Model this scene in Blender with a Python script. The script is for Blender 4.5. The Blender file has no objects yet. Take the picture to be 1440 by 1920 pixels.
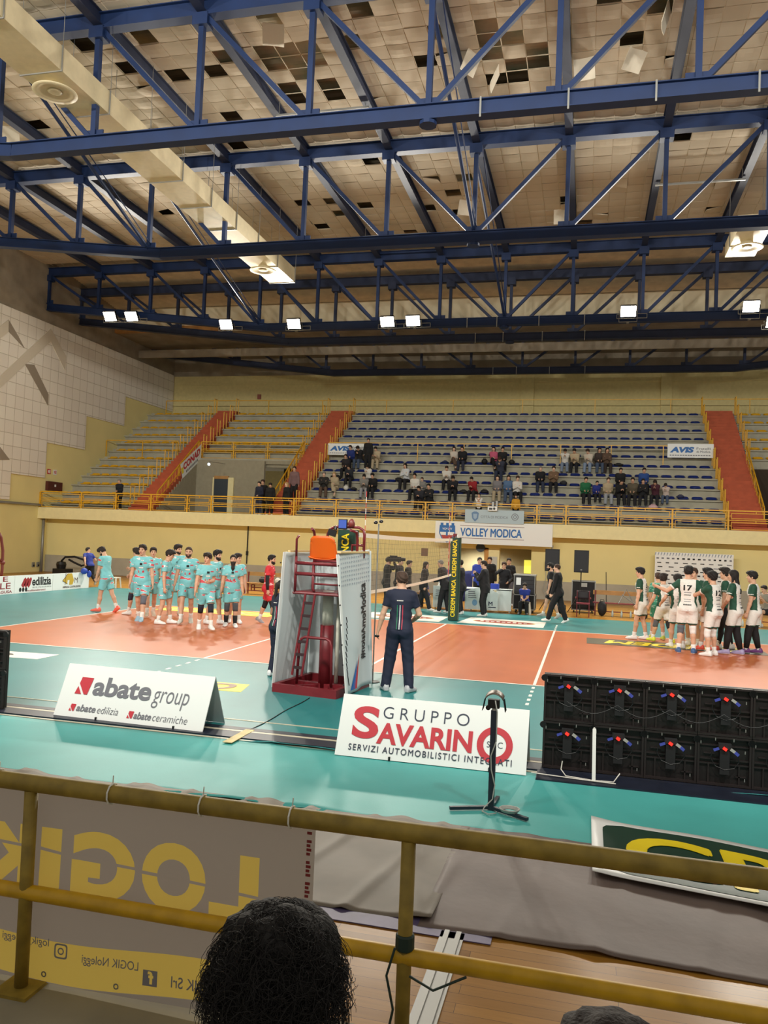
import bpy, bmesh, math, random
import numpy as np
from mathutils import Vector, Matrix
random.seed(7)
S = bpy.context.scene
COL = S.collection
PI = math.pi

# ------------------------------------------------------------------ camera
cam = bpy.data.cameras.new('camera'); cam_o = bpy.data.objects.new('camera', cam); COL.objects.link(cam_o)
CYAW, CPITCH, CROLL = 0.246835, 0.033557, 0.040055
CPOS = Vector((3.769, -13.698, 2.3328))
_f = Vector((-math.sin(CYAW)*math.cos(CPITCH), math.cos(CYAW)*math.cos(CPITCH), math.sin(CPITCH)))
_r = Vector((math.cos(CYAW), math.sin(CYAW), 0)); _u = _r.cross(_f)
_R = _r*math.cos(CROLL)+_u*math.sin(CROLL); _U = _u*math.cos(CROLL)-_r*math.sin(CROLL)
M4 = Matrix(((_R.x,_U.x,-_f.x,CPOS.x),(_R.y,_U.y,-_f.y,CPOS.y),(_R.z,_U.z,-_f.z,CPOS.z),(0,0,0,1)))
cam_o.matrix_world = M4
cam.sensor_fit = 'AUTO'; cam.sensor_width = 36; cam.lens = 1513.86/1920*36
cam.clip_start = 0.05; cam.clip_end = 300
S.camera = cam_o

# ------------------------------------------------------------------ world, exposure
w = bpy.data.worlds.new('world'); S.world = w; w.use_nodes = True
bg = w.node_tree.nodes['Background']; bg.inputs[0].default_value = (1.0, 0.94, 0.84, 1); bg.inputs[1].default_value = 0.42
S.view_settings.view_transform = 'Standard'; S.view_settings.look = 'None'
S.view_settings.gamma = 1; S.view_settings.use_curve_mapping = False
S.view_settings.exposure = -0.15

# ------------------------------------------------------------------ floodlights (their beams; the lamp bodies come with the objects)
FAR_FLOODS = [(-19.1,12.7),(-17.93,12.67),(-12.93,12.14),(-9.55,12.08),(-5.13,12.06),(-3.96,12.07),(5.16,12.22),(9.87,12.27),(10.75,11.62)]
NEAR_FLOODS = [(-15,12.2),(-9,12.2),(-3,12.2),(3,12.2),(9,12.2),(15,12.2)]
def spot(name, loc, aim, power, col, size=130, r=0.25, blend=.6):
    l = bpy.data.lights.new(name, 'SPOT'); l.energy = power; l.color = col; l.spot_size = math.radians(size); l.spot_blend = blend; l.shadow_soft_size = r
    o = bpy.data.objects.new(name, l); COL.objects.link(o); o.location = loc
    o.rotation_euler = (Vector(aim)-Vector(loc)).to_track_quat('-Z','Y').to_euler()
    return o
for x, z in FAR_FLOODS:
    spot('floodlight_beam', (x, 20.45, z-.05), (x*.55, 0.0, 0), 3300, (1,.94,.82))
for x, z in NEAR_FLOODS:
    spot('floodlight_beam', (x, -12.5, z), (x*.8, 14.0, 3.0), 4200, (1,.97,.88), size=108)

# ------------------------------------------------------------------ materials
def lin(c):
    return tuple(((v/255)/12.92 if v/255 <= .04045 else ((v/255+.055)/1.055)**2.4) for v in c)
MATS = {}
def mat(name, rgb, rough=.6, metal=0., spec=.5, var=.0, scale=6., emit=0., bump=0., bscale=40., coat=0., trans=0.):
    if name in MATS: return MATS[name]
    m = bpy.data.materials.new(name); m.use_nodes = True; MATS[name] = m
    nt = m.node_tree; b = nt.nodes['Principled BSDF']
    c = lin(rgb)+(1,)
    b.inputs['Base Color'].default_value = c; b.inputs['Roughness'].default_value = rough
    b.inputs['Metallic'].default_value = metal; b.inputs['Specular IOR Level'].default_value = spec
    if coat: b.inputs['Coat Weight'].default_value = coat; b.inputs['Coat Roughness'].default_value = .15
    if emit: b.inputs['Emission Color'].default_value = c; b.inputs['Emission Strength'].default_value = emit
    if var or bump:
        tc = nt.nodes.new('ShaderNodeTexCoord')
        n = nt.nodes.new('ShaderNodeTexNoise'); n.inputs['Scale'].default_value = scale; n.inputs['Detail'].default_value = 5
        nt.links.new(tc.outputs['Object'], n.inputs['Vector'])
        if var:
            r = nt.nodes.new('ShaderNodeMapRange'); r.inputs['From Min'].default_value = .3; r.inputs['From Max'].default_value = .7
            r.inputs['To Min'].default_value = 1-var; r.inputs['To Max'].default_value = 1+var
            nt.links.new(n.outputs['Fac'], r.inputs['Value'])
            mx = nt.nodes.new('ShaderNodeVectorMath'); mx.operation = 'SCALE'; mx.inputs[0].default_value = c[:3]
            nt.links.new(r.outputs[0], mx.inputs['Scale']); nt.links.new(mx.outputs[0], b.inputs['Base Color'])
        if bump:
            n2 = nt.nodes.new('ShaderNodeTexNoise'); n2.inputs['Scale'].default_value = bscale; n2.inputs['Detail'].default_value = 3
            nt.links.new(tc.outputs['Object'], n2.inputs['Vector'])
            bp = nt.nodes.new('ShaderNodeBump'); bp.inputs['Strength'].default_value = bump; bp.inputs['Distance'].default_value = .02
            nt.links.new(n2.outputs['Fac'], bp.inputs['Height']); nt.links.new(bp.outputs[0], b.inputs['Normal'])
    if trans:
        t = nt.nodes.new('ShaderNodeBsdfTranslucent'); t.inputs[0].default_value = c
        mxs = nt.nodes.new('ShaderNodeMixShader'); mxs.inputs[0].default_value = trans
        nt.links.new(b.outputs[0], mxs.inputs[1]); nt.links.new(t.outputs[0], mxs.inputs[2])
        nt.links.new(mxs.outputs[0], nt.nodes['Material Output'].inputs['Surface'])
    return m
def ramp(nt, stops, interp='CONSTANT'):
    r = nt.nodes.new('ShaderNodeValToRGB'); r.color_ramp.interpolation = interp
    e = r.color_ramp.elements
    while len(e) < len(stops): e.new(.5)
    for el, (p, c) in zip(e, stops): el.position = p; el.color = lin(c)+(1,)
    return r
def wood_mat(name, c1, c2, plank=(.09, 1.6), rough=.25):
    m = bpy.data.materials.new(name); m.use_nodes = True; MATS[name] = m
    nt = m.node_tree; b = nt.nodes['Principled BSDF']; b.inputs['Roughness'].default_value = rough; b.inputs['Specular IOR Level'].default_value = .1
    tc = nt.nodes.new('ShaderNodeTexCoord'); br = nt.nodes.new('ShaderNodeTexBrick')
    br.inputs['Scale'].default_value = 1; br.inputs['Brick Width'].default_value = plank[1]; br.inputs['Row Height'].default_value = plank[0]
    br.inputs['Mortar Size'].default_value = .0012; br.inputs['Color1'].default_value = lin(c1)+(1,); br.inputs['Color2'].default_value = lin(c2)+(1,)
    br.inputs['Mortar'].default_value = lin((52,34,18))+(1,)
    nt.links.new(tc.outputs['Object'], br.inputs['Vector'])
    mp = nt.nodes.new('ShaderNodeMapping'); mp.inputs['Scale'].default_value = (1.5, 22, 1); nt.links.new(tc.outputs['Object'], mp.inputs['Vector'])
    n = nt.nodes.new('ShaderNodeTexNoise'); n.inputs['Scale'].default_value = 2; n.inputs['Detail'].default_value = 6; nt.links.new(mp.outputs[0], n.inputs['Vector'])
    mx = nt.nodes.new('ShaderNodeMix'); mx.data_type = 'RGBA'; mx.blend_type = 'MULTIPLY'; mx.inputs[0].default_value = .35
    nt.links.new(br.outputs['Color'], mx.inputs[6]); nt.links.new(n.outputs['Fac'], mx.inputs[7]); nt.links.new(mx.outputs[2], b.inputs['Base Color'])
    rr = nt.nodes.new('ShaderNodeMapRange'); rr.inputs['To Min'].default_value = rough-.08; rr.inputs['To Max'].default_value = rough+.15
    n3 = nt.nodes.new('ShaderNodeTexNoise'); n3.inputs['Scale'].default_value = 1.5; nt.links.new(tc.outputs['Object'], n3.inputs['Vector'])
    nt.links.new(n3.outputs['Fac'], rr.inputs['Value']); nt.links.new(rr.outputs[0], b.inputs['Roughness'])
    return m
def kit_mat(name, base, streaks, sc=5., thr=.6, white=(235,240,240)):
    """printed team kit: base colour with slanted coloured flashes and white flecks"""
    m = bpy.data.materials.new(name); m.use_nodes = True; MATS[name] = m
    nt = m.node_tree; b = nt.nodes['Principled BSDF']; b.inputs['Roughness'].default_value = .75
    tc = nt.nodes.new('ShaderNodeTexCoord'); mp = nt.nodes.new('ShaderNodeMapping')
    mp.inputs['Rotation'].default_value = (.5, .7, .3); mp.inputs['Scale'].default_value = (1, 1, 3.2)
    nt.links.new(tc.outputs['Object'], mp.inputs['Vector'])
    n = nt.nodes.new('ShaderNodeTexNoise'); n.inputs['Scale'].default_value = sc; n.inputs['Detail'].default_value = 1.5
    nt.links.new(mp.outputs[0], n.inputs['Vector'])
    r = ramp(nt, [(0, base), (thr-.02, white), (thr, streaks), (thr+.09, base)])
    nt.links.new(n.outputs['Fac'], r.inputs[0])
    n2 = nt.nodes.new('ShaderNodeTexNoise'); n2.inputs['Scale'].default_value = sc*3.1; nt.links.new(mp.outputs[0], n2.inputs['Vector'])
    r2 = ramp(nt, [(0, (255,255,255)), (.62, (225,238,240))]); nt.links.new(n2.outputs['Fac'], r2.inputs[0])
    mx = nt.nodes.new('ShaderNodeMix'); mx.data_type = 'RGBA'; mx.blend_type = 'MULTIPLY'; mx.inputs[0].default_value = .6
    nt.links.new(r.outputs[0], mx.inputs[6]); nt.links.new(r2.outputs[0], mx.inputs[7]); nt.links.new(mx.outputs[2], b.inputs['Base Color'])
    return m

# ------------------------------------------------------------------ mesh helpers
class MB:
    def __init__(s): s.v = []; s.f = []; s.m = []
    def add(s, verts, faces, m=0):
        o = len(s.v); s.v += [tuple(p) for p in verts]; s.f += [tuple(i+o for i in f) for f in faces]; s.m += [m]*len(faces); return s
    def bx(s, x0, x1, y0, y1, z0, z1, m=0, rot=None, piv=None):
        v = [(x0,y0,z0),(x1,y0,z0),(x1,y1,z0),(x0,y1,z0),(x0,y0,z1),(x1,y0,z1),(x1,y1,z1),(x0,y1,z1)]
        if rot is not None:
            p = Vector(piv if piv else ((x0+x1)/2,(y0+y1)/2,(z0+z1)/2)); v = [tuple(rot @ (Vector(q)-p)+p) for q in v]
        return s.add(v, [(0,3,2,1),(4,5,6,7),(0,1,5,4),(1,2,6,5),(2,3,7,6),(3,0,4,7)], m)
    def beam(s, a, b, w, h, up=(0,0,1), m=0):
        a = Vector(a); b = Vector(b); d = (b-a).normalized(); u = Vector(up)
        sd = d.cross(u)
        if sd.length < 1e-4: sd = d.cross(Vector((0,1,0)))
        sd.normalize(); u = sd.cross(d).normalized()
        c = [(-w/2,-h/2),(w/2,-h/2),(w/2,h/2),(-w/2,h/2)]
        v = [a+sd*p+u*q for p,q in c]+[b+sd*p+u*q for p,q in c]
        return s.add(v, [(3,2,1,0),(4,5,6,7),(0,1,5,4),(1,2,6,5),(2,3,7,6),(3,0,4,7)], m)
    def tube(s, pts, r, n=8, m=0, caps=True, rs=None):
        pts = [Vector(p) for p in pts]; V = []; F = []
        prev = None
        for i, p in enumerate(pts):
            t = (pts[min(i+1,len(pts)-1)]-pts[max(i-1,0)]).normalized()
            if prev is None:
                a = t.cross(Vector((0,0,1)))
                if a.length < 1e-3: a = t.cross(Vector((0,1,0)))
            else: a = prev-t*prev.dot(t)
            a.normalize(); prev = a; b = t.cross(a)
            rr = rs[i] if rs else r
            for k in range(n):
                q = 2*PI*k/n; V.append(p+(a*math.cos(q)+b*math.sin(q))*rr)
        for i in range(len(pts)-1):
            for k in range(n):
                F.append((i*n+k, i*n+(k+1)%n, (i+1)*n+(k+1)%n, (i+1)*n+k))
        if caps: F.append(tuple(range(n))[::-1]); F.append(tuple((len(pts)-1)*n+k for k in range(n)))
        return s.add(V, F, m)
    def prism(s, poly, vec, m=0):
        n = len(poly); vec = Vector(vec); P = [Vector(p) for p in poly]
        V = P+[p+vec for p in P]
        F = [tuple(range(n))[::-1], tuple(range(n,2*n))]+[(i,(i+1)%n,n+(i+1)%n,n+i) for i in range(n)]
        return s.add(V, F, m)
    def lathe(s, prof, c=(0,0,0), n=16, m=0, axis='z'):
        V = []; F = []
        for r, z in prof:
            for k in range(n):
                a = 2*PI*k/n; q = (r*math.cos(a), r*math.sin(a), z)
                if axis == 'y': q = (q[0], q[2], -q[1])
                if axis == 'x': q = (q[2], q[0], q[1])
                V.append((c[0]+q[0], c[1]+q[1], c[2]+q[2]))
        L = len(prof)
        for i in range(L-1):
            for k in range(n): F.append((i*n+k, i*n+(k+1)%n, (i+1)*n+(k+1)%n, (i+1)*n+k))
        F.append(tuple(range(n))[::-1]); F.append(tuple((L-1)*n+k for k in range(n)))
        return s.add(V, F, m)
    def grid(s, fn, nu, nv, m=0):
        V = [fn(i/nu, j/nv) for j in range(nv+1) for i in range(nu+1)]
        F = [(j*(nu+1)+i, j*(nu+1)+i+1, (j+1)*(nu+1)+i+1, (j+1)*(nu+1)+i) for j in range(nv) for i in range(nu)]
        return s.add(V, F, m)
    def sheet(s, fn, nu, nv, th, m=0):
        """closed sheet with thickness th along local normal"""
        top = {}; V = []; 
        P = [[Vector(fn(i/nu, j/nv)) for i in range(nu+1)] for j in range(nv+1)]
        N = [[None]*(nu+1) for _ in range(nv+1)]
        for j in range(nv+1):
            for i in range(nu+1):
                du = P[j][min(i+1,nu)]-P[j][max(i-1,0)]; dv = P[min(j+1,nv)][i]-P[max(j-1,0)][i]
                n = du.cross(dv); n.normalize(); N[j][i] = n
        W = nu+1; H = nv+1
        V = [P[j][i] for j in range(H) for i in range(W)]+[P[j][i]-N[j][i]*th for j in range(H) for i in range(W)]
        o = W*H; F = []
        for j in range(nv):
            for i in range(nu):
                a, b, c, d = j*W+i, j*W+i+1, (j+1)*W+i+1, (j+1)*W+i
                F.append((a,b,c,d)); F.append((o+d,o+c,o+b,o+a))
        for i in range(nu):
            F.append((i, o+i, o+i+1, i+1)); k = nv*W
            F.append((k+i, k+i+1, o+k+i+1, o+k+i))
        for j in range(nv):
            F.append((j*W, (j+1)*W, o+(j+1)*W, o+j*W)); k = nu
            F.append((j*W+k, o+j*W+k, o+(j+1)*W+k, (j+1)*W+k))
        return s.add(V, F, m)
    def ball(s, c, r, n=10, m=0):
        r = (r,r,r) if not hasattr(r,'__len__') else r
        L = n//2; V = []; F = []
        for i in range(1, L):
            t = PI*i/L
            for k in range(n):
                a = 2*PI*k/n; V.append((c[0]+r[0]*math.sin(t)*math.cos(a), c[1]+r[1]*math.sin(t)*math.sin(a), c[2]-r[2]*math.cos(t)))
        for i in range(L-2):
            for k in range(n): F.append((i*n+k, i*n+(k+1)%n, (i+1)*n+(k+1)%n, (i+1)*n+k))
        b = len(V); V += [(c[0],c[1],c[2]-r[2]), (c[0],c[1],c[2]+r[2])]
        for k in range(n): F.append((b, (k+1)%n, k)); F.append((b+1, (L-2)*n+k, (L-2)*n+(k+1)%n))
        return s.add(V, F, m)
    def build(s, name, mats, parent=None, loc=(0,0,0), smooth=False, **kw):
        if not isinstance(mats, (list, tuple)): mats = [mats]
        me = bpy.data.meshes.new(name); L = Vector(loc)
        v = s.v if L.length == 0 else [(p[0]-L.x, p[1]-L.y, p[2]-L.z) for p in s.v]
        me.from_pydata(v, [], s.f)
        for m_ in mats: me.materials.append(m_)
        if len(mats) > 1: me.polygons.foreach_set('material_index', np.array(s.m, dtype=np.int32))
        if smooth: me.polygons.foreach_set('use_smooth', np.array([len(f) < 5 for f in s.f]))
        me.update()
        o = bpy.data.objects.new(name, me); COL.objects.link(o); o.location = loc
        if parent is not None: o.parent = parent
        return tag(o, **kw)
def tag(o, label=None, cat=None, group=None, kind=None):
    if label: o['label'] = label
    if cat: o['category'] = cat
    if group: o['group'] = group
    if kind: o['kind'] = kind
    return o
def empty(name, loc=(0,0,0), rz=0., **kw):
    o = bpy.data.objects.new(name, None); COL.objects.link(o); o.location = loc; o.rotation_euler = (0,0,rz); o.empty_display_size = .2
    return tag(o, **kw)
def copy_tree(o, parent=None):
    c = o.copy(); COL.objects.link(c)
    if parent is not None: c.parent = parent
    for ch in list(o.children): copy_tree(ch, c)
    return c
_tc = {}
def text_geo(s, bold=0., shear=0., sp=1.):
    k = (s,bold,shear,sp)
    if k in _tc: return _tc[k]
    cu = bpy.data.curves.new('t','FONT'); cu.body = s; cu.size = 1; cu.offset = 0 if ('M' in s and bold > 0) else bold; cu.shear = shear; cu.space_character = sp; cu.resolution_u = 6
    o = bpy.data.objects.new('t', cu); COL.objects.link(o)
    bpy.context.view_layer.update()
    me = bpy.data.meshes.new_from_object(o.evaluated_get(bpy.context.evaluated_depsgraph_get()))
    v = np.array([p.co[:2] for p in me.vertices], dtype=float); f = [tuple(p.vertices) for p in me.polygons]
    bpy.data.objects.remove(o); bpy.data.curves.remove(cu); bpy.data.meshes.remove(me)
    if 'M' in s and bold > 0:      # the outline offset breaks on an M: thicken with shifted copies instead
        n = len(v); sh = [(0,0),(bold,0),(-bold,0),(0,bold*.8),(0,-bold*.8),(bold*.7,bold*.6),(-bold*.7,-bold*.6),(bold*.7,-bold*.6),(-bold*.7,bold*.6)]
        f = [tuple(i+n*j for i in g) for j in range(len(sh)) for g in f]; v = np.concatenate([np.c_[v+np.array(d), np.full(n, .0004*j)] for j, d in enumerate(sh)])
    _tc[k] = (v, f); return _tc[k]
def text_fine(s, bold=0., cut=.09):
    v, f = text_geo(s, bold); bm = bmesh.new(); vs = [bm.verts.new((p[0],p[1],0)) for p in v]
    for g in f:
        try: bm.faces.new([vs[i] for i in g])
        except ValueError: pass
    bmesh.ops.triangulate(bm, faces=bm.faces[:])
    for _ in range(4):
        E = [e for e in bm.edges if e.calc_length() > cut]
        if not E: break
        bmesh.ops.subdivide_edges(bm, edges=E, cuts=1); bmesh.ops.triangulate(bm, faces=bm.faces[:])
    bm.verts.index_update(); out = (np.array([p.co[:2] for p in bm.verts]), [tuple(q.index for q in g.verts) for g in bm.faces]); bm.free(); return out
def text(mb, s, P, right, up, w=None, h=None, m=0, bold=.0, shear=0., sp=1., both=0.):
    """letters printed on a surface, lower-left corner P, box w x h; both = sheet thickness when the print shows on either side"""
    v, f = text_geo(s, bold, shear, sp)
    lo = v.min(0); sz = v.max(0)-lo
    sx = w/sz[0] if w else h/sz[1]; sy = h/sz[1] if h else sx
    P = Vector(P); R = Vector(right).normalized(); U = Vector(up).normalized(); N = R.cross(U)
    V = [P+R*((p[0]-lo[0])*sx)+U*((p[1]-lo[1])*sy)+N*(p[2] if len(p) > 2 else 0) for p in v]
    mb.add(V, f, m)
    if both: mb.add([q-N*both for q in V], [g[::-1] for g in f], m)
    return mb
# ================================================================== palette
M_wood = wood_mat('parquet', (186,134,58), (158,110,44), rough=.28)
M_teal = mat('teal_vinyl', (28,118,120), .40, var=.10, scale=.9, bump=.05, bscale=60)
M_orange = mat('orange_vinyl', (194,104,60), .33, var=.07, scale=.8, bump=.05, bscale=60)
M_line = mat('line_white', (236,232,222), .4)
M_navy = mat('navy_strip', (24,30,46), .45, var=.2)
M_tarp = mat('grey_tarpaulin', (112,98,92), .6, var=.12, scale=2, bump=.15, bscale=9)
M_conc = mat('concrete', (150,142,120), .85, var=.15, scale=3)
M_concd = mat('dark_concrete', (150,138,120), .9, var=.2, scale=1.2)
M_ywall = mat('yellow_plaster', (232,218,154), .8, var=.04, scale=.7)
M_grey = mat('grey_paint', (176,168,150), .75, var=.08, scale=2)
M_cream = mat('cream_paint', (236,224,172), .8, var=.04)
M_stair = mat('orange_red_paint', (184,88,56), .75, var=.12, scale=3)
M_yel = mat('yellow_metal', (222,168,34), .4, var=.1, scale=8)
M_step = mat('step_concrete', (172,168,150), .85, var=.12, scale=2)
M_blue = mat('blue_steel', (12,40,84), .6, var=.12, scale=2)
M_bluedk = mat('dark_blue_steel', (36,46,74), .65, var=.15, scale=2)
M_tile = mat('ceiling_tile', (200,186,164), .9, var=.06, scale=.35)
M_deck = mat('brown_deck', (206,192,166), .8, var=.15, scale=2)
M_galv = mat('galvanised', (150,150,146), .45, metal=.5)
M_duct = mat('duct_paint', (214,200,164), .6, var=.05)
M_white = mat('white_board', (236,238,236), .45)
M_black = mat('black_plastic', (18,18,20), .45)
M_blackm = mat('black_matt', (24,24,26), .75, var=.2)
M_red = mat('sign_red', (196,44,58), .5)
M_grn = mat('dark_green', (20,58,44), .5)
M_ylt = mat('sign_yellow', (240,214,30), .5)
M_bluep = mat('sign_blue', (30,104,178), .5)
M_greyp = mat('sign_grey', (112,112,120), .5)
M_navyp = mat('sign_navy', (40,48,72), .5)
M_burg = mat('burgundy_steel', (112,28,36), .4, var=.1)
M_plywood = mat('bench_wood', (176,128,70), .5, var=.15, scale=5)
def panel_mat():
    m = bpy.data.materials.new('white_acoustic_panel'); m.use_nodes = True
    nt = m.node_tree; b = nt.nodes['Principled BSDF']; b.inputs['Roughness'].default_value = .8
    tc = nt.nodes.new('ShaderNodeTexCoord'); sp = nt.nodes.new('ShaderNodeSeparateXYZ'); cb = nt.nodes.new('ShaderNodeCombineXYZ')
    nt.links.new(tc.outputs['Object'], sp.inputs[0]); nt.links.new(sp.outputs[1], cb.inputs[0]); nt.links.new(sp.outputs[2], cb.inputs[1])
    br = nt.nodes.new('ShaderNodeTexBrick'); br.offset = 0; br.inputs['Scale'].default_value = 1
    br.inputs['Brick Width'].default_value = .62; br.inputs['Row Height'].default_value = .605; br.inputs['Mortar Size'].default_value = .014; br.inputs['Mortar Smooth'].default_value = .3
    br.inputs['Color1'].default_value = lin((240,234,222))+(1,); br.inputs['Color2'].default_value = lin((234,226,214))+(1,); br.inputs['Mortar'].default_value = lin((190,178,160))+(1,)
    nt.links.new(cb.outputs[0], br.inputs['Vector']); nt.links.new(br.outputs['Color'], b.inputs['Base Color'])
    bp = nt.nodes.new('ShaderNodeBump'); bp.inputs['Strength'].default_value = .5; bp.inputs['Distance'].default_value = .02; bp.invert = True
    nt.links.new(br.outputs['Fac'], bp.inputs['Height']); nt.links.new(bp.outputs[0], b.inputs['Normal'])
    return m
M_panel = panel_mat()
ST = dict(kind='structure')
XL, XR, YW, YF, YB, ZB = -23.0, 18.5, 22.15, 21.4, 34.3, 3.23
# ================================================================== floor
MB().bx(XL-.1, XR, -10.95, YW+2.6, -.2, 0).build('floor', M_wood, **ST)
def wavy(x): return .03*math.sin(x*1.7)+.02*math.sin(x*4.3+1)+.015*math.sin(x*9)
def teal_fn(u, v, near=False):
    x = -14.85+u*(13.6+14.85); y0 = -7.13+wavy(x) if near else -5.2; y1 = 13.6 if x > -3 else 14.6
    if near: y1 = -5.17
    y = y0+(y1-y0)*v**(1 if near else 1.6)
    lift = .03*max(0, math.sin(x*1.3+.5))**4*math.exp(-v*60) + .012*math.exp(-((x-.9+.55*(y+6))/.1)**2)*(1 if y < -4.9 else 0)
    return (x, y, .006+lift)
MB().sheet(teal_fn, 240, 26, .006).build('floor_teal', M_teal, smooth=True, **ST)
MB().sheet(lambda u,v: teal_fn(u,v,True), 240, 12, .006).build('floor_teal_strip', mat('pale_teal_vinyl', (78,172,168), .5, spec=.35, var=.08, scale=1.2, bump=.05, bscale=60), smooth=True, **ST)
MB().bx(-9, 9, 0, 9, .004, .0105).build('floor_orange', M_orange, **ST)
b = MB(); h0, h1 = .0102, .0125
for x in (-9, -3, 0, 3, 9):
    b.bx(x-.025, x+.025, 0, 9, h0, h1)
for y in (0, 9): b.bx(-9, 9, y-.025, y+.025, h0, h1)
for x in (-3, 3):
    for k in range(5):
        b.bx(x-.025, x+.025, -.3-k*.35, -.15-k*.35, .0062, .009); b.bx(x-.025, x+.025, 9.15+k*.35, 9.3+k*.35, .0062, .009)
b.build('floor_lines', M_line, **ST)
# strips the boards stand on
b = MB(); b.bx(-14, 9, -5.12, -4.86, .004, .022); b.bx(-14, 9, -4.75, -4.62, .004, .014)
b.bx(-14, 9, -4.86, -4.80, .004, .024, 1); b.bx(-14, 9, -5.19, -5.15, .004, .012, 1); b.bx(-14, 9, -4.28, -4.25, .006, .012, 1)
b.bx(3.35, 9, -5.45, -5.12, .004, .02)
b.build('trim_1', [M_navy, mat('strip_edge', (190,182,160), .4)], **ST)
# tarpaulins in front of the court edge
def tarp_fn(x0, x1, y0, y1, ph, amp):
    def f(u, v):
        x = x0+(x1-x0)*u; y = y0+(y1-y0)*v+.02*math.sin(x*2+ph)
        z = .012+amp*(max(0,math.sin((x+.28*(y+8))*5.3+ph))**6)+amp*.6*max(0,math.sin((x-.2*y)*11+ph*2))**8+.004*math.sin(y*9+x*3)
        return (x, y, z)
    return f
tag(MB().sheet(tarp_fn(2.85, 9, -8.83, -7.05, 1.1, .011), 160, 26, .006).build('tarpaulin', M_tarp, smooth=True), 'mauve-grey tarpaulin spread flat between teal floor edge and wood floor', 'tarpaulin')
tag(MB().sheet(tarp_fn(-2.5, 2.92, -8.74, -7.02, .2, .030), 200, 26, .006).build('tarpaulin', mat('pale_tarpaulin', (124,115,102), .6, var=.12, scale=3), smooth=True), 'paler creased grey tarpaulin lying beside the hanging banner', 'tarpaulin')
tag(MB().bx(-2.5, 3.3, -8.9, -8.71, .002, .008).build('underlay', mat('violet_underlay', (92,82,120), .5, var=.2)), 'violet underlay edge showing below the paler tarpaulin', 'underlay')
# metal channel in the parquet
b = MB(); b.bx(3.0, 3.14, -10.9, -8.82, .0, .008); b.bx(3.02, 3.05, -10.9, -8.82, .008, .016); b.bx(3.09, 3.12, -10.9, -8.82, .008, .016)
b.build('trim_2', M_galv, **ST)
# near ledge we look over
b = MB(); b.bx(-6, 12, -16.5, -10.95, 0, .66); b.build('floor_ledge', M_conc, **ST)
b = MB(); b.bx(-6, 12, -14.2, -12.45, .66, .76); b.bx(-6, 12, -16.5, -14.2, .66, 1.06); b.build('floor_step', M_conc, **ST)
# ================================================================== far wall under the balcony
b = MB(); D0, D1, DT = -2.62, 1.45, 2.13
b.bx(XL, D0, YW, YW+.25, 0, 2.75); b.bx(D1, XR, YW, YW+.25, 0, 2.75); b.bx(D0, D1, YW, YW+.25, DT, 2.75)
b.build('wall_far', M_ywall, **ST)
b = MB(); b.bx(XL, D0, YW-.012, YW, 0, .86); b.bx(D1, XR, YW-.012, YW, 0, .80); b.build('trim_3', M_grey, **ST)
b = MB(); b.bx(XL, XR, YW-.05, YW, .0, .1); b.bx(D0, D1, YW-.06, YW-.01, 0, .1, 0)
# recess behind the opening: lit doorway on the left, pillar, grey lobby on the right
b = MB(); b.bx(D0-.3, D1+.3, YW+2.4, YW+2.5, 0, 2.4); b.bx(D0-.3, D0-.2, YW+.2, YW+2.5, 0, 2.4); b.bx(D1+.2, D1+.3, YW+.2, YW+2.5, 0, 2.4); b.bx(D0-.3, D1+.3, YW+.2, YW+2.5, DT+.1, DT+.2)
b.build('wall_lobby', mat('lobby_grey', (150,142,120), .8), **ST)
b = MB(); b.bx(-.42, .06, YW+.02, YW+.5, 0, DT); b.bx(D0, -1.9, YW+.06, YW+.3, 0, DT); b.build('column_cream', M_cream, **ST)
b = MB(); b.bx(-.62, -.42, YW+.1, YW+.24, 0, DT, 0); b.bx(-1.9, -1.8, YW+.1, YW+.24, 0, DT, 1); b.bx(-1.9, -.42, YW+.1, YW+.24, DT-.06, DT, 1)
b.build('door_1', [mat('door_wood', (196,140,60), .5), M_cream], **ST)
spot('lobby_lamp', (-1.1, YW+1.2, 2.1), (-1.1, YW+1.5, 0), 500, (1,.95,.72), size=160, r=.3)
b = MB(); b.bx(.98, 1.42, YW+2.36, YW+2.4, 1.0, 1.62); b.build('window_1', mat('lit_window', (240,236,90), .5, emit=.9), **ST)
# balcony slab and fascia
b = MB(); b.bx(XL, XR, YF+.12, 27.5, ZB-.25, ZB, 0); b.bx(XL, XR, YF, YF+.12, 2.69, ZB+.02, 1); b.bx(XL, XR, YF+.12, YW, 2.69, 2.75, 1)
b.build('floor_balcony', [M_step, M_cream], **ST)
# ================================================================== side wall
b = MB(); b.bx(XL-.25, XL, -6, YB, 0, 12.55, 0); b.bx(XL-.25, XL, -6, YB, 12.55, 16.5, 1)
b.build('wall_left', [M_ywall, M_concd], **ST)
poly = [(5,12.55),(34.2,12.55),(34.2,10.15),(28.6,10.15),(28.6,8.4),(24.9,8.4),(24.9,6.55),(21.72,6.55),(21.72,4.75),(19.2,4.75),(19.2,3.5),(5,3.5)]
b = MB(); b.prism([(XL,y,z) for y,z in poly][::-1], (.08,0,0)); b.build('wall_left_panels', M_panel, **ST)
CH = [[(17.9,11.47),(18.44,11.94),(18.48,11.37),(17.95,10.93)],[(18.44,11.94),(18.52,11.38),(19.64,10.87),(19.15,11.34)],[(18.08,9.19),(21.49,12.32),(21.54,11.68),(18.13,8.65)],[(21.49,12.32),(21.54,11.68),(22.81,10.45),(22.84,11.22)],[(19.74,10.13),(20.39,10.23),(21.6,8.97),(21.6,8.42)],[(18.35,5.91),(19.03,5.39),(18.39,5.32)]]
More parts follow.
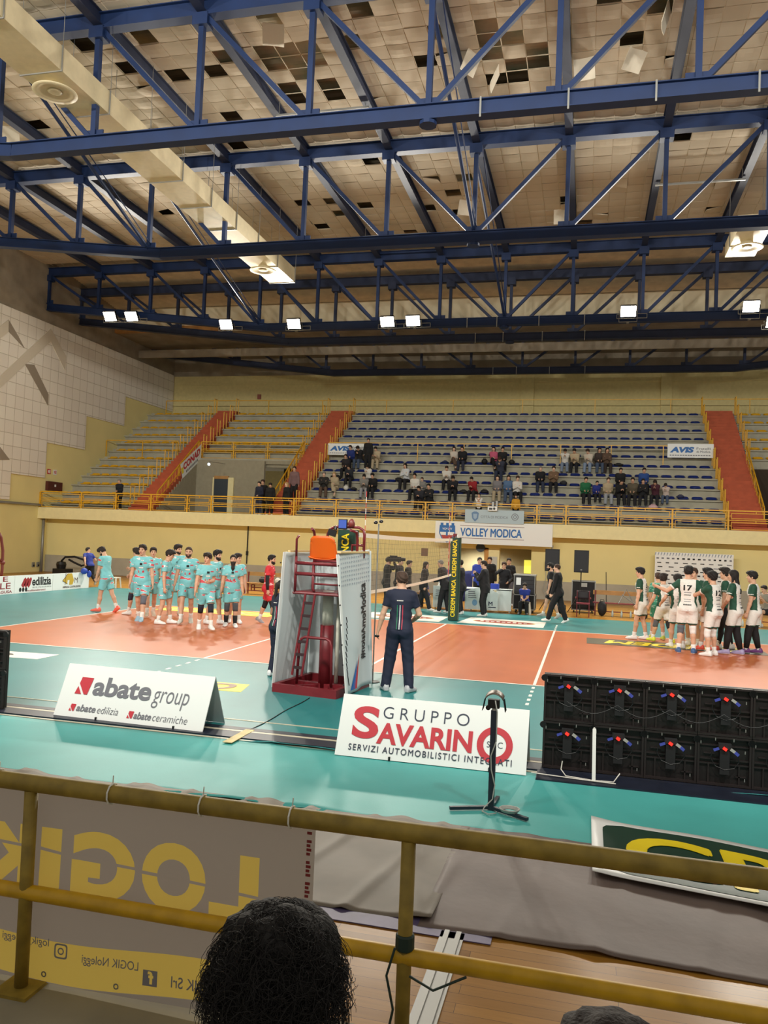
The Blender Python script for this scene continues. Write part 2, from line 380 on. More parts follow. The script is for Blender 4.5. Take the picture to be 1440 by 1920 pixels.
for k, q in enumerate(CH):
    b = MB(); b.prism([(XL+.08,y,z) for y,z in q], (.03,0,0)); b.build('trim_%d'%(10+k), mat('louvre_grey' if k in (1,4,5) else 'louvre_pale', (150,138,122) if k in (1,4,5) else (212,202,184), .8), **ST)
# back wall and roof
b = MB(); b.bx(XL, XR, YB, YB+.2, 3, 12.5, 0); b.bx(XL, XR, YB, YB+.2, 12.5, 16.5, 1); b.bx(-.25, .5, YB-.15, YB, 8.5, 12.5, 0); b.bx(7.6, 8.2, YB-.15, YB, 8.5, 12.5, 0); b.bx(XL,XR,YB-.06,YB,11.9,12.0,0)
b.build('wall_back', [mat('back_wall_ochre', (214,198,140), .85, var=.06), M_concd], **ST)
b = MB(); n = 220
pr = [(-6+27.5*i/n, 16.1+(.05 if i%4 in (1,2) else 0)) for i in range(n+1)]
for (y0,z0),(y1,z1) in zip(pr, pr[1:]): b.add([(XL,y0,z0),(XL,y1,z1),(XR,y1,z1),(XR,y0,z0)], [(0,1,2,3)])
pr = [(21.5+6*i/60, 15.7-.75*i/60+(.05 if i%2 else 0)) for i in range(61)]
for (y0,z0),(y1,z1) in zip(pr, pr[1:]): b.add([(XL,y0,z0),(XL,y1,z1),(XR,y1,z1),(XR,y0,z0)], [(0,1,2,3)])
b.bx(XL, XR, -6, 35, 16.4, 16.6)
b.build('ceiling_deck', M_deck, **ST)
b = MB(); b.bx(XL, XR, 27.3, 27.5, 13.9, 14.95, 0); b.bx(XL, XR, 27.25, 27.5, 13.6, 13.9, 1); b.bx(XL, XR, 27.5, YB, 13.6, 13.7, 2); b.bx(XL, XR, 29.9, 30.05, 12.75, 13.2, 2)
b.build('ceiling_back', [mat('bulkhead_white', (226,214,184), .8), M_plywood, M_concd], **ST)
# suspended ceiling of square tiles, many missing
HOLES = {(-24,14),(-23,26),(-19,19),(-17,8),(-16,10),(-14,8),(-14,11),(-14,18),(-13,15),(-13,26),(-13,30),(-12,11),(-11,10),(-11,26),(-11,28),(-9,10),(-9,11),(-9,13),(-9,14),(-9,27),(-8,8),(-8,10),(-8,12),(-7,7),(-7,10),(-7,13),(-7,14),(-7,21),(-7,32),(-5,10),(-5,28),(-4,8),(-3,26),(-3,29),(-2,12),(-2,24),(-1,10),(1,10),(1,11),(1,12),(1,14),(2,11),(2,13),(2,14),(3,12),(3,13),(4,28),(5,32),(6,9),(7,12),(8,10),(10,21),(-8,11),(-7,11)}
b = MB(); rt = random.Random(3); ZC = 15.45
for ix in range(-39, 31):
    for iy in range(-9, 35):
        if (ix,iy) in HOLES: continue
        x, y = ix*.6, iy*.6; g = .012
        sag = rt.uniform(.004,.04) if iy < 24 else rt.uniform(0,.018); e = [rt.uniform(-.008,.008) for _ in range(4)]
        if rt.random() < .04: e[rt.randrange(4)] -= rt.uniform(.04,.14)
        V = []
        for j in range(4):
            for i in range(4):
                u, v = i/3, j/3; s_ = 1-(2*u-1)**2*(2*v-1)**2 if 0 < i < 3 or 0 < j < 3 else 0
                cz = e[0]*(1-u)*(1-v)+e[1]*u*(1-v)+e[2]*u*v+e[3]*(1-u)*v
                V.append((x+g+u*(.6-2*g), y+g+v*(.6-2*g), ZC+cz-(sag if (0<i<3 and 0<j<3) else sag*.35 if (0<i<3 or 0<j<3) else 0)))
        k = len(V); V += [(V[q][0],V[q][1],V[q][2]+.03) for q in (0,3,15,12)]
        b.add(V, [(j*4+i, (j+1)*4+i, (j+1)*4+i+1, j*4+i+1) for j in range(3) for i in range(3)]+[(0,1,2,3,k+1,k),(3,7,11,15,k+2,k+1),(15,14,13,12,k+3,k+2),(12,8,4,0,k,k+3)], 0)
for ix in range(-39, 32): b.bx(ix*.6-.011, ix*.6+.011, -5.4, 21.3, ZC+.012, ZC+.03, 1)
for iy in range(-9, 36): b.bx(XL, XR, iy*.6-.011, iy*.6+.011, ZC+.012, ZC+.03, 1)
b.build('ceiling', [M_tile, mat('tile_grid', (214,200,174), .7)], **ST)
flap = [((-4.44,5.19),35,20,'curling open near the front truss'),((3.31,8.08),70,-10,'dangling beside a blue diagonal brace'),((4.71,7.95),50,35,'hanging askew right of the dangling white one'),((.47,7.32),62,60,'swinging below the cluster of holes'),((5.31,6.32),75,80,'hanging edge-on at the top right'),((1.02,8.22),68,95,'hanging narrow under the cluster of holes'),((-1.09,16.6),60,25,'hanging above the middle of the hall, further back'),((2.42,18.0),80,0,'hanging straight down behind the second truss'),((-15.06,8.6),80,15,'hanging at the far left above the duct')]
for (x,y), tilt, rz, l in flap:
    b = MB(); R_ = Matrix.Rotation(math.radians(rz),3,'Z') @ Matrix.Rotation(-math.radians(tilt),3,'X')
    def ff(u,v): 
        p = R_ @ Vector(((u-.5)*.56, v*.56, .03*math.sin(u*3)*v)); return (x+p.x, y+p.y, ZC+.01+p.z)
    b.sheet(ff, 4, 4, .015); tag(b.build('ceiling_tile', mat('loose_tile', (226,216,196), .8), loc=(x,y,ZC)), 'loose white ceiling tile '+l, 'ceiling tile', 'loose ceiling tiles')
# ================================================================== stands
N = 12
def zs(i): return 3.57+.543*i
def yr(i): return 22.6+.8*i
def stand(name, x0, x1, i0, i1, ends=True):
    poly = [(yr(i0)-.5, zs(i0)-.43)]
    for i in range(i0, i1):
        zt = zs(i)-.43
        poly += [(yr(i)-.10, zt), (yr(i)-.10, zs(i)-.13), (yr(i)-.2, zs(i)-.13), (yr(i)-.2, zs(i)-.06), (yr(i)+.3, zs(i)-.06), (yr(i)+.3, zs(i)+.113)]
    poly += [(yr(i1-1)+3.2, zs(i1-1)+.113), (yr(i1-1)+3.2, zs(i0)-.6), (yr(i0)-.5, zs(i0)-.6)]
    # triangulate strip-wise so the concave outline stays clean
    b = MB()
    for i in range(i0, i1):
        zt = zs(i)-.43
        b.bx(x0, x1, yr(i)-.5, yr(i)+.3, zt-.6 if i > i0 else zt-.12, zt)
        b.bx(x0, x1, yr(i)-.10, yr(i)+.3, zt, zs(i)-.13)
        b.bx(x0, x1, yr(i)-.22, yr(i)+.3, zs(i)-.13, zs(i)-.06)
    b.bx(x0, x1, yr(i1-1)+.3, YB, zs(i1-1)-.5, zs(i1-1)+.113)
    return b.build(name, M_step, **ST)
stand('floor_stand_center', -9.7, 9.5, 0, N)
stand('floor_stand_left', XL, -18.3, 0, N)
stand('floor_stand_mid', -17.1, -11.05, 6, N)
stand('floor_stand_right', 11.0, XR, 6, N)
def stairs(name, x0, x1):
    b = MB(); n = 36
    for k in range(n):
        y0 = 22.0+k*.2667; z1 = ZB+(k+1)*.181
        b.bx(x0, x1, y0, y0+.2667+.03, max(ZB, z1-.55), z1)
    b.bx(x0, x1, 22+n*.2667, YB, zs(11)-.4, ZB+n*.181)
    return b.build(name, M_stair, **ST)
stairs('floor_stairs_left', -18.3, -17.1); stairs('floor_stairs_mid', -11.05, -9.7); stairs('floor_stairs_right', 9.6, 10.95)
# vomitory under the middle block: side wall, back wall, door, dark passage
b = MB(); b.bx(-17.12, -17.0, 22.6, 26.9, ZB, ZB+.1)
for k in range(18):
    y0 = 22.6+k*.2389; b.bx(-17.14, -17.06, y0, y0+.24, ZB, ZB+.25+k*.162)
b.bx(-17.1, -13.1, 26.6, 26.8, ZB, 6.25); b.bx(-17.1, -11, 26.95, 27.1, 5.95, 6.35); b.bx(-17.1,-11.05,26.8,31,6.1,6.3); b.bx(-11.1,-11.0,22.6,27,ZB,ZB+.1)
for k in range(18):
    y0 = 22.6+k*.2389; b.bx(-11.1, -11.04, y0, y0+.24, ZB, ZB+.25+k*.162)
b.build('wall_vomitory', mat('vomitory_plaster', (158,150,128), .85, var=.06), **ST)
b = MB(); b.bx(-13.1, -11, 29.5, 29.7, ZB, 6.25); b.build('wall_passage', mat('passage_shade', (60,48,36), .9), **ST)  # dark brown stands in for the shade deep inside the passage
b = MB(); b.bx(-15.95, -15.12, 26.54, 26.6, ZB, 5.24, 0); b.bx(-16.03, -15.95, 26.5, 26.6, ZB, 5.32, 1); b.bx(-15.12, -14.8, 26.5, 26.6, ZB, 5.32, 1); b.bx(-15.95,-15.12,26.5,26.6,5.24,5.4,2)
b.build('door_2', [mat('door_blue', (44,56,66), .5), M_cream, M_plywood], **ST)
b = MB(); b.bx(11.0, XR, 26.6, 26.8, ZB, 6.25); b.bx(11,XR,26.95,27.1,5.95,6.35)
b.build('wall_vomitory_right', mat('passage_shade', (60,48,36), .9), **ST)  # right-hand passage: its shade is put into the wall colour
# ================================================================== roof steel
NX = 2.87
def ibeam(b, a, c, w, h, m=0):
    a = Vector(a); c = Vector(c); u = Vector((0,0,1))
    b.beam(a+u*(h/2-.012), c+u*(h/2-.012), w, .024, m=m); b.beam(a-u*(h/2-.012), c-u*(h/2-.012), w, .024, m=m); b.beam(a, c, w*.42, h-.04, m=m)
def zb(x): return 12.0+max(0, abs(x)-11.0)*.113
def truss(Y, label, ztop=15.12, dark=False):
    M = M_bluedk if dark else M_blue
    t = empty('roof_truss', (0,Y,12), label=label, cat='truss', group='blue roof trusses')
    L = lambda p: (p[0], p[1]-Y, p[2]-12)
    ks = list(range(-8, 7)); b = MB()
    ibeam(b, L((XL,Y,ztop)), L((XR,Y,ztop)), .30, .42); b.build('top_chord', M, t)
    b = MB()
    for x0, x1 in ((XL,-11.0),(-11.0,11.0),(11.0,XR)): ibeam(b, L((x0,Y,zb(x0))), L((x1,Y,zb(x1))), .30, .36)
    b.build('bottom_chord', M, t)
    for k in ks:
        x = k*NX; b = MB()
        b.beam(L((x,Y,zb(x)+.15)), L((x,Y,ztop-.18)), .13, .15, up=(0,1,0))
        b.build('vertical', M, t)
        b = MB(); b.bx(x-.2, x+.2, -.165, .165, ztop-.45-12, ztop-.15-12); b.build('gusset', M, t); b = MB(); b.bx(x-.26, x+.26, -.02, .02, zb(x)-12+.1, zb(x)-12+.36); b.build('gusset', M, t)
        if k != 0:
            s = 1 if k > 0 else -1; x2 = (k-s)*NX
            b = MB(); b.beam(L((x-s*.12,Y,ztop-.2)), L((x2+s*.1,Y,zb(x2)+.16)), .11, .12); b.build('diagonal', M, t)
    if Y < 25:
        b = MB(); b.tube([(0,.0,-.2),(0,0,-.28)], .2, 10); b.build('node_plate', M, t)
    for x in ([1.2,3.1,4.9,6.9] if Y < 5 else [-1.6,-.3,1.5,3.4] if Y > 15 else []):
        b = MB(); b.bx(x-.02, x+.02, -.17, -.15, -.26, .2); b.build('strap', M_galv, t)
    return t
truss(3.9, 'nearest blue lattice roof truss, crossing the top of the hall'); truss(11.45, 'second blue lattice roof truss, behind the nearest one')
truss(21.3, 'third blue roof truss, carrying the lit floodlights'); truss(24.0, 'fourth roof truss, just behind the floodlight truss', 14.9, True); truss(31.4, 'rearmost roof truss, close to the ochre back wall', 14.4, True)
OR = ['first','second','third','fourth','fifth','sixth','seventh','eighth','ninth','tenth','eleventh','twelfth','thirteenth','fourteenth','fifteenth','sixteenth','seventeenth','eighteenth','nineteenth','twentieth','twenty-first','twenty-second','twenty-third','twenty-fourth','twenty-fifth','twenty-sixth','twenty-seventh','twenty-eighth','twenty-ninth','thirtieth','thirty-first','thirty-second','thirty-third']
for n_, k in enumerate(range(-7, 5)):
    b = MB(); ibeam(b, (k*NX, -5, 15.2), (k*NX, 21.2, 15.2), .24, .34)
    tag(b.build('roof_purlin', M_bluedk, loc=(k*NX,8,15.2)), 'dark blue steel purlin under the tiled ceiling, %s from the left wall' % OR[n_], 'purlin', 'roof purlins')
for k in (-4, 0, 4):
    for a, c, wh in ((3.9, 11.45, 'from the nearest truss to the second'), (11.45, 21.3, 'from the second truss to the floodlight truss')):
        b = MB(); b.tube([(k*NX-.12, a+.3, 15.0), (k*NX, c, 12.2)], .055, 8); b.tube([(k*NX+.14, a+.3, 15.0), (k*NX+.08, c, 12.35)], .018, 6)
        tag(b.build('roof_brace', M_blue, loc=(k*NX,a,15)), 'slanting blue tube brace %s, %s' % (wh, 'on the centre line' if k == 0 else 'left of centre' if k < 0 else 'right of centre'), 'brace', 'roof braces')
for x0, y, l in ((-5.7,8.6,'left of the hole cluster'),(-5.7,18.4,'far back, left of centre'),(8.3,7.4,'at the right, near'),(5.7,15.2,'at the right, far')):
    b = MB(); b.beam((x0,y,14.95), (x0+2.9,y,14.95), .06, .06); b.tube([(x0+.1,y,14.95),(x0+.1,y,15.4)], .012, 6); b.tube([(x0+2.8,y,14.95),(x0+2.8,y,15.4)], .012, 6)
    tag(b.build('hanger_bar', M_galv, loc=(x0,y,14.95)), 'thin galvanised hanger bar under the ceiling, '+l, 'bar', 'hanger bars')
# air ducts with round diffusers
def duct(x0, x1, y0, y1, z0, z1, label, difs):
    t = empty('air_duct', (x0,y0,z0), label=label, cat='duct')
    b = MB(); b.bx(0, x1-x0, 0, y1-y0, 0, z1-z0); b.build('duct_body', M_duct, t)
    y = 1.5
    while y < y1-y0:
        b = MB(); w = x1-x0; h = z1-z0; e = .025
        for q in ((-e,w+e,-e,0),(-e,w+e,h,h+e)): b.bx(q[0],q[1],y,y+.03,q[2],q[3])
        b.bx(-e,0,y,y+.03,0,h); b.bx(w,w+e,y,y+.03,0,h); b.build('flange', M_galv, t)
        b = MB(); b.tube([(w+.03,y,0),(w+.03,y,15.4-z0)], .008, 5); b.tube([(-.03,y,0),(-.03,y,15.4-z0)], .008, 5); b.build('hanger', M_galv, t); y += 1.95
    for d in difs:
        b = MB(); c = ((x1-x0)/2, d-y0, 0)
        b.lathe([(.20,.0),(.20,-.10),(.42,-.15),(.52,-.17),(.52,-.19),(.40,-.18),(.30,-.15),(.19,-.14)], c, 28); b.lathe([(.02,-.05),(.16,-.15),(.17,-.17),(.1,-.175),(.02,-.17)], c, 20)
        b.build('diffuser', M_duct, t, smooth=True)
duct(-9.6, -8.5, -5, 18.0, 13.0, 13.58, 'long cream rectangular air duct under the ceiling, left', (2.9, 15.9))
duct(8.3, 9.3, 14.6, 17.2, 13.0, 13.5, 'short cream air duct at the right above the floodlights', (15.8,))
# floodlights
M_lens = mat('floodlight_glass', (255,244,222), .3, emit=45)
FL = ['far left end, outer of the left pair','far left, inner of the left pair','left of centre, above the left stand','left of centre, above the middle stand','outer one of the centre pair','inner one of the centre pair','right of centre, alone','upper one at the right edge','lower one at the right edge']
for (x, z), l in zip(FAR_FLOODS, FL):
    t = empty('floodlight', (x,20.9,z), label='lit white floodlight on the third roof truss, '+l, cat='floodlight', group='floodlights on the third truss')
    Rm = Matrix.Rotation(math.radians(35),3,'X'); P = lambda p: tuple(Rm @ Vector(p))
    b = MB(); V=[]
    for y_, s in ((-.1,1.),(.06,.92),(.16,.55)):
        V += [P((sx*.33*s, y_, sz*.25*s)) for sx,sz in ((-1,-1),(1,-1),(1,1),(-1,1))]
    b.add(V, [(0,1,2,3)[::-1]]+[(4*i+k,4*i+(k+1)%4,4*i+4+(k+1)%4,4*i+4+k) for i in range(2) for k in range(4)]+[(8,9,10,11)]); b.build('housing', M_black, t)
    b = MB(); b.add([P((sx*.30,-.108,sz*.22)) for sx,sz in ((-1,-1),(1,-1),(1,1),(-1,1))]+[P((sx*.30,-.1,sz*.22)) for sx,sz in ((-1,-1),(1,-1),(1,1),(-1,1))], [(0,1,2,3),(7,6,5,4),(0,4,5,1),(1,5,6,2),(2,6,7,3),(3,7,4,0)]); b.build('glass', M_lens, t)
    zc = zb(x)-z
    b = MB(); b.tube([(-.36,0,0),(-.36,.2,min(-.22,zc-.2)),(.36,.2,min(-.22,zc-.2)),(.36,0,0)], .018, 6); b.bx(-.05,.05,.2,.4,zc-.24,zc-.18); b.tube([(0,.2,min(-.22,zc-.2)),(0,.3,zc-.2)],.02,6); b.build('bracket', M_galv, t)
    b = MB(); b.tube([(-.45,.1,-.3),(.75,.1,-.3)], .015, 6); b.tube([(-.45,.1,-.12),(.75,.1,-.12)], .015, 6)
    for q in (-.45,.75): b.tube([(q,.1,-.3),(q,.1,-.12)], .015, 6)
    b.build('cable_tray', M_galv, t)
# strip lights on the bulkhead
for x, l in ((-3.4,'left one'),(3.4,'right one')):
    b = MB(); b.bx(x-.65,x+.65,27.1,27.25,13.72,13.86); tag(b.build('strip_light', mat('unlit_tube', (236,226,196), .5), loc=(x,27.2,13.8)), 'unlit strip light on the wooden bulkhead fascia, '+l, 'lamp', 'strip lights')
# ================================================================== seats
def seat_mesh(name, M):
    b = MB(); n = 20; V = []
    def ring(sx, sy, z, back):
        out = []
        for k in range(n):
            a = 2*PI*k/n; ca, sa = math.cos(a), math.sin(a); e = .55
            x = sx*math.copysign(abs(ca)**e, ca); y = sy*math.copysign(abs(sa)**e, sa)
            out.append((x, y, z+(back*max(0, y/sy)**2 if back else 0)))
        return out
    R = [ring(.16,.13,.0,0), ring(.225,.175,.03,.06), ring(.232,.185,.05,.09), ring(.20,.155,.045,.075), ring(.13,.10,.018,.0)]
    for r in R: V += r
    F = [(i*n+k, i*n+(k+1)%n, (i+1)*n+(k+1)%n, (i+1)*n+k) for i in range(4) for k in range(n)]+[tuple(range(n))[::-1], tuple(4*n+k for k in range(n))]
    b.add(V, F); b.bx(-.05, .05, -.05, .05, -.06, .005)
    # low oval back with a hand slot
    V = []; m = 24
    for y_ in (.15, .185):
        for rx, rz, e in ((.225,.072,.6),(.10,.020,.8)):
            for k in range(m):
                a = 2*PI*k/m; V.append((rx*math.copysign(abs(math.cos(a))**e, math.cos(a)), y_+.03*(1-abs(math.cos(a))*rx/.225), .085+rz*math.copysign(abs(math.sin(a))**e, math.sin(a))))
    F = []
    for k in range(m):
        j = (k+1)%m; F += [(k,j,m+j,m+k),(2*m+j,2*m+k,3*m+k,3*m+j),(j,k,2*m+k,2*m+j),(m+k,m+j,3*m+j,3*m+k)]
    b.add(V, F)
    me_o = b.build(name, M, smooth=True); return me_o
M_sb = mat('seat_blue', (20,44,118), .32); M_sy = mat('seat_yellow', (232,176,30), .4)
def lay_seats(proto, rows, x0, x1, pitch, what, block, group):
    c = 0
    for i in rows:
        n = int((x1-x0)/pitch+.5)
        for k in range(n):
            o = proto if (c == 0 and proto.get('label') is None) else proto.copy()
            if o is not proto: COL.objects.link(o)
            o.location = (x0+(k+.5)*(x1-x0)/n, yr(i), zs(i)-.05)
            tag(o, '%s seat, %s from the left, %s row of %s' % (what, OR[k], OR[i], block), what+' seat', group); c += 1
sb = seat_mesh('stadium_seat', M_sb)
lay_seats(sb, range(0, 9), -9.55, 9.35, .59, 'blue', 'the large central stand', 'blue seats of the central stand')
# the three highest rows are beyond the first three hundred: one object
b = MB(); me = sb.data
for i in range(9, 12):
    for k in range(32):
        x = -9.55+(k+.5)*18.9/32
        b.add([(v.co.x+x, v.co.y+yr(i), v.co.z+zs(i)-.05) for v in me.vertices], [tuple(p.vertices) for p in me.polygons])
tag(b.build('stadium_seating_rows', M_sb, smooth=True), 'rows of small blue seats along the top three steps of the central stand', 'seats', 'blue seats of the central stand', 'stuff')
sy = seat_mesh('grandstand_chair', M_sy)
lay_seats(sy, range(0, 12), -22.6, -18.6, .57, 'yellow', 'the left stand', 'yellow seats of the left stand')
sy2 = sy.copy(); COL.objects.link(sy2); del sy2['label']
lay_seats(sy2, range(6, 12), -17.0, -11.2, .58, 'yellow', 'the stand above the passage', 'yellow seats above the passage')
sy3 = sy.copy(); COL.objects.link(sy3); del sy3['label']
lay_seats(sy3, range(6, 12), 11.2, 13.6, .58, 'yellow', 'the stand at the right edge', 'yellow seats at the right edge')
# ================================================================== railings
def frame(b, x0, x1, y, z0, z1, t=.028):
    b.bx(x0,x1,y-t/2,y+t/2,z0,z0+t); b.bx(x0,x1,y-t/2,y+t/2,z1-t,z1); b.bx(x0,x0+t,y-t/2,y+t/2,z0+t,z1-t); b.bx(x1-t,x1,y-t/2,y+t/2,z0+t,z1-t)
def railing(name, label, xs, y, z, h=.84):
    t = empty(name, (xs[0],y,z), label=label, cat='railing')
    X0 = xs[0]; b = MB(); b.bx(0, xs[-1]-X0, -.03, .03, h-.05, h); b.build('top_rail', M_yel, t)
    b = MB(); b.bx(0, xs[-1]-X0, -.02, .02, h*.49, h*.53); b.build('middle_rail', M_yel, t)
    for x in xs:
        b = MB(); b.bx(x-X0-.035, x-X0+.035, -.03, .03, -.05, h-.05); b.build('post', M_yel, t)
    for a, c in zip(xs, xs[1:]):
        b = MB(); q = .10; frame(b, a-X0+q, c-X0-q, 0, h*.58, h*.86); frame(b, a-X0+q, c-X0-q, 0, h*.06, h*.42)
        for xx in ((a+c)/2-X0-.015,):
            b.bx(xx, xx+.03, -.014, .014, h*.86, h*.95); b.bx(xx, xx+.03, -.014, .014, h*.42, h*.49)
        for xx in (a-X0+.03, c-X0-.1):
            b.bx(xx, xx+.075, -.014, .014, h*.7, h*.73); b.bx(xx, xx+.075, -.014, .014, h*.22, h*.25)
        b.build('panel_frame', M_yel, t)
    return t
railing('balcony_railing', 'long yellow metal railing along the edge of the far balcony', [-22.95,-20.58,-18.65,-16.74,-14.81,-13.56,-11.45,-9.39,-7.35,-5.3,-3.2,-1.99,-.2,1.67,2.89,5.02,7.17,9.32,11.4,13.5,15.6,18], YF+.06, ZB)
railing('balcony_railing', 'yellow railing on the slab above the dark passage, between two orange stairs', [-17.05,-15.1,-13.1,-11.1], 27.0, 6.35, .98)
def simple_rail(label, xs, y, z, h):
    t = empty('barrier_rail', (xs[0],y,z), label=label, cat='railing')
    b = MB(); b.bx(0, xs[-1]-xs[0], -.02, .02, h-.04, h); b.build('top_rail', M_yel, t)
    for x in xs: b = MB(); b.bx(x-xs[0]-.022, x-xs[0]+.022, -.02, .02, 0, h-.04); b.build('post', M_yel, t)
simple_rail('thin yellow rail crossing the central blue seats halfway up', [-9.6,-7.3,-4.8,-2.4,0,2.4,4.8,7.2,9.4], 27.0-.12, zs(5)+.113-.0, .95)
simple_rail('thin yellow rail across the left yellow seats halfway up', [-22.9,-20.6,-18.4], 27.0-.12, zs(5)+.113, .95)
simple_rail('thin yellow rail along the walkway above the top seats', [-22.5,-19,-15.5,-12,-8,-4,0,4,8,12,16], 32.6, zs(11)+.113, .95)
def slope_rail(label, x, y0, y1, z0, z1):
    t = empty('stair_railing', (x,y0,z0), label=label, cat='railing')
    D = (0, y1-y0, z1-z0); b = MB(); b.beam((0,0,.95), (0,D[1],D[2]+.95), .05, .05); b.build('handrail', M_yel, t)
    b = MB(); b.beam((0,0,.52), (0,D[1],D[2]+.52), .03, .03); b.beam((0,0,.2), (0,D[1],D[2]+.2), .03, .03); b.build('middle_rail', M_yel, t)
    for k in range(5):
        q = k/4; b = MB(); b.bx(-.025,.025,D[1]*q-.025,D[1]*q+.025,D[2]*q-.1,D[2]*q+.95); b.build('post', M_yel, t)
    for k in range(16):
        q = (k+.5)/16; b = MB(); b.bx(-.008,.008,D[1]*q-.008,D[1]*q+.008,D[2]*q+.2,D[2]*q+.95); b.build('baluster', M_yel, t)
slope_rail('yellow sloping handrail with the banner, beside the left orange stairs', -17.14, 22.7, 26.9, 3.3, 6.4)
slope_rail('yellow sloping handrail between the dark passage and the middle orange stairs', -11.0, 22.7, 26.9, 3.3, 6.4)
slope_rail('yellow sloping handrail on the right side of the right orange stairs', 10.9, 22.7, 26.9, 3.3, 6.4)
def aisle(x, rows, where):
    for i in rows:
        t = empty('aisle_barrier', (x, yr(i)-.1, zs(i)-.06), label='pair of upright yellow posts at the %s row, %s' % (OR[i], where), cat='barrier', group='yellow aisle posts, '+where)
        for dy in (-.16, .2):
            b = MB(); b.tube([(0,dy,-.02),(0,dy,.98)], .027, 8); b.build('post', M_yel, t)
            b = MB(); b.lathe([(.06,0),(.06,.012),(.03,.02)], (0,dy,0), 10); b.build('base_disc', M_yel, t)
        b = MB(); b.tube([(0,-.16,.96),(0,.2,.96)], .022, 6); b.build('top_bar', M_yel, t)
aisle(-18.42, range(0,12), 'left of the left orange stairs'); aisle(-17.0, range(6,12), 'right of the left orange stairs')
aisle(-11.17, range(6,12), 'left of the middle orange stairs'); aisle(-9.62, range(0,12), 'right of the middle orange stairs')
aisle(9.44, range(0,12), 'left of the right orange stairs'); aisle(11.08, range(6,12), 'right of the right orange stairs')
# ================================================================== advertising boards
M_bedge = mat('board_edge', (190,200,200), .5)
def aframe(name, label, x0, y0, rz, W, draw):
    t = empty(name, (x0,y0,0), rz, label=label, cat='sign')
    D, H = .27, .60; th = .012
    up = Vector((0,D,H)).normalized(); n = Vector((0,-H,D)).normalized(); Ls = math.hypot(D,H)
    b = MB(); b.add([(0,0,.015),(W,0,.015),(W,D,H+.015),(0,D,H+.015)]+[(0,th,.01),(W,th,.01),(W,D+th,H+.01),(0,D+th,H+.01)], [(0,1,2,3),(7,6,5,4),(0,4,5,1),(1,5,6,2),(2,6,7,3),(3,7,4,0)]); b.build('front_panel', M_white, t)
    b = MB(); b.add([(0,2*D+.03,.01),(W,2*D+.03,.01),(W,D+th,H+.01),(0,D+th,H+.01)]+[(0,2*D+.018,.01),(W,2*D+.018,.01),(W,D+th-.01,H+.01),(0,D+th-.01,H+.01)], [(3,2,1,0),(4,5,6,7),(0,1,5,4),(1,2,6,5),(2,3,7,6),(3,0,4,7)]); b.build('back_panel', M_bedge, t)
    for x in (.6, 1.65):
        b = MB(); b.bx(x-.01, x+.01, -.006, .02, 0, .05); b.build('clip', M_black, t)
    O = Vector((0,-.004,.017))
    draw(t, lambda u, v: O+Vector((u*W,0,0))+up*((1-v)*Ls)+n*.002, Vector((1,0,0)), up, Ls)
    return t
def abate(t, P, R, U, L):
    def logo(b, u, v, s):
        p = P(u, v); q = lambda x, y: p+R*(x*s)+U*(y*s)
        b.add([q(.22,1),q(1,1),q(.85,0),q(.62,0),q(.16,.62)], [(4,3,2,1,0)][::1], 0); b.add([q(0,0),q(.12,.45),q(.45,0)], [(0,2,1)], 0)
    b = MB(); logo(b, .10, .56, .21); logo(b, .095, .88, .085); logo(b, .495, .90, .085); b.build('logo', M_red, t)
    b = MB(); text(b, 'abate', P(.22,.56), R, U, .80, .235, bold=.028); b.build('lettering', M_greyp, t)
    b = MB(); text(b, 'group', P(.632,.67), R, U, .48, .205, bold=-.008, shear=.12); b.build('lettering', M_greyp, t)
    b = MB(); text(b, 'abate', P(.145,.875), R, U, .27, .085, bold=.02, shear=.15); text(b, 'edilizia', P(.29,.875), R, U, .29, .085, bold=-.01, shear=.15)
    text(b, 'abate', P(.54,.90), R, U, .235, .085, bold=.02, shear=.15); text(b, 'ceramiche', P(.665,.90), R, U, .46, .088, bold=-.01, shear=.15); b.build('lettering', M_greyp, t)
aframe('advertising_board', 'white folding board with red logo and grey abate group lettering', -2.50, -4.99, -.03, 2.03, abate)
def savarino(t, P, R, U, L):
    b = MB(); text(b, 'S', P(.075,.70), R, U, .29, .345, bold=.03); text(b, 'AVARIN', P(.215,.76), R, U, 1.02, .225, bold=.032)
    c = P(.835,.60); ring = MB(); n = 40; V = []
    for r_ in (.185, .118): V += [c+R*(r_*math.cos(2*PI*k/n))+U*(r_*math.sin(2*PI*k/n)) for k in range(n)]
    b.add(V, [(k,(k+1)%n,n+(k+1)%n,n+k) for k in range(n)]); b.build('lettering', M_red, t)
    b = MB(); text(b, 'GRUPPO', P(.235,.345), R, U, .93, .125, bold=-.012, sp=1.5); text(b, 'S', P(.795,.64), R, U, h=.06, bold=-.012); text(b, 'C', P(.85,.64), R, U, h=.06, bold=-.012)
    text(b, 'SERVIZI AUTOMOBILISTICI INTEGRATI', P(.07,.90), R, U, 1.73, .066, bold=.004, sp=1.25); b.build('lettering', M_navyp, t)
aframe('advertising_board', 'white folding board with red and navy Gruppo Savarino lettering', 1.23, -5.36, -.0, 2.02, savarino)
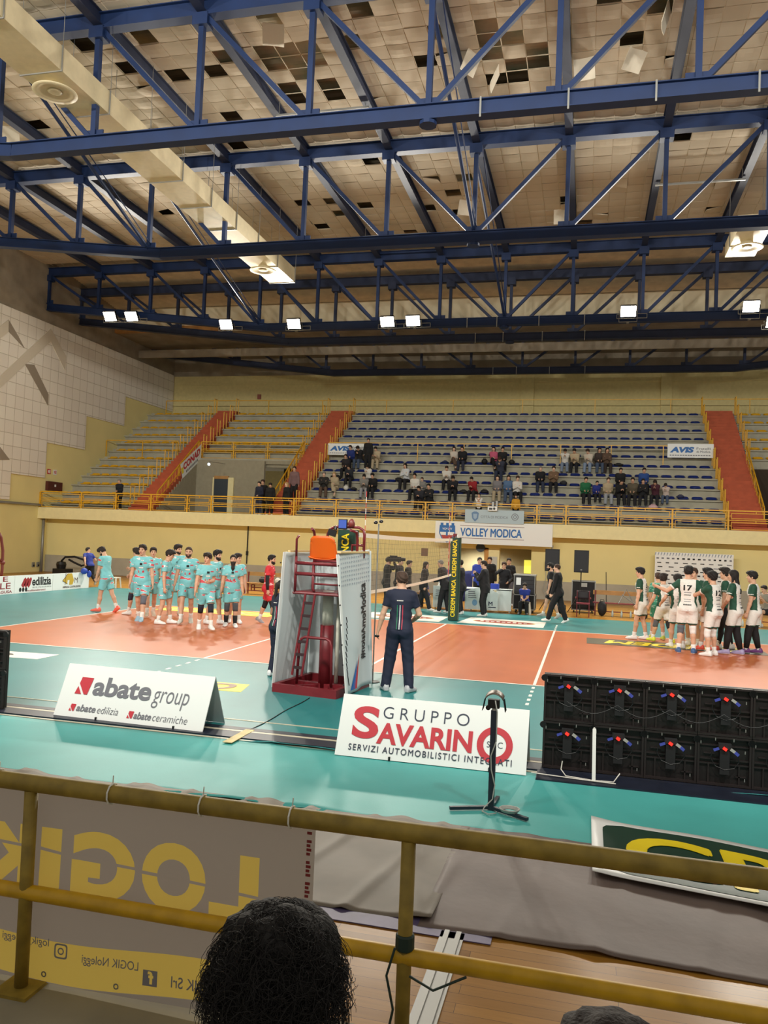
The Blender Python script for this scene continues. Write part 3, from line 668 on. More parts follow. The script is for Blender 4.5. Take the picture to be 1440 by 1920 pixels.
# side boards by the left wall
def sideboard(y0, y1, lean, label, draw):
    t = empty('side_board', (-14.8,y0,0), label=label, cat='sign')
    W = y1-y0; b = MB(); b.bx(-.05, 0, 0, W, .0, .61); b.build('panel', M_white, t); draw(t, lambda u, v: Vector((.003, u*W, (1-v)*.61)), Vector((0,1,0)), Vector((0,0,1)), W)
def sb1(t, P, R, U, W):
    b = MB(); text(b, 'E', P(.72,.30), R, U, .24, .17, bold=.01); text(b, 'LE', P(.66,.70), R, U, .5, .2, bold=.01); text(b, 'RAGUSA', P(.55,.93), R, U, .8, .09, bold=.02); b.build('lettering', mat('sign_maroon',(140,36,46),.5), t)
def sb2(t, P, R, U, W):
    b = MB()
    for k in range(3):
        p = P(.16+k*.07,.72); s = .30; q = lambda x, y: p+R*(x*s)+U*(y*s)
        b.add([q(0,.35),q(.35,.0),q(.62,.3),q(.85,1.0),q(.68,1.22),q(.42,1.05)], [(0,1,2,3,4,5)])
    b.build('logo', mat('sign_dark_red',(160,40,48),.5), t)
    b = MB()
    for k in range(3):
        c = P(.14+k*.075,.80); n = 14
        b.add([c+R*(.06*math.cos(2*PI*i/n))+U*(.075*math.sin(2*PI*i/n)) for i in range(n)], [tuple(range(n))])
    text(b, 'edilizia', P(.44,.62), R, U, 1.02, .30, bold=.03); text(b, 'MEDITERRANEA', P(.46,.76), R, U, 1.0, .05, bold=.0, sp=1.5); b.build('lettering', M_blackm, t)
    b = MB(); text(b, 'www.ediliziamediterranea.it', P(.28,.93), R, U, 1.05, .07, bold=.01); b.build('lettering', mat('sign_maroon',(140,36,46),.5), t)
def sb3(t, P, R, U, W):
    b = MB(); p = P(.25,.62); q = lambda x, y: p+R*x+U*y+Vector((.001,0,0))
    b.add([q(0,.1),q(.28,.36),q(.55,.36),q(.68,.1),q(.6,-.06),q(.4,-.06),q(.42,.12),q(.3,.12),q(.28,-.04)], [(0,8,7,6,1),(1,6,2),(6,5,4,3,2)]); b.build('logo', mat('sign_gold',(206,168,60),.5), t)
    b = MB(); text(b, 'M', P(.58,.62), R, U, .2, .2); 
    for a, c in (((.0,.1),(.3,.36)),((.16,-.05),(.19,.42)),((.0,.1),(.3,-.02))): 
        b.beam(q(*a), q(*c), .012, .012, up=(1,0,0))
    text(b, 'IMPRESA COSTRUZIONI', P(.27,.90), R, U, 1.05, .07, bold=.01); b.build('lettering', mat('sign_brown',(90,62,52),.5), t)
sideboard(7.65, 9.66, 0, 'white board with maroon letters, at the left edge of the picture', sb1)
sideboard(9.68, 11.66, 0, 'white board with red logo and black edilizia lettering', sb2)
sideboard(11.68, 13.85, 0, 'white board with gold and black logo, nearest the running child', sb3)
# fallen/flat board with the yellow letters
ang = math.atan2(-.26, 1.33); R_ = Vector((math.cos(ang), math.sin(ang), 0)); U_ = Vector((0, 1.03, 0))
t = empty('floor_banner', (3.88,-7.72,.012), label='dark green and white banner with big yellow letters lying at bottom right', cat='banner')
Lx, Ly = 4.3, 1.22
def fb(u, v):
    p = R_*(u*Lx)+U_*(v*Ly); curl = .05*math.exp(-(v/.12)**2)*(.4+.6*math.sin(min(1,u*1.5)*PI/2)) + .02*math.exp(-(u/.03)**2)*abs(v-.5)
    return (p.x, p.y, .02+curl+.006*math.sin(u*23)*math.sin(v*5))
MB().sheet(fb, 60, 12, .006).build('sheet', M_white, t, smooth=True)
def fz(u, v, h=.003): p = fb(u, v); return (p[0], p[1], p[2]+h)
def rnd(u, v, r=.12):   # rounded label area inside the white border
    return u, v
def fg(u, v):
    m = .09/Lx; e = .07; vv = e+(1-2*e)*v
    du = .17/Lx*(1-math.sqrt(max(0,1-(max(0,abs(v-.5)*2-.70)/.30)**2)))
    return fz(m+du+(1-2*m-2*du)*u, vv)
MB().grid(fg, 60, 16).build('label', M_grn, t, smooth=True)
b = MB(); v_, f_ = text_geo('CREDEM', .03); lo = v_.min(0); sz = v_.max(0)-lo
b.add([fz(.060+(p[0]-lo[0])/sz[0]*.85, .20+(p[1]-lo[1])/sz[1]*.60, .007+p[2]) for p in v_], f_); b.build('lettering', M_ylt, t)
# stickers printed on the court floor
def sticker(name, label, pts, z, M, draw=None, M2=None, th=.003):
    c = (sum(p[0] for p in pts)/len(pts), sum(p[1] for p in pts)/len(pts), z)
    t = empty(name, c, label=label, cat='floor sticker')
    b = MB(); b.prism([(p[0]-c[0],p[1]-c[1],0) for p in pts], (0,0,th)); b.build('film', M, t)
    if draw: draw(t, c, th+.001)
    return t
def oval(t, c, z):
    for sx, sy, m, dz in ((.92,.42,mat('sticker_yellow_rim',(226,190,70),.4),0),(.88,.37,mat('sticker_dark_red',(150,42,34),.4),.0012)):
        n = 36; b = MB(); b.add([(sx*math.cos(2*PI*k/n), sy*math.sin(2*PI*k/n), z+dz) for k in range(n)], [tuple(range(n))]); b.build('oval', m, t)
    b = MB()
    for k in range(9): b.bx(-.70+k*.16, -.60+k*.16, -.10, .12-.04*(k%3), z+.002, z+.003)
    b.build('lettering', M_line, t)
sticker('floor_sticker', 'white floor sticker with red oval, right of the far net post', [(.2,9.62),(2.66,9.62),(2.66,11.4),(.35,11.5)], .0065, M_line, oval)
sticker('floor_sticker', 'white floor sticker with red oval, left of the far net post', [(-2.75,9.45),(-.3,9.45),(-.3,11.2),(-2.75,11.2)], .0065, M_line, oval)
def credem(M, s=1.0, y=.0):
    def d(t, c, z):
        b = MB(); text(b, 'CREDEM', (1.65*s, .36*s+y, z), (-1,0,0), (0,-1,0), 3.3*s, .72*s, bold=.04, shear=.25); b.build('lettering', M, t)
    return d
sticker('floor_sticker', 'dark floor sticker with yellow slanted letters under the white team', [(3.85,6.55),(7.95,6.55),(7.95,7.8),(3.85,7.8)], .0125, mat('sticker_dark',(74,70,50),.4), credem(M_ylt))
sticker('floor_sticker', 'yellow floor sticker behind the turquoise team, beside the red player', [(-8.4,7.6),(-4.85,7.6),(-4.85,8.75),(-8.4,8.75)], .0125, M_ylt, credem(mat('sticker_pale',(240,226,150),.4), .9))
sticker('floor_sticker', 'yellow floor sticker with brown letters behind the abate board', [(-3.85,-2.68),(-1.08,-2.62),(-1.2,-2.02),(-3.85,-2.08)], .0065, M_ylt, credem(mat('sticker_brown',(120,70,30),.4), .72))
def blob(t, c, z):
    b = MB(); b.add([(x,y,z) for x, y in ((-.35,-.1),(-.1,-.18),(.2,-.12),(.42,-.05),(.3,.08),(.05,.18),(-.2,.12),(-.3,.2),(-.42,.05))], [tuple(range(9))]); b.build('figure', mat('sticker_figure',(88,84,78),.5), t)
sticker('floor_sticker', 'white floor sticker with a dark figure, at the left edge', [(-7.6,-1.6),(-5.42,-1.45),(-5.42,-.85),(-7.4,-1.0)], .0065, M_line, blob)
# seam cable across the near floor
b = MB(); b.tube([(-.02+.012*math.sin(k),-2.6-k*.2,.012) for k in range(14)], .006, 6); tag(b.build('floor_cable', M_black, loc=(0,-4,0)), 'thin black cable running from the referee stand to the board strip', 'cable')
b = MB(); b.bx(-.06,.05,-5.38,-4.75,.022,.028); tag(b.build('floor_tape', mat('tape_cream',(214,196,140),.6,var=.2), loc=(0,-5,0)), 'strip of cream tape over the cable between the two folding boards', 'tape')
# ================================================================== LED wall seen from behind
M_led = mat('led_cabinet', (22,16,16), .55, var=.25, scale=5); M_rib = mat('led_rib', (34,26,26), .5)
M_ledr = mat('led_red_glow', (255,40,30), .4, emit=2.0); M_plugb = mat('plug_blue', (70,80,170), .4); M_plugg = mat('plug_grey', (170,170,165), .4)
def cabinet(col, row, proto, label, x0, y0):
    loc = (x0+col*.505, y0, .03+row*.485)
    if proto is not None:
        o = copy_tree(proto); o.location = loc; tag(o, label, 'LED panel', 'LED panels'); return o
    t = empty('led_panel', loc, label=label, cat='LED panel', group='LED panels')
    b = MB(); W, H = .5, .48; b.bx(-.0025,W+.0025,.02,.07,0,H+.004); b.build('cabinet', M_led, t)
    b = MB(); b.bx(0,.02,-.02,.02,0,H); b.bx(W-.02,W,-.02,.02,0,H); b.bx(.02,W-.02,-.02,.02,0,.02); b.bx(.02,W-.02,-.02,.02,H-.02,H)
    b.bx(.02,W-.02,.0,.02,.20,.215); b.bx(.02,W-.02,.0,.02,.245,.26); b.bx(.1,.115,0,.02,.02,.2); b.bx(W-.115,W-.1,0,.02,.02,.2); b.bx(.02,W-.02,.005,.02,.38,.39); b.bx(.06,.16,.0,.02,.3,.31); b.bx(.36,.46,0,.02,.09,.1)
    b.build('frame', M_rib, t)
    b = MB(); b.bx(.205,.295,-.05,.02,.12,.37); b.bx(.19,.31,-.06,-.0,.37,.42); b.build('power_box', M_blackm, t)
    b = MB(); b.beam((.232,-.072,.385),(.262,-.072,.366),.02,.026); b.build('status_light', M_ledr, t)
    b = MB(); b.beam((.145,-.05,.35),(.195,-.05,.372),.022,.022); b.build('plug', M_plugb, t)
    b = MB(); b.beam((.3,-.05,.375),(.345,-.05,.345),.026,.026,m=1); b.beam((.34,-.05,.348),(.375,-.05,.32),.028,.028,m=0); b.build('plug', [M_plugb,M_plugg], t)
    b = MB(); b.tube([(.13,-.05,.34),(.12,-.05,.27),(.16,-.05,.20),(.25,-.05,.165),(.34,-.05,.19),(.38,-.05,.25),(.375,-.05,.31)], .005, 6); b.build('cable', M_black, t)
    for x, z in ((.165,.44),(.335,.44),(.44,.33),(.44,.06),(.03,.40)):
        b = MB(); b.bx(x-.004,x+.004,-.026,-.02,z,z+.028); b.build('latch', M_galv, t)
    b = MB()
    for cx_ in (0,W):
        b.lathe([(.035,0),(.035,.02),(.02,.025)], (cx_,-.022,H-.04), 10, axis='y')
    b.build('corner_lock', M_black, t)
    return t
proto = None
for row in range(2):
    for col in range(7):
        o = cabinet(col, row, proto, 'black LED panel seen from behind, %s from the left in the %s row' % (OR[col], 'upper' if row else 'lower'), 3.39, -5.02)
        proto = proto or o
for row in range(2):
    for col in range(2):
        cabinet(col, row, proto, 'black LED panel back at the left picture edge, %s row, %s' % ('upper' if row else 'lower', 'end one' if col else 'inner one'), -4.24, -4.98)
b = MB()
for k in range(6):
    x = 3.62+k*.505
    b.tube([(x+.505*i/8, -5.09-.02*math.sin(PI*i/8), .74-.10*math.sin(PI*i/8)) for i in range(9)], .004, 6)
tag(b.build('signal_cable', M_black, loc=(3.6,-5.1,.8)), 'black signal cable looping along the upper row of LED panels', 'cable')
b = MB(); b.beam((3.91,-5.36,.03),(3.905,-5.17,.50),.035,.012,up=(0,1,0)); b.tube([(3.905,-5.17,.5),(3.905,-5.14,.5)],.012,6)
tag(b.build('metal_strut', mat('strut_white',(224,224,220),.4), loc=(3.91,-5.36,.03)), 'white metal strut leaning against the lower LED panels', 'strut')
b = MB(); b.tube([(3.60,-5.22,.16),(3.59,-5.24,.08),(3.64,-5.3,.035),(3.9,-5.34,.03),(4.1,-5.32,.03),(4.16,-5.25,.1)], .006, 6); b.tube([(3.3,-5.30,.032),(3.8,-5.36,.032),(4.12,-5.38,.032)], .006, 6)
tag(b.build('white_cable', mat('cable_white',(220,216,206),.5), loc=(3.7,-5.3,0)), 'white cable lying at the foot of the LED panels', 'cable')
# ================================================================== lamp stand by the boards
t = empty('lamp_stand', (3.03,-6.52,.012), label='dark stand with caged lamp in front of the Savarino board', cat='stand')
M_pole = mat('pole_dark', (34,44,56), .45)
b = MB(); b.bx(-.026,.026,-.026,.026,0,.86); b.build('pole', M_pole, t)
for d in ((-.34,-.15),(.33,-.20),(.03,.30)):
    b = MB(); b.beam((0,0,.018),(d[0],d[1],.018),.034,.026); b.build('leg', M_pole, t)
b = MB(); b.tube([(0,0,.84),(0,0,.89)],.02,10); b.build('collar', M_white, t)
b = MB(); b.bx(-.055,.045,-.03,.03,.88,.955); b.tube([(-.05,-.045,.885),(-.05,.0,.885)],.022,10); b.build('lamp_body', M_black, t)
b = MB()
def dome(u, v):
    a = -1.15+2.3*u; return (.085*math.sin(a)*1.05, -.05+.10*v, .925+.085*math.cos(a)+.02*v)
b.sheet(dome, 14, 3, .006); b.build('shade', mat('lamp_shade_bronze',(96,84,74),.4,metal=.6), t, smooth=True)
b = MB()
for k in range(4):
    for s in (-1,1): b.tube([(s*.082,-.05+.033*k,.96),(s*.10,-.05+.033*k,.86)],.003,5)
for s in (-1,1): b.tube([(s*.1,-.05,.86),(s*.1,.05,.86)],.003,5)
b.build('wire_cage', M_black, t)
b = MB(); b.tube([(.01,-.034,.95),(.03,-.034,.85),(.03,-.034,.6),(-.012,-.034,.47),(-.005,-.034,.35),(.03,-.034,.22),(.015,-.04,.1),(-.05,-.06,.03),(-.06,-.12,.012),(.0,-.17,.01),(.06,-.12,.01)], .006, 6); b.build('cable', mat('cable_grey',(170,172,166),.5), t, smooth=True)
b = MB()
P_ = [(.17+(.07+.005*(k//16))*math.cos(k*2*PI/16), -.10+(.06+.004*(k//16))*math.sin(k*2*PI/16), .008+.006*(k//16)) for k in range(64)]
b.tube(P_, .006, 6); tag(b.build('cable_coil', mat('cable_grey',(170,172,166),.5), loc=(0,0,0), smooth=True), 'coil of grey cable lying on the foot of the lamp stand', 'cable'); bpy.data.objects['cable_coil'].location = (3.03,-6.52,.042)
# ================================================================== near railing and banner
M_pipe = mat('pipe_old_yellow', (148,124,46), .55, var=.28, scale=14)
RY = -11.12
t = empty('guard_rail', (1.9,RY,.66), label='worn yellow tubular guard rail in the foreground', cat='railing')
def rail_bar(z, r, nm, M=None):
    b = MB(); b.tube([(-3+k*.5, 0, z) for k in range(16)], r, 14); b.build(nm, M or M_pipe, t, smooth=True)
rail_bar(.735, .031, 'top_rail'); M_pipe2 = mat('pipe_yellow', (206,160,24), .42, var=.15, scale=14)
rail_bar(.345, .027, 'lower_rail', M_pipe2)
for x in (-1.42, -.06, 1.345, 2.75):
    b = MB(); b.tube([(x,0,0),(x,0,.71)], .024, 12); b.build('post', M_pipe, t, smooth=True)
    b = MB(); b.bx(x-.07,x+.07,-.07,.07,0,.012); b.build('base_plate', M_pipe, t)
b = MB(); b.lathe([(.027,-.025),(.031,-.02),(.031,.02),(.027,.025)], (1.345,0,.39), 12); b.tube([(1.32,-.03,.38),(1.30,-.05,.30),(1.325,-.05,.2),(1.31,-.05,.12)],.004,6); b.tube([(1.37,-.03,.30),(1.45,-.05,.28),(1.55,-.035,.33)],.004,6)
b.build('tie_tape', mat('green_black_tape',(30,52,44),.6), t)
for x in (-.2, .27, .62, .945):
    b = MB(); b.tube([(x+.035*math.cos(a)*0, .036*math.sin(a), .735+.036*math.cos(a)) for a in [2*PI*k/10 for k in range(11)]], .003, 5); b.tube([(x,.0,.77),(x+.004,-.005,.80)], .002, 4); b.build('cable_tie', mat('tie_white',(230,230,220),.5), t)
t = empty('hanging_banner', (2.3,-11.065,.66), label='translucent grey banner tied to guard rail, seen from behind with mirrored letters', cat='banner')
M_ban = mat('banner_vinyl', (150,141,133), .6, trans=.5); M_bany = mat('banner_yellow', (206,180,90), .6, trans=.52); M_bang = mat('banner_grey_print', (104,102,104), .6, trans=.35)
def bz(x): return .02+.012*math.sin(x*5)
def by(x, z): return .010*math.sin(x*6+z*4)*(1-z/.75)+.012*math.sin(x*2.3+1)*(1-z/.72)
def bf(u, v):
    x = -2.2+u*(2.2+.612); z = bz(x)+(.69-bz(x))*v
    return (x, by(x,z), z)
from mathutils.geometry import delaunay_2d_cdt
PV = []; PF = []; KIND = []
for i in range(71):
    for j in range(9):
        x = -2.2+i/70*2.812; PV.append((x, bz(x)+(.69-bz(x))*j/8))
NG = len(PV)
def bput(pts, faces, kind):
    o = len(PV); PV.extend(pts)
    for f in faces: PF.append([i+o for i in f]); KIND.append(kind)
def btext(s, xr, z0, w, h, kind, bold=.0):
    """printed for the court side, so mirrored from ours: xr is the right edge"""
    v, f = text_geo(s, bold); lo = v.min(0); sz = v.max(0)-lo
    bput([(xr-(p[0]-lo[0])/sz[0]*w-2.3, z0-.66+(p[1]-lo[1])/sz[1]*h) for p in v], [g[::-1] for g in f], kind)
btext('L', 2.715, .99, .185, .232, 1, .05); btext('O', 2.515, .985, .25, .245, 1, .05); btext('G', 2.238, .985, .255, .245, 1, .05); btext('I', 1.938, .99, .085, .232, 1, .05); btext('K', 1.825, .99, .24, .232, 1, .05)
for x0, x1, z0 in ((2.52,2.74,1.085),(2.25,2.53,1.10),(1.97,2.25,1.118),(1.84,1.95,1.135),(1.56,1.83,1.145)):
    bput([(x0-2.3,z0-.655),(x1-2.3,z0-.666),(x1-2.3,z0-.656),(x0-2.3,z0-.643)], [(0,1,2,3)], 3)
bput([(-2.2+2.8*i/40, bz(-2.2+2.8*i/40)+.003) for i in range(41)]+[(-2.2+2.8*i/40, bz(-2.2+2.8*i/40)+.151) for i in range(41)], [(i,i+1,42+i,41+i) for i in range(40)], 1)
for a_ in (('LOGIK Srl', 2.585, .722, .19, .04, .01),('LOGIK Noleggi', 2.268, .752, .22, .04, .005),('logik_noleggi', 1.912, .79, .20, .036, .005)): btext(*a_[:5], 2, a_[5])
x = 2.287-2.3; bput([(x,.055),(x+.055,.055),(x+.055,.11),(x,.11)], [(0,1,2,3)], 2); btext('f', x+2.3+.040, .722, .022, .044, 4, .04)
def rsq(cx_, cz_, r_, e_, kind, n=24): bput([(cx_+r_*math.copysign(abs(math.cos(2*PI*k/n))**e_, math.cos(2*PI*k/n)), cz_+r_*math.copysign(abs(math.sin(2*PI*k/n))**e_, math.sin(2*PI*k/n))) for k in range(n)], [tuple(range(n))], kind)
rsq(-.338,.129,.027,.4,2); rsq(-.338,.129,.021,.4,4); rsq(-.338,.129,.013,1,5); rsq(-.338,.129,.008,1,6)
R_ = delaunay_2d_cdt([Vector(p) for p in PV], [], PF, 0, 1e-6)
me = bpy.data.meshes.new('sheet'); me.from_pydata([(p.x, by(p.x,p.y), p.y) for p in R_[0]], [], [tuple(f) for f in R_[2]])
for m_ in (M_ban, M_bany, M_bang): me.materials.append(m_)
TR_ = [(PV[f[0]],PV[f[i]],PV[f[i+1]],k) for f, k in zip(PF,KIND) for i in range(1,len(f)-1)]
TA, TB, TC = [np.array([q[i] for q in TR_]) for i in range(3)]; TK = np.array([q[3] for q in TR_])
CE = np.array([[sum(R_[0][i].x for i in f)/3, sum(R_[0][i].y for i in f)/3] for f in R_[2]])
crs = lambda p, q, c: (q[None,:,0]-p[None,:,0])*(c[:,None,1]-p[None,:,1])-(q[None,:,1]-p[None,:,1])*(c[:,None,0]-p[None,:,0])
d1, d2, d3 = crs(TA,TB,CE), crs(TB,TC,CE), crs(TC,TA,CE); IN = ((d1 > 0)&(d2 > 0)&(d3 > 0))|((d1 < 0)&(d2 < 0)&(d3 < 0))
has = {k: IN[:, TK == k].any(1) for k in range(1,7)}; mi = np.zeros(len(CE), int)
for k, v_ in ((1,1),(2,2),(4,1),(5,2),(6,1),(3,0)): mi[has[k]] = v_
me.polygons.foreach_set('material_index', mi.astype(np.int32)); me.polygons.foreach_set('use_smooth', [True]*len(me.polygons)); me.update()
o = bpy.data.objects.new('sheet', me); COL.objects.link(o); o.parent = t
b = MB()
for k in range(20):
    if k % 5 != 3: z = .40+k*.014; b.bx(.584, .597+.004*(k%2), by(.59,z)-.006, by(.59,z)-.0045, z, z+.009)
b.build('lettering', mat('banner_dark_red',(130,40,40),.6), t)
for x in (1.9, 2.19, 2.5, 2.8):
    b = MB(); X = x-2.3; n = 14
    b.add([(X+.011*math.cos(2*PI*k/n), by(X,.04)-.005, .04+.011*math.sin(2*PI*k/n)) for k in range(n)]+[(X+.006*math.cos(2*PI*k/n), by(X,.04)-.005, .04+.006*math.sin(2*PI*k/n)) for k in range(n)], [(k,(k+1)%n,n+(k+1)%n,n+k) for k in range(n)]); b.build('eyelet', M_galv, t)
# ================================================================== net and posts
t = empty('volleyball_net', (0,4.5,0), label='white-taped volleyball net strung between the two green-padded posts', cat='net')
def nz(y): return 2.36-.035*math.sin(PI*(y+.6)/10.2)
def ny(y): return 1.40-.10*math.sin(PI*(y+.6)/10.2)*.5
def tape(z0f, h, name, M):
    b = MB(); b.sheet(lambda u,v: (.003, -.5+10*u-4.5, z0f(-.5+10*u)+h*v), 30, 1, .006); b.build(name, M, t)
M_tape = mat('net_tape', (240,234,214), .6)
tape(lambda y: nz(y)-.01, .08, 'top_tape', M_tape); tape(lambda y: ny(y)-.05, .06, 'bottom_tape', M_tape)
b = MB(); M_net = mat('net_cord', (92,86,74), .8)
for k in range(97):
    y = -.3+k*.1; b.beam((0,y-4.5,ny(y)), (0,y-4.5,nz(y)), .0034, .0034, up=(0,1,0))
for j in range(1,10):
    P = [-.3+9.6*i/16 for i in range(17)]
    for y0, y1 in zip(P, P[1:]): 
        z = lambda y: ny(y)+(nz(y)-ny(y))*j/10
        b.beam((0,y0-4.5,z(y0)), (0,y1-4.5,z(y1)), .0034, .0034)
b.build('mesh', M_net, t)
for y in (-.02, 9.02):
    b = MB(); b.bx(-.005,.005,y-4.5-.03,y-4.5+.03,1.36,2.42); b.build('side_band', mat('side_band',(190,90,80),.6), t)
for y, l in ((0,'near sideline, rising above the referee stand'),(9,'far sideline, beside the green post')):
    q = empty('antenna', (0,y,1.36), label='red and white striped net antenna at the '+l, cat='antenna')
    b = MB()
    for k in range(18): b.tube([(-.012,0,k*.1),(-.012,0,(k+1)*.1)], .006, 6, m=k%2)
    b.build('rod', [M_line, mat('antenna_red',(196,50,44),.4)], q)
def post(y, label, flip):
    t = empty('net_post', (0,y,0), label=label, cat='post')
    b = MB(); b.tube([(0,0,0),(0,0,2.55)], .05, 12); b.build('pole', M_galv, t, smooth=True)
    b = MB(); n = 20; V = []
    for z in (.02, 2.46):
        for k in range(n):
            a = 2*PI*k/n; e = .35; V.append((.15*math.copysign(abs(math.cos(a))**e, math.cos(a)), .15*math.copysign(abs(math.sin(a))**e, math.sin(a)), z))
    b.add(V, [(k,(k+1)%n,n+(k+1)%n,n+k) for k in range(n)]+[tuple(range(n))[::-1], tuple(range(n,2*n))]); b.build('padding', M_grn, t)
    b = MB(); text(b, 'CREDEM BANCA  CREDEM BANCA', (.06,-.153,.12), (0,0,1), (-1,0,0), 2.28, .13, bold=.03)
    text(b, 'CREDEM BANCA  CREDEM BANCA', (-.153,-.06,.12), (0,0,1), (0,1,0), 2.28, .11, bold=.03); b.build('lettering', M_ylt, t)
    b = MB(); b.tube([(-.06,0,2.46),(-.06,0,2.56)],.03,8); b.bx(-.09,.02,-.05,.05,2.50,2.58); b.build('pulley', M_burg, t)
    b = MB()
    for z in (1.40, 2.38): b.tube([(0,.15*(-1 if y>4 else 1),z),(0,(.62 if y < 4 else -.62),z)],.008,6)
    b.build('net_cable', M_black, t)
post(10.2, 'green padded net post with yellow lettering at the far side of the court', 1); post(-1.05, 'green padded net post behind the referee stand', 0)
# ================================================================== referee stand
RZ = math.radians(-8)
t = empty('referee_stand', (-.06,-1.86,0), RZ, label='burgundy referee stand with orange seat wrapped in white fabric', cat='referee stand')
b = MB(); x0, x1, y0, y1 = -.55, .50, -.60, .62
b.bx(x0,x1,y0,y0+.07,0,.13); b.bx(x0,x1,y1-.07,y1,0,.13); b.bx(x0,x0+.07,y0+.07,y1-.07,0,.13); b.bx(x1-.07,x1,y0+.07,y1-.07,0,.13)
b.bx(x0+.07,x1-.07,-.05,.05,.02,.1); b.beam((x0+.1,y0+.1,.06),(-.05,0,.06),.05,.05); b.beam((x1-.1,y0+.1,.06),(.1,0,.06),.05,.05); b.bx(x0+.07,x1-.07,y0+.07,y1-.07,.005,.02); b.build('base_frame', M_burg, t)
b = MB(); b.tube([(0,.05,.02),(0,.05,.98)], .105, 20); b.build('lower_column', M_burg, t, smooth=True)
b = MB(); b.tube([(0,.05,.98),(0,.05,1.50)], .085, 20); b.tube([(.16,.10,.1),(.16,.10,1.5)],.03,10); b.build('upper_column', mat('column_white',(214,212,196),.4), t, smooth=True)
b = MB(); R2 = .022
b.tube([(-.24,-.42,.13),(-.22,-.42,.72),(-.19,-.42,.80),(-.13,-.42,.83),(.22,-.42,.83),(.28,-.42,.80),(.31,-.42,.72),(.33,-.42,.13)], R2, 8); b.build('lower_guard', M_burg, t, smooth=True)
b = MB(); b.tube([(-.42,-.30,1.47),(.36,-.30,1.47)],R2,8); b.tube([(-.42,.36,1.47),(.36,.36,1.47)],R2,8); b.tube([(-.42,-.30,1.47),(-.42,.36,1.47)],R2,8); b.tube([(.36,-.30,1.47),(.36,.36,1.47)],R2,8); b.bx(-.41,.35,-.29,.35,1.48,1.495); b.build('platform', M_burg, t)
b = MB()
for s in (-.40,.34):
    b.tube([(s,-.30,1.47),(s,-.30,2.02)],R2,8); b.tube([(s,.30,1.47),(s,.30,2.3),(s,.25,2.42),(s*.9,.1,2.45)],R2,8)
b.tube([(-.40,-.30,1.92),(.34,-.30,1.92)],.028,8); b.tube([(-.40,-.30,1.76),(.34,-.30,1.76)],.028,8); b.tube([(-.1,-.30,1.92),(-.1,-.30,1.55),(-.07,-.30,1.50)],R2,8); b.tube([(-.08,-.30,1.62),(.34,-.30,1.62)],.014,8); b.tube([(-.40,.30,1.95),(.34,.30,1.95)],R2,8)
b.tube([(-.40,-.30,2.0),(-.40,-.31,2.28),(-.36,-.31,2.34)],.018,8); b.build('seat_frame', M_burg, t, smooth=True)
b = MB(); b.tube([(-.24,.42,2.0),(-.24,.42,2.38),(-.20,.42,2.46),(-.1,.42,2.50),(.30,.42,2.50),(.38,.42,2.46),(.40,.42,2.38),(.40,.42,2.02)],R2,8); b.tube([(.2,.42,2.0),(.2,.42,2.22),(.4,.42,2.22)],R2,8); b.build('front_guard', M_burg, t, smooth=True)
b = MB()
def backrest(u, v):
    s = .235-.035*v; x = (u*2-1)*s; c = abs(u*2-1); z = 1.985+.36*v-(.05*c**5 if v > .85 else 0)
    return (x+.015, -.24-.07*v+.05*c*c, z)
b.sheet(backrest, 10, 8, -.012); b.sheet(lambda u,v: ((u*2-1)*.235+.015, -.26+.42*v, 1.985+.02*math.sin(v*3)+.03*abs(u*2-1)**3), 8, 8, -.012); b.build('seat_shell', mat('seat_orange',(232,106,26),.35,trans=.25), t, smooth=True)
b = MB()
def rp(k, x): z = .38+k*.19; f = (z-.2)/1.3; return (x+.03+.10*f, -.50+.16*f, z)
for x in (-.32,-.16): b.tube([rp(-.6,x), rp(5.7,x)], .018, 8)
b.build('ladder_stile', M_burg, t)
for k in range(6):
    b = MB(); b.beam(rp(k,-.32), rp(k,-.16), .03, .04); b.build('rung', mat('rung_dark',(52,30,34),.5), t)
# white fabric panels round three sides
M_fab = mat('fabric_white', (216,224,226), .55, trans=.2, bump=.1, bscale=5)
def fab(p0, p1, ztop0, ztop1, q0, q1, ph, n=24):
    def f(u, v):
        a = Vector(p0).lerp(Vector(p1), u); c = Vector(q0).lerp(Vector(q1), u); zt = ztop0+(ztop1-ztop0)*u
        p = c.lerp(a, v); nrm = Vector((-(p1[1]-p0[1]), p1[0]-p0[0])).normalized()
        w_ = .020*math.sin(u*9+ph+v*2)*(1-v*.6)+.012*math.sin(v*8+u*5+ph)
        return (p.x+nrm.x*w_, p.y+nrm.y*w_, .06+(zt-.06)*v)
    return f
def panel(name, *a):
    b = MB(); b.sheet(fab(*a), 20, 30, .006); return b.build(name, M_fab, t, smooth=True)
panel('left_fabric', (-.52,-.42), (-.50,.60), 2.08, 2.10, (-.585,-.46), (-.60,.60), .3)
panel('back_fabric', (-.52,.61), (.44,.61), 2.10, 2.14, (-.68,.60), (.56,.60), 1.2)
rf = panel('right_fabric', (.42,.62), (.36,-.46), 2.16, 2.08, (.50,.64), (.62,-.50), 2.2)
b = MB(); b.sheet(lambda u,v: (-.515-.075*(1-v)-.01*u, -.43-.04*(1-v)-.06*u, .06+2.02*v), 3, 20, .008); b.sheet(lambda u,v: (.36+.26*(1-v)+.02, -.47-.04*(1-v)-.07*u, .06+2.02*v), 3, 20, .008); b.build('fabric_hem', M_white, t)
b = MB()
for k in range(7):
    for x, y, s in ((-.545,-.47,-1),(.405,-.50,1)):
        v = .08+k*.14; b.ball((x+(-.07 if s<0 else .22)*(1-v), y-.06*(1-v)-.03, .06+2.02*v), .012, 8)
b.build('eyelet', M_blackm, t)
b = MB(); Rr = Vector((.10,1.12,0)).normalized()
Ff = fab((.42,.62), (.36,-.46), 2.16, 2.08, (.50,.64), (.62,-.50), 2.2)
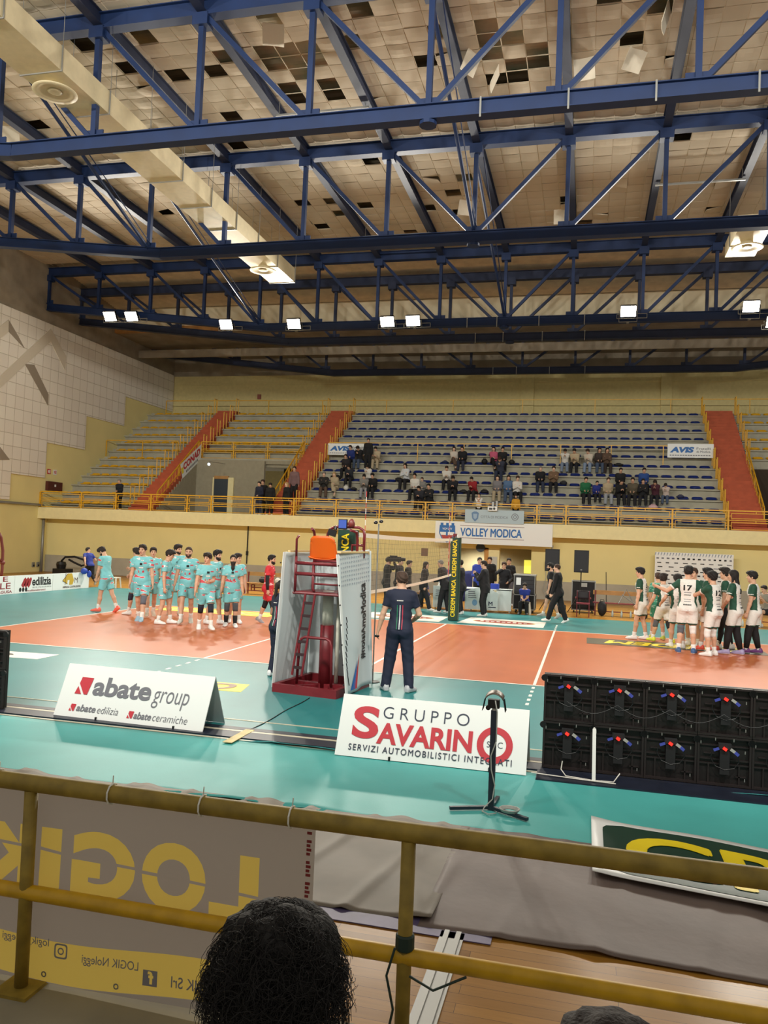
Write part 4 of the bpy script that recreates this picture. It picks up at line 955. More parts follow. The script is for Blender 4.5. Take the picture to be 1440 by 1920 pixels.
v_, f_ = text_geo('#noisiAmoModica', .03); lo = v_.min(0); sz = v_.max(0)-lo
V = []
for p in v_:
    X = (p[0]-lo[0])/sz[0]; Yv = (p[1]-lo[1])/sz[1]; q = Ff(.16+.22*Yv, .20+.56*X); V.append((q[0]+.014+p[2],q[1],q[2]))
b.add(V, f_, 0); b.build('lettering', M_blackm, t)
b = MB()
for r_ in range(7):
    for c_ in range(14):
        v = .965-r_*.032; u = .04+.068*c_; q = Vector(Ff(u,v)); q2 = Vector(Ff(u+.03,v-.012)); q3 = Vector(Ff(u+.03,v+.006)); o_ = Vector((.013,0,0))
        b.add([q+o_,q2+o_,q3+o_], [(0,1,2)])
b.build('print_pattern', mat('print_grey',(150,160,172),.5), t)
b = MB()
for u0, v0, u1, v1, m in ((.78,.02,.60,.22,0),(.70,.02,.50,.26,1)):
    for i in range(6):
        f0, f1 = i/6, (i+1)/6; w_ = .07*(1-f0); w2 = .07*(1-f1)
        A = [Ff(u0+(u1-u0)*f0+w_, v0+(v1-v0)*f0), Ff(u0+(u1-u0)*f0-w_, v0+(v1-v0)*f0), Ff(u0+(u1-u0)*f1-w2, v0+(v1-v0)*f1), Ff(u0+(u1-u0)*f1+w2, v0+(v1-v0)*f1)]
        b.add([(a[0]+.014,a[1],a[2]) for a in A], [(0,1,2,3)], m)
for v in np.linspace(.06,.5,12):
    for u in (.86+.06*math.sin(v*9),):
        a = Ff(u,v); c = Ff(u+.02,v+.04); b.tube([(a[0]+.014,a[1],a[2]),(c[0]+.014,c[1],c[2])],.006,5,m=2)
b.build('print_stripes', [M_bluep, M_red, M_blackm], t)
b = MB(); b.bx(-.48,-.44,-.42,.60,2.08,2.11); b.bx(-.48,.42,.57,.61,2.08,2.11); b.bx(.36,.42,-.46,.60,2.10,2.13); b.build('fabric_rail', mat('rail_wood',(214,184,130),.6), t)
b = MB(); b.bx(-.03,.12,.36,.38,2.46,2.62); b.build('tablet', M_black, t); b2 = MB(); b2.bx(-.02,.11,.352,.36,2.48,2.61); b2.build('screen', mat('tablet_screen',(60,84,160),.2,emit=.35), t)
b = MB(); b.bx(-.20,-.06,.34,.37,2.35,2.45,rot=Matrix.Rotation(.25,3,'Y')); b.tube([(-.1,.4,2.45),(-.1,.42,2.5)],.03,8); b.build('display', M_black, t)
b = MB(); b.lathe([(.05,0),(.055,.06),(.04,.11),(.02,.13)],(.18,.40,2.50),12); b.build('horn', mat('horn_red',(120,52,48),.4), t, smooth=True)
q = empty('camera_pole', (.47,-.92,0), label='thin pole with small black cameras beside the near net post', cat='camera')
b = MB(); b.tube([(0,0,0),(0,0,2.58)], .012, 8); b.build('pole', M_galv, q)
b = MB(); b.lathe([(.12,0),(.12,.02),(.02,.04)],(0,0,0),14); b.build('foot', M_black, q)
for dx, z in ((-.05,2.58),(.04,2.60)):
    b = MB(); b.ball((dx,0,z+.02),(.035,.04,.03),10); b.tube([(dx,-.03,z+.02),(dx,-.07,z+.01)],.018,8); b.build('camera_body', M_black, q)
# ================================================================== banners on the far side
def hung(name, label, x0, x1, y, z0, z1, M, draw, cat='banner', th=.01):
    t = empty(name, (x0,y,z0), label=label, cat=cat); W, H = x1-x0, z1-z0
    b = MB(); b.sheet(lambda u,v: (u*W, .004*math.sin(u*14)-.0, v*H), 24, 2, -th); b.build('sheet', M, t)
    draw(t, lambda u, v: Vector((u*W, -.018, (1-v)*H)), Vector((1,0,0)), Vector((0,0,1)), W, H); return t
def polyb(b, P, R, U, pts, s, m=0, o=0):
    b.add([P+R*(x*s)+U*(y*s)+R.cross(U)*o for x, y in pts], [tuple(range(len(pts)))], m)
def vm(t, P, R, U, W, H):
    b = MB(); text(b, 'VOLLEY MODICA', P(.22,.66), R, U, 2.66, .37, bold=.03); b.build('lettering', M_bluep, t)
    b = MB()
    for v in (.18,.75): b.bx(.215*W,.765*W,-.02,-.018,(1-v)*H,(1-v)*H+.018)
    b.build('rule_line', mat('rule_brown',(120,70,60),.5), t)
    c = P(.105,.5); sh = [(-.34,.30),(.34,.30),(.36,-.05),(.22,-.32),(0,-.46),(-.22,-.32),(-.36,-.05)]
    b = MB(); polyb(b,c,R,U,sh,1.0,0); 
    for k in range(3): b.bx(c.x-.30+k*.24,c.x-.18+k*.24,-.0182,-.0178,c.z+.30,c.z+.40,0)
    polyb(b,c,R,U,[(x*.88,y*.9) for x,y in sh],1.0,1,.001)
    polyb(b,c,R,U,[(-.30,.27),(.30,.27),(.315,-.0),(-.315,-.0)],1.0,2,.002); polyb(b,c,R,U,[(-.27,-.13),(.27,-.13),(.19,-.29),(0,-.41),(-.19,-.29)],1.0,3,.002)
    b.bx(c.x-.05,c.x+.03,-.022,-.0205,c.z-.16,c.z+.12,0); b.build('crest', [M_bluep, M_white, M_bluep, mat('crest_red',(176,60,52),.5)], t)
    b = MB(); text(b, 'VOLLEY', c+R*(-.22)+U*.10+Vector((0,-.004,0)), R, U, .44, .09, bold=.02); b.build('lettering', M_white, t)
hung('club_banner', 'long white banner with blue VOLLEY MODICA lettering below the balcony rail', -2.70, 2.36, YF-.04, 2.28, 3.23, M_white, vm)
M_city = mat('city_banner', (176,196,206), .6)
def city(t, P, R, U, W, H):
    b = MB(); text(b, 'CITTÀ DI MODICA', P(.27,.63), R, U, 1.18, .14, bold=.0); b.build('lettering', mat('city_text',(124,130,140),.5), t)
    c = P(.175,.5); b = MB(); polyb(b,c,R,U,[(-.16,.14),(-.06,.2),(.06,.2),(.16,.14),(.13,-.1),(0,-.24),(-.13,-.1)],1.0,0); polyb(b,c,R,U,[(-.09,.1),(.09,.1),(.07,-.07),(0,-.14),(-.07,-.07)],1.0,1,.002); b.build('crest', [mat('crest_blue',(96,130,170),.5), mat('crest_pale',(150,176,200),.5)], t)
    c = P(.85,.48); b = MB(); n = 28; b.add([c+R*(r_*math.cos(2*PI*k/n))+U*(r_*math.sin(2*PI*k/n)) for r_ in (.15,.125) for k in range(n)], [(k,(k+1)%n,n+(k+1)%n,n+k) for k in range(n)]); 
    b.add([c+R*(r_*math.cos(PI/2*k))+U*(r_*math.sin(PI/2*k)) for r_ in (.10,.07) for k in range(4)], [(k,(k+1)%4,4+(k+1)%4,4+k) for k in range(4)]); b.build('emblem', M_greyp, t)
hung('city_banner', 'small pale blue city banner hung on the balcony rail above the club banner', -1.40, 1.14, YF-.10, 3.20, 3.78, M_city, city)
def avis(t, P, R, U, W, H):
    b = MB(); text(b, 'AVIS', P(.05,.64), R, U, W*.53, H*.42, bold=.06, shear=.2); b.build('lettering', M_bluep, t)
    b = MB(); text(b, 'Fratelli', P(.63,.42), R, U, W*.3, H*.16, bold=.01); text(b, 'di Modica', P(.63,.64), R, U, W*.3, H*.16, bold=.01); 
    for k in range(16): b.bx(W*(.05+k*.056),W*(.09+k*.056),-.02,-.018,H*.14,H*.2)
    b.build('lettering', M_greyp, t)
hung('sponsor_banner', 'white banner with blue AVIS lettering at the left of the blue seats', -9.62, -7.5, 26.78, 6.66, 7.27, M_white, avis)
hung('sponsor_banner', 'white banner with blue AVIS lettering at the right of the blue seats', 7.38, 9.44, 26.78, 6.76, 7.42, M_white, avis)
t = empty('sponsor_banner', (-17.05,24.76,5.2), label='sloping white banner with red CONAD lettering on the left stair rail', cat='banner')
C0, C1, C2, C3 = [Vector((0,y-24.76,z-5.2)) for y, z in ((25.0,5.10),(27.0,6.33),(27.0,7.2),(24.72,5.83))]
q = lambda u, v: C0.lerp(C1,u).lerp(C3.lerp(C2,u), v)
MB().sheet(lambda u,v: tuple(q(u,v)+Vector((.02,0,0))), 12, 4, .008).build('sheet', M_white, t)
b = MB(); v_, f_ = text_geo('CONAD', .05); lo = v_.min(0); sz = v_.max(0)-lo
b.add([q(.10+(p[0]-lo[0])/sz[0]*.82, .42+(p[1]-lo[1])/sz[1]*.46)+Vector((.026,0,0)) for p in v_], f_); b.build('lettering', M_red, t)
b = MB(); b.add([q(u,v)+Vector((.026,0,0)) for u, v in ((.0,.3),(.09,.3),(.09,.7),(.0,.7))], [(0,1,2,3)]); b.build('logo', M_ylt, t)
b = MB()
for k in range(9): b.add([q(.2+k*.07+d,v)+Vector((.026,0,0)) for d, v in ((0,.14),(.045,.14),(.045,.28),(0,.28))], [(0,1,2,3)])
b.build('lettering', M_greyp, t)
# press backdrop
def press(t, P, R, U, W, H):
    b = MB(); rr = random.Random(5)
    for r_ in range(12):
        n = 15 if r_ % 4 == 0 else 9 if r_%2 else 7
        for k in range(n):
            w_ = W/n*(.5+.2*rr.random()); h_ = .035 if r_%4 else .06; x = W*(k+.25)/n; z = H-.28-r_*.17
            if z > .05: b.bx(x, x+w_*.8, -.02, -.018, z, z+h_, rr.choice([0,0,1]))
    b.build('logo_rows', [M_blackm, M_greyp], t)
    b = MB()
    for k in range(26): x = W*k/26; b.add([(x,-.019,H-.02),(x+.05,-.019,H-.02),(x+.0,-.019,H-.14),(x-.02,-.019,H-.14)], [(0,1,2,3)])
    b.build('print_pattern', mat('print_grey',(150,160,172),.5), t)
hung('press_backdrop', 'white sponsor backdrop with rows of small logos behind the white team', 6.55, 9.58, 21.6, .15, 2.26, M_white, press)
b = MB()
for x in (6.6,9.5): b.bx(x-.02,x+.02,21.63,21.67,0,2.2); b.bx(x-.03,x+.03,21.4,21.9,0,.03)
tag(b.build('backdrop_frame', M_galv, loc=(8,21.65,0)), 'metal feet and uprights holding the sponsor backdrop', 'frame')
# ================================================================== things along the far wall
def speaker(x, y, z, label, rz=0.):
    t = empty('loudspeaker', (x,y,z), rz, label=label, cat='loudspeaker')
    b = MB(); b.prism([(-.25,-.16,0),(.25,-.16,0),(.18,.18,0),(-.18,.18,0)],(0,0,.78)); b.build('cabinet', M_blackm, t)
    b = MB(); b.bx(-.23,.23,-.172,-.16,.03,.75); b.build('grille', mat('grille_grey',(44,44,48),.7), t)
    b = MB(); b.bx(-.03,.03,-.178,-.172,.08,.11); b.build('badge', M_galv, t)
def spk_stand(x, y, h, label):
    t = empty('speaker_stand', (x,y,0), label=label, cat='stand')
    b = MB(); b.tube([(0,0,.1),(0,0,h)],.02,8); b.build('pole', M_black, t)
    for k in range(3):
        a = 2*PI*k/3+.5; b = MB(); b.tube([(0,0,.75),(.5*math.cos(a),.5*math.sin(a),.01)],.014,6); b.tube([(0,0,.3),(.3*math.cos(a),.3*math.sin(a),.31)],.01,6); b.build('leg', M_black, t)
for x, y, wh in ((2.62,15.6,'left one, behind the walking coach'),(3.62,15.6,'right one, against the yellow wall')):
    spk_stand(x, y, 1.44, 'black tripod under the loudspeaker, '+wh); speaker(x, y, 1.44, 'black loudspeaker on a tripod, '+wh)
def case(x, y, w, d, h, label, z0=.12, wheels=True):
    t = empty('flight_case', (x,y,0), label=label, cat='case')
    b = MB(); b.bx(-w/2,w/2,-d/2,d/2,z0,h); b.build('body', M_blackm, t)
    b = MB(); e = .018
    for sx in (-w/2,w/2):
        for sy_ in (-d/2,d/2): b.bx(sx-e,sx+e,sy_-e,sy_+e,z0,h)
        b.bx(sx-e,sx+e,-d/2,d/2,h-e,h+e*.5); b.bx(sx-e,sx+e,-d/2,d/2,z0-e,z0+e)
    for sy_ in (-d/2,d/2): b.bx(-w/2,w/2,sy_-e,sy_+e,h-e,h+e*.5); b.bx(-w/2,w/2,sy_-e,sy_+e,z0-e,z0+e)
    b.build('edge_trim', M_galv, t)
    b = MB(); b.bx(-.12,.12,-d/2-.03,-d/2,h-.2,h-.06); b.build('label_plate', M_plugg, t)
    if wheels:
        for sx in (-1,1):
            for sy_ in (-1,1):
                b = MB(); b.lathe([(.055,-.02),(.055,.02)],(sx*(w/2-.08),sy_*(d/2-.08),.055),12,axis='x'); b.bx(sx*(w/2-.08)-.03,sx*(w/2-.08)+.03,sy_*(d/2-.08)-.03,sy_*(d/2-.08)+.03,.1,.125); b.build('castor', M_black, t)
    return t
t = case(1.75, 14.75, .72, .7, .62, 'tall black equipment rack beside the scorer table, lower case')
t = empty('mixer_rack', (1.75,14.75,.65), label='black rack of audio gear standing on the equipment case', cat='rack')
b = MB(); b.bx(-.36,.36,-.33,.33,0,.62); b.build('body', M_black, t)
b = MB(); 
for k in range(4): b.bx(-.31,.31,-.345,-.33,.06+k*.14,.17+k*.14)
b.build('rack_unit', mat('rack_face',(40,42,46),.4), t)
b = MB()
for sx in (-.36,.34): b.bx(sx,sx+.02,-.35,-.33,0,.62)
b.bx(-.38,.38,-.35,.35,.62,.66); b.build('edge_trim', M_galv, t)
b = MB(); b.bx(-.28,-.12,-.352,-.345,.3,.55); b.build('paper', M_white, t)
case(3.72, 16.3, .8, .6, 1.12, 'black flight case with silver edges below the right loudspeaker', .1)
# scorer table fronts
M_panelw = mat('table_front', (206,214,212), .5)
def tpanel(x0, x1, y, h, label, arch=False, draw=None):
    t = empty('table_front', (x0,y,0), label=label, cat='table panel'); W = x1-x0
    b = MB()
    pts = [(0,0,.06),(W,0,.06)]+[(W-(W)*k/12,0,h-.16+.16*math.sin(PI*k/12)) for k in range(13)] if arch else [(0,0,.06),(W,0,.06),(W,0,h),(0,0,h)]
    b.prism(pts,(0,.03,0)); b.build('panel', M_panelw, t)
    if draw: draw(t,W,h)
def tp1(t, W, h):
    b = MB(); 
    for k in range(4): b.bx(.1*W,.35*W-.02*k,-.006,-.002,h*(.55+.08*k),h*(.59+.08*k))
    text(b,'X',Vector((.45*W,-.006,h*.52)),(1,0,0),(0,0,1),h=.05); b.build('lettering', M_greyp, t)
    b = MB(); b.ball((.3*W,-.004,.3),(.09,.006,.11),10); b.ball((.3*W,-.006,.33),(.05,.006,.05),8); b.build('emblem', mat('emblem_pale_blue',(120,160,196),.5), t)
    b = MB(); text(b,'M',Vector((.72*W,-.006,.22)),(1,0,0),(0,0,1),.14,.14,bold=.03); b.bx(.72*W,.95*W,-.006,-.002,.15,.18); b.build('lettering', M_navyp, t)
tpanel(-1.32,-.40,13.9,.80,'pale table front panel at the left, behind the dark-suited man by the net post', False, tp1)
tpanel(-.20,.92,13.85,.82,'pale arched table front panel in the middle, behind the clapping man', True, tp1)
tpanel(.85,1.36,14.0,.78,'narrow pale table front panel next to the seated boy')
t = empty('scorer_table', (-1.3,14.0,0), label='long white scorer table behind the pale front panels', cat='table')
b = MB(); b.bx(0,2.65,0,.7,.74,.77); b.build('tabletop', M_panelw, t)
for x in (.05,1.3,2.6):
    for y in (.05,.65):
        b = MB(); b.bx(x-.02,x+.02,y-.02,y+.02,0,.74); b.build('leg', M_galv, t)
for k, x in enumerate((-1.18,-1.08,-.98,-.9,-.82)):
    b = MB(); b.lathe([(.028,0),(.03,.1),(.012,.14),(.012,.17)],(x,14.2,.77),10); tag(b.build('bottle', mat('bottle_white',(226,224,214),.4), loc=(x,14.2,.77), smooth=True), 'white bottle on the left end of the scorer table', 'bottle', 'white bottles on the scorer table')
b = MB(); b.bx(.62,.9,14.15,14.4,.77,.95); tag(b.build('blue_bag', mat('bag_blue',(30,60,170),.6), loc=(.7,14.2,.77)), 'blue bag on the scorer table behind the clapping man', 'bag')
# wall box and cables
t = empty('switch_box', (2.35,22.0,1.35), label='grey electrical box with hanging cables left of the loudspeakers', cat='box')
b = MB(); b.bx(-.3,.3,0,.13,0,.3); b.build('box', mat('box_grey',(120,122,124),.5), t)
b = MB(); b.bx(-.22,.22,-.01,0,.06,.24); b.build('cover', M_blackm, t)
b = MB()
for k, x in enumerate((-.28,-.15,.05,.2,.3)):
    b.tube([(x,.05,0),(x+.05,.03,-.4),(x+.04*(k-2),.02,-.9),(x+.08,.0,-1.2)],.014,6)
b.tube([(-.05,.08,.3),(-.05,.05,.7),(.02,.05,1.0)],.03,6); b.build('cable', mat('cable_grey',(170,172,166),.5), t)
# benches
def bench(x0, x1, y, label, M=None, back=True, h=.45):
    t = empty('bench', (x0,y,0), label=label, cat='bench'); W = x1-x0
    b = MB(); b.bx(0,W,-.17,.17,h-.03,h); b.build('seat', M or M_plywood, t)
    if back: b = MB(); b.bx(0,W,.22,.25,h+.25,h+.40); b.build('backrest', M_plywood, t)
    b = MB(); b.bx(0,W,-.02,.02,.12,.15); b.build('stretcher', M_burg, t)
    for k in range(max(2,int(W/1.4)+1)):
        x = .08+(W-.16)*k/max(1,int(W/1.4)); b = MB()
        b.bx(x-.02,x+.02,-.16,-.12,0,h-.03); b.bx(x-.02,x+.02,.16,.20,0,h+(.4 if back else -.03)); b.bx(x-.02,x+.02,-.12,.16,h-.08,h-.04); b.build('leg', M_burg, t)
M_mar = mat('maroon_vinyl',(120,30,44),.45)
bench(4.05, 6.2, 15.4, 'wooden-backed bench with maroon seat left of the white team', M_mar)
bench(9.0, 11.5, 14.9, 'wooden bench at the right edge, holding the seated man')
bench(-9.1, -6.95, 15.6, 'wooden bench behind the bearded turquoise player', None); bench(-6.6, -4.6, 15.8, 'wooden bench behind the red-shirted player', None)
bench(-9.6, -5.2, 17.4, 'low wooden bench further back by the left half of the yellow wall', None, False, .3)
bench(-13.2, -9.9, 16.2, 'pale wooden bench behind the turquoise team at the left', mat('pale_wood',(206,186,140),.5), False, .4)
def chair(x, y, rz, label):
    t = empty('chair', (x,y,0), rz, label=label, cat='chair')
    b = MB(); b.bx(-.22,.22,-.2,.2,.43,.47); b.build('seat', M_mar, t)
    b = MB(); b.sheet(lambda u,v: ((u-.5)*.46, .22+.03*v-.04*(2*u-1)**2*-1, .58+.28*v), 6, 4, .03); b.build('backrest', mat('chair_black',(36,30,34),.6), t, smooth=True)
    for sx in (-.2,.2):
        for sy_ in (-.18,.2): b = MB(); b.bx(sx-.014,sx+.014,sy_-.014,sy_+.014,0,.45 if sy_<0 else .86); b.build('leg', M_burg, t)
    b = MB(); b.tube([(-.24,-.18,.62),(-.24,.2,.64)],.016,6); b.tube([(.24,-.18,.62),(.24,.2,.64)],.016,6); b.build('armrest', M_burg, t)
chair(3.72, 14.3, 0, 'black-backed red chair in front of the right loudspeaker'); chair(-4.05, 14.2, .4, 'red and black chair behind the net, left of the cameraman')
def stool(x, y, label, h=.42):
    t = empty('stool', (x,y,0), label=label, cat='stool'); M = mat('stool_white',(226,220,204),.4)
    b = MB(); b.bx(-.17,.17,-.17,.17,h-.03,h); b.build('seat', M, t)
    for sx in (-1,1):
        for sy_ in (-1,1): b = MB(); b.beam((sx*.14,sy_*.14,h-.03),(sx*.18,sy_*.18,0),.05,.05); b.build('leg', M, t)
    b = MB(); b.bx(-.17,.17,-.165,-.15,.12,.17); b.build('stretcher', M, t)
stool(-14.1, 14.5, 'white plastic stool beside the white side boards'); stool(1.82, 13.95, 'white plastic stool under the seated boy in blue', .40)
# water bottles and bags on the right
def bottle(x, y, z, M, label, group):
    b = MB(); b.lathe([(.035,0),(.038,.14),(.015,.2),(.015,.235)],(x,y,z),10); tag(b.build('bottle', M, loc=(x,y,z), smooth=True), label, 'bottle', group)
M_bot = mat('bottle_clear',(190,206,206),.15)
for k in range(6): bottle(8.55+k*.13, 14.2, 0, M_bot, 'water bottle standing in the row under the right bench', 'water bottles under the right bench')
for k in range(3): bottle(4.7+k*.3, 15.0, 0, M_bot, 'water bottle on the wood floor before the maroon bench', 'water bottles before the maroon bench')
def bag(x, y, z, s, M, label, cat='bag'):
    b = MB(); rr = random.Random(int(x*100)); L_ = [rr.uniform(.85,1.1) for _ in range(60)]
    b.ball((0,0,s[2]), s, 12); b.v = [(p[0]*L_[i%60], p[1]*L_[(i*7)%60], max(0,p[2])) for i, p in enumerate(b.v)]
    o = b.build('bag', M, smooth=True); o.location = (x,y,z)
    h = MB(); h.tube([(-s[0]*.5,0,s[2]*1.7),(-s[0]*.3,0,s[2]*2.2),(s[0]*.3,0,s[2]*2.2),(s[0]*.5,0,s[2]*1.7)],.012,6); h.build('handle', M, o)
    tag(o, label, cat)
M_bagk = mat('bag_black',(22,22,26),.7)
bag(4.35,15.0,0,(.16,.12,.26),M_bagk,'black bag on the floor beside the red chair'); bag(5.62,14.3,0,(.2,.16,.2),M_bagk,'black bag on the floor behind the player with number 5'); bag(2.95,14.9,0,(.22,.18,.2),M_bagk,'black bag on the floor under the loudspeaker tripods')
bag(-8.35,15.6,.45,(.16,.12,.10),M_bagk,'black bag on the bench behind the bearded turquoise player'); bottle(-8.0,15.55,.45,M_blackm,'black bottle on the wooden bench behind the bearded player','bottle'); bag(-7.7,15.55,.45,(.12,.1,.11),mat('bag_white',(216,210,196),.6),'white bag on the bench left of the red-shirted player')
b = MB(); b.sheet(lambda u,v: (5.95+.35*u+.02*math.sin(v*7), 15.25+.05*math.sin(u*6)-.05*v, .52+.42*v+.03*math.sin(u*5)), 8, 6, .02); tag(b.build('towel', mat('towel_pale_blue',(176,206,210),.8), loc=(6,15.2,.5), smooth=True), 'pale blue towel hanging over the maroon bench', 'towel')
b = MB(); b.tube([(4.55,17,.0),(4.5,17.1,1.45)],.014,6); tag(b.build('broom_stick', M_blackm, loc=(4.5,17,0)), 'thin dark stick standing upright behind the maroon bench', 'stick')
b = MB(); b.tube([(4.9,15.2,.45),(5.15,15.25,.95),(5.4,15.2,.45)],.02,6); b.tube([(5.0,15.2,.75),(5.5,15.1,.42)],.02,6); tag(b.build('folded_tripod', M_galv, loc=(5.1,15.2,.45)), 'pale folded metal tripod lying over the maroon bench', 'tripod')
# left corner
t = empty('vacuum_cleaner', (-20.6,20.3,0), label='black machine with bent hose in the left corner behind the side boards', cat='machine')
b = MB(); b.bx(-.35,.35,-.3,.3,.0,.3); b.lathe([(.2,.3),(.24,.5),(.2,.62),(.05,.66)],(-.1,0,0),14); b.build('body', M_black, t, smooth=False)
b = MB(); b.tube([(-.1,0,.66),(.1,0,.86),(.6,0,.9),(1.1,0,.78),(1.25,0,.55),(1.0,0,.48),(.6,0,.62),(.3,0,.75)],.05,8); b.build('hose', M_blackm, t, smooth=True)
b = MB(); b.sheet(lambda u,v: (-11.75+.75*u, 14.6+.05*math.sin(u*5), .45+.62*v-.1*u*(1-v)), 6, 6, .05); tag(b.build('blue_jacket', mat('jacket_blue',(30,44,130),.7), loc=(-11.4,14.6,.4), smooth=True), 'blue jacket hanging on a chair back between two turquoise players', 'jacket')
chair(-11.4, 14.85, PI, 'chair under the blue hanging jacket')
b = MB(); b.ball((-14.72,13.4,.66),(.13,.14,.12),12); b.ball((-14.6,13.55,.55),(.09,.08,.14),10); tag(b.build('blue_hat', mat('cap_blue',(36,70,170),.6), loc=(-14.7,13.4,.6), smooth=True), 'blue cloth cap hung over the corner of the last side board', 'cap')
b = MB(); b.tube([(-16,10.25,2.0),(-16,10.36,1.85),(-16,10.48,1.4),(-16,10.5,.8),(-16,10.45,.0)],.05,8); b.tube([(-16,10.1,1.25),(-16,10.5,.98)],.04,8); b.ball((-16,10.5,.98),.09,8)
tag(b.build('curved_pole', mat('pole_red_brown',(112,50,44),.5), loc=(-16,10.4,0), smooth=True), 'curved red-brown pole cut by the left picture edge', 'pole')
# wall fittings
t = empty('hose_cabinet', (XL+.02,21.85,4.14), label='dark red fire hose cabinet on the side wall at the end of the balcony', cat='cabinet')
b = MB(); b.bx(0,.16,0,1.15,0,.46); b.build('box', mat('cabinet_dark_red',(84,34,28),.5), t); b = MB(); b.bx(.16,.165,.5,.62,.2,.32); b.build('plate', M_white, t)
for y, m, l in ((21.94,0,'left'),(22.42,1,'right')):
    t = empty('wall_sign', (XL+.01,y,4.97), label='small red and white safety sign above the hose cabinet, %s one' % l, cat='sign')
    b = MB(); b.bx(0,.012,0,.27,0,.26); b.build('plate', M_red if m == 0 else M_white, t)
    b = MB(); b.bx(.012,.016,.06,.14 if m == 0 else .1,.06,.2); b.bx(.012,.016,.16,.22,.04,.22); b.build('symbol', M_white if m == 0 else M_red, t)
b = MB(); b.tube([(XL+.1,8,3.36),(XL+.1,21.6,3.36),(XL+.1,21.75,3.3),(XL+.1,21.75,2.7)],.06,8); b.tube([(XL+.1,21.75,2.7),(XL+.1,21.75,.0)],.07,8); tag(b.build('wall_pipe', M_galv, loc=(XL,21.7,1), smooth=True), 'grey pipe along the side wall turning down in the corner', 'pipe')
for y in (21.15, 21.5):
    b = MB(); b.bx(XL,XL+.06,y,y+.16,.25,.48); b.bx(XL+.06,XL+.08,y+.04,y+.12,.28,.36,1); tag(b.build('wall_socket', [M_galv, M_black], loc=(XL,y,.3)), 'grey wall socket low on the side wall, %s one' % ('left' if y < 21.3 else 'right'), 'socket')
b = MB(); b.tube([(-11.9,22.1,.9),(-11.9,22.1,2.7)],.03,6); b.bx(-11.95,-11.85,22.08,22.14,1.3,1.5); tag(b.build('wall_conduit', M_blackm, loc=(-11.9,22.1,.9)), 'black vertical conduit on the yellow wall above the red player', 'conduit')
b = MB(); b.bx(-16.98,-16.75,34.2,34.3,10.98,11.28); tag(b.build('wall_notice', mat('notice_red',(150,84,70),.6), loc=(-16.9,34.2,11)), 'small reddish notice high on the ochre back wall', 'notice')
t = empty('emergency_lamp', (-15.35,24.6,5.85), label='small round lit lamp under the middle block slab', cat='lamp')
b = MB(); b.ball((0,0,0),.07,12); b.build('globe', mat('lamp_cool',(226,244,250),.4,emit=4), t, smooth=True)
b = MB(); b.tube([(0,.0,.05),(0,.05,.14),(0,1.9,.22)],.015,6); b.lathe([(.09,0),(.09,.02)],(0,0,.06),12); b.build('arm', M_galv, t)
t = empty('wall_clock', (-.78,22.1,2.38), label='dark round speaker on the wall just below the club banner', cat='wall speaker')
b = MB(); b.lathe([(.2,0),(.2,.06),(.16,.08)],(0,0,-.25),20,axis='y'); b.build('body', mat('clock_dark',(40,50,62),.5), t)
b = MB(); b.bx(-.33,-.03,YW-.0,YW+.02,1.15,1.75); tag(b.build('notice_sheet', mat('paper_grey',(196,196,188),.7), loc=(-.2,YW,1.4)), 'grey printed notice on the cream pillar behind the scorer table', 'notice')
b = MB(); b.bx(-3.45,-3.15,YW-.03,YW,1.65,2.0); tag(b.build('wall_notice', mat('notice_brown',(128,98,76),.6), loc=(-3.3,YW,1.8)), 'small brown notice on the wall seen through the net', 'notice')
t = empty('projector', (-.2,YF-.05,3.86), label='white projector fixed to the balcony rail above the city banner', cat='projector')
b = MB(); b.bx(-.2,.2,-.25,.02,-.12,.06); b.build('body', M_white, t); b = MB(); b.lathe([(.05,0),(.05,.03)],(.08,-.27,-.03),12,axis='y'); b.bx(-.14,.0,-.262,-.25,-.08,.0); b.build('lens', M_black, t); b = MB(); b.bx(-.05,.05,-.08,.05,.06,.28); b.bx(.12,.2,-.06,.0,.06,.32); b.build('mount', M_galv, t)
b = MB(); b.sheet(lambda u,v: (-1.9+1.35*u, 18.2, .01+1.19*v+.03*math.sin(u*8)), 8, 4, .02); tag(b.build('blue_cloth', mat('cloth_blue',(44,52,110),.8), loc=(-1.3,18.2,.4), smooth=True), 'dark blue cloth screen seen through the net behind the woman', 'cloth')
b = MB(); b.bx(1.90,1.98,-10.3,-10.24,.002,.004); tag(b.build('paper_scrap', M_white, loc=(1.9,-10.3,0)), 'small white paper scrap on the wood floor under the grey banner', 'paper')
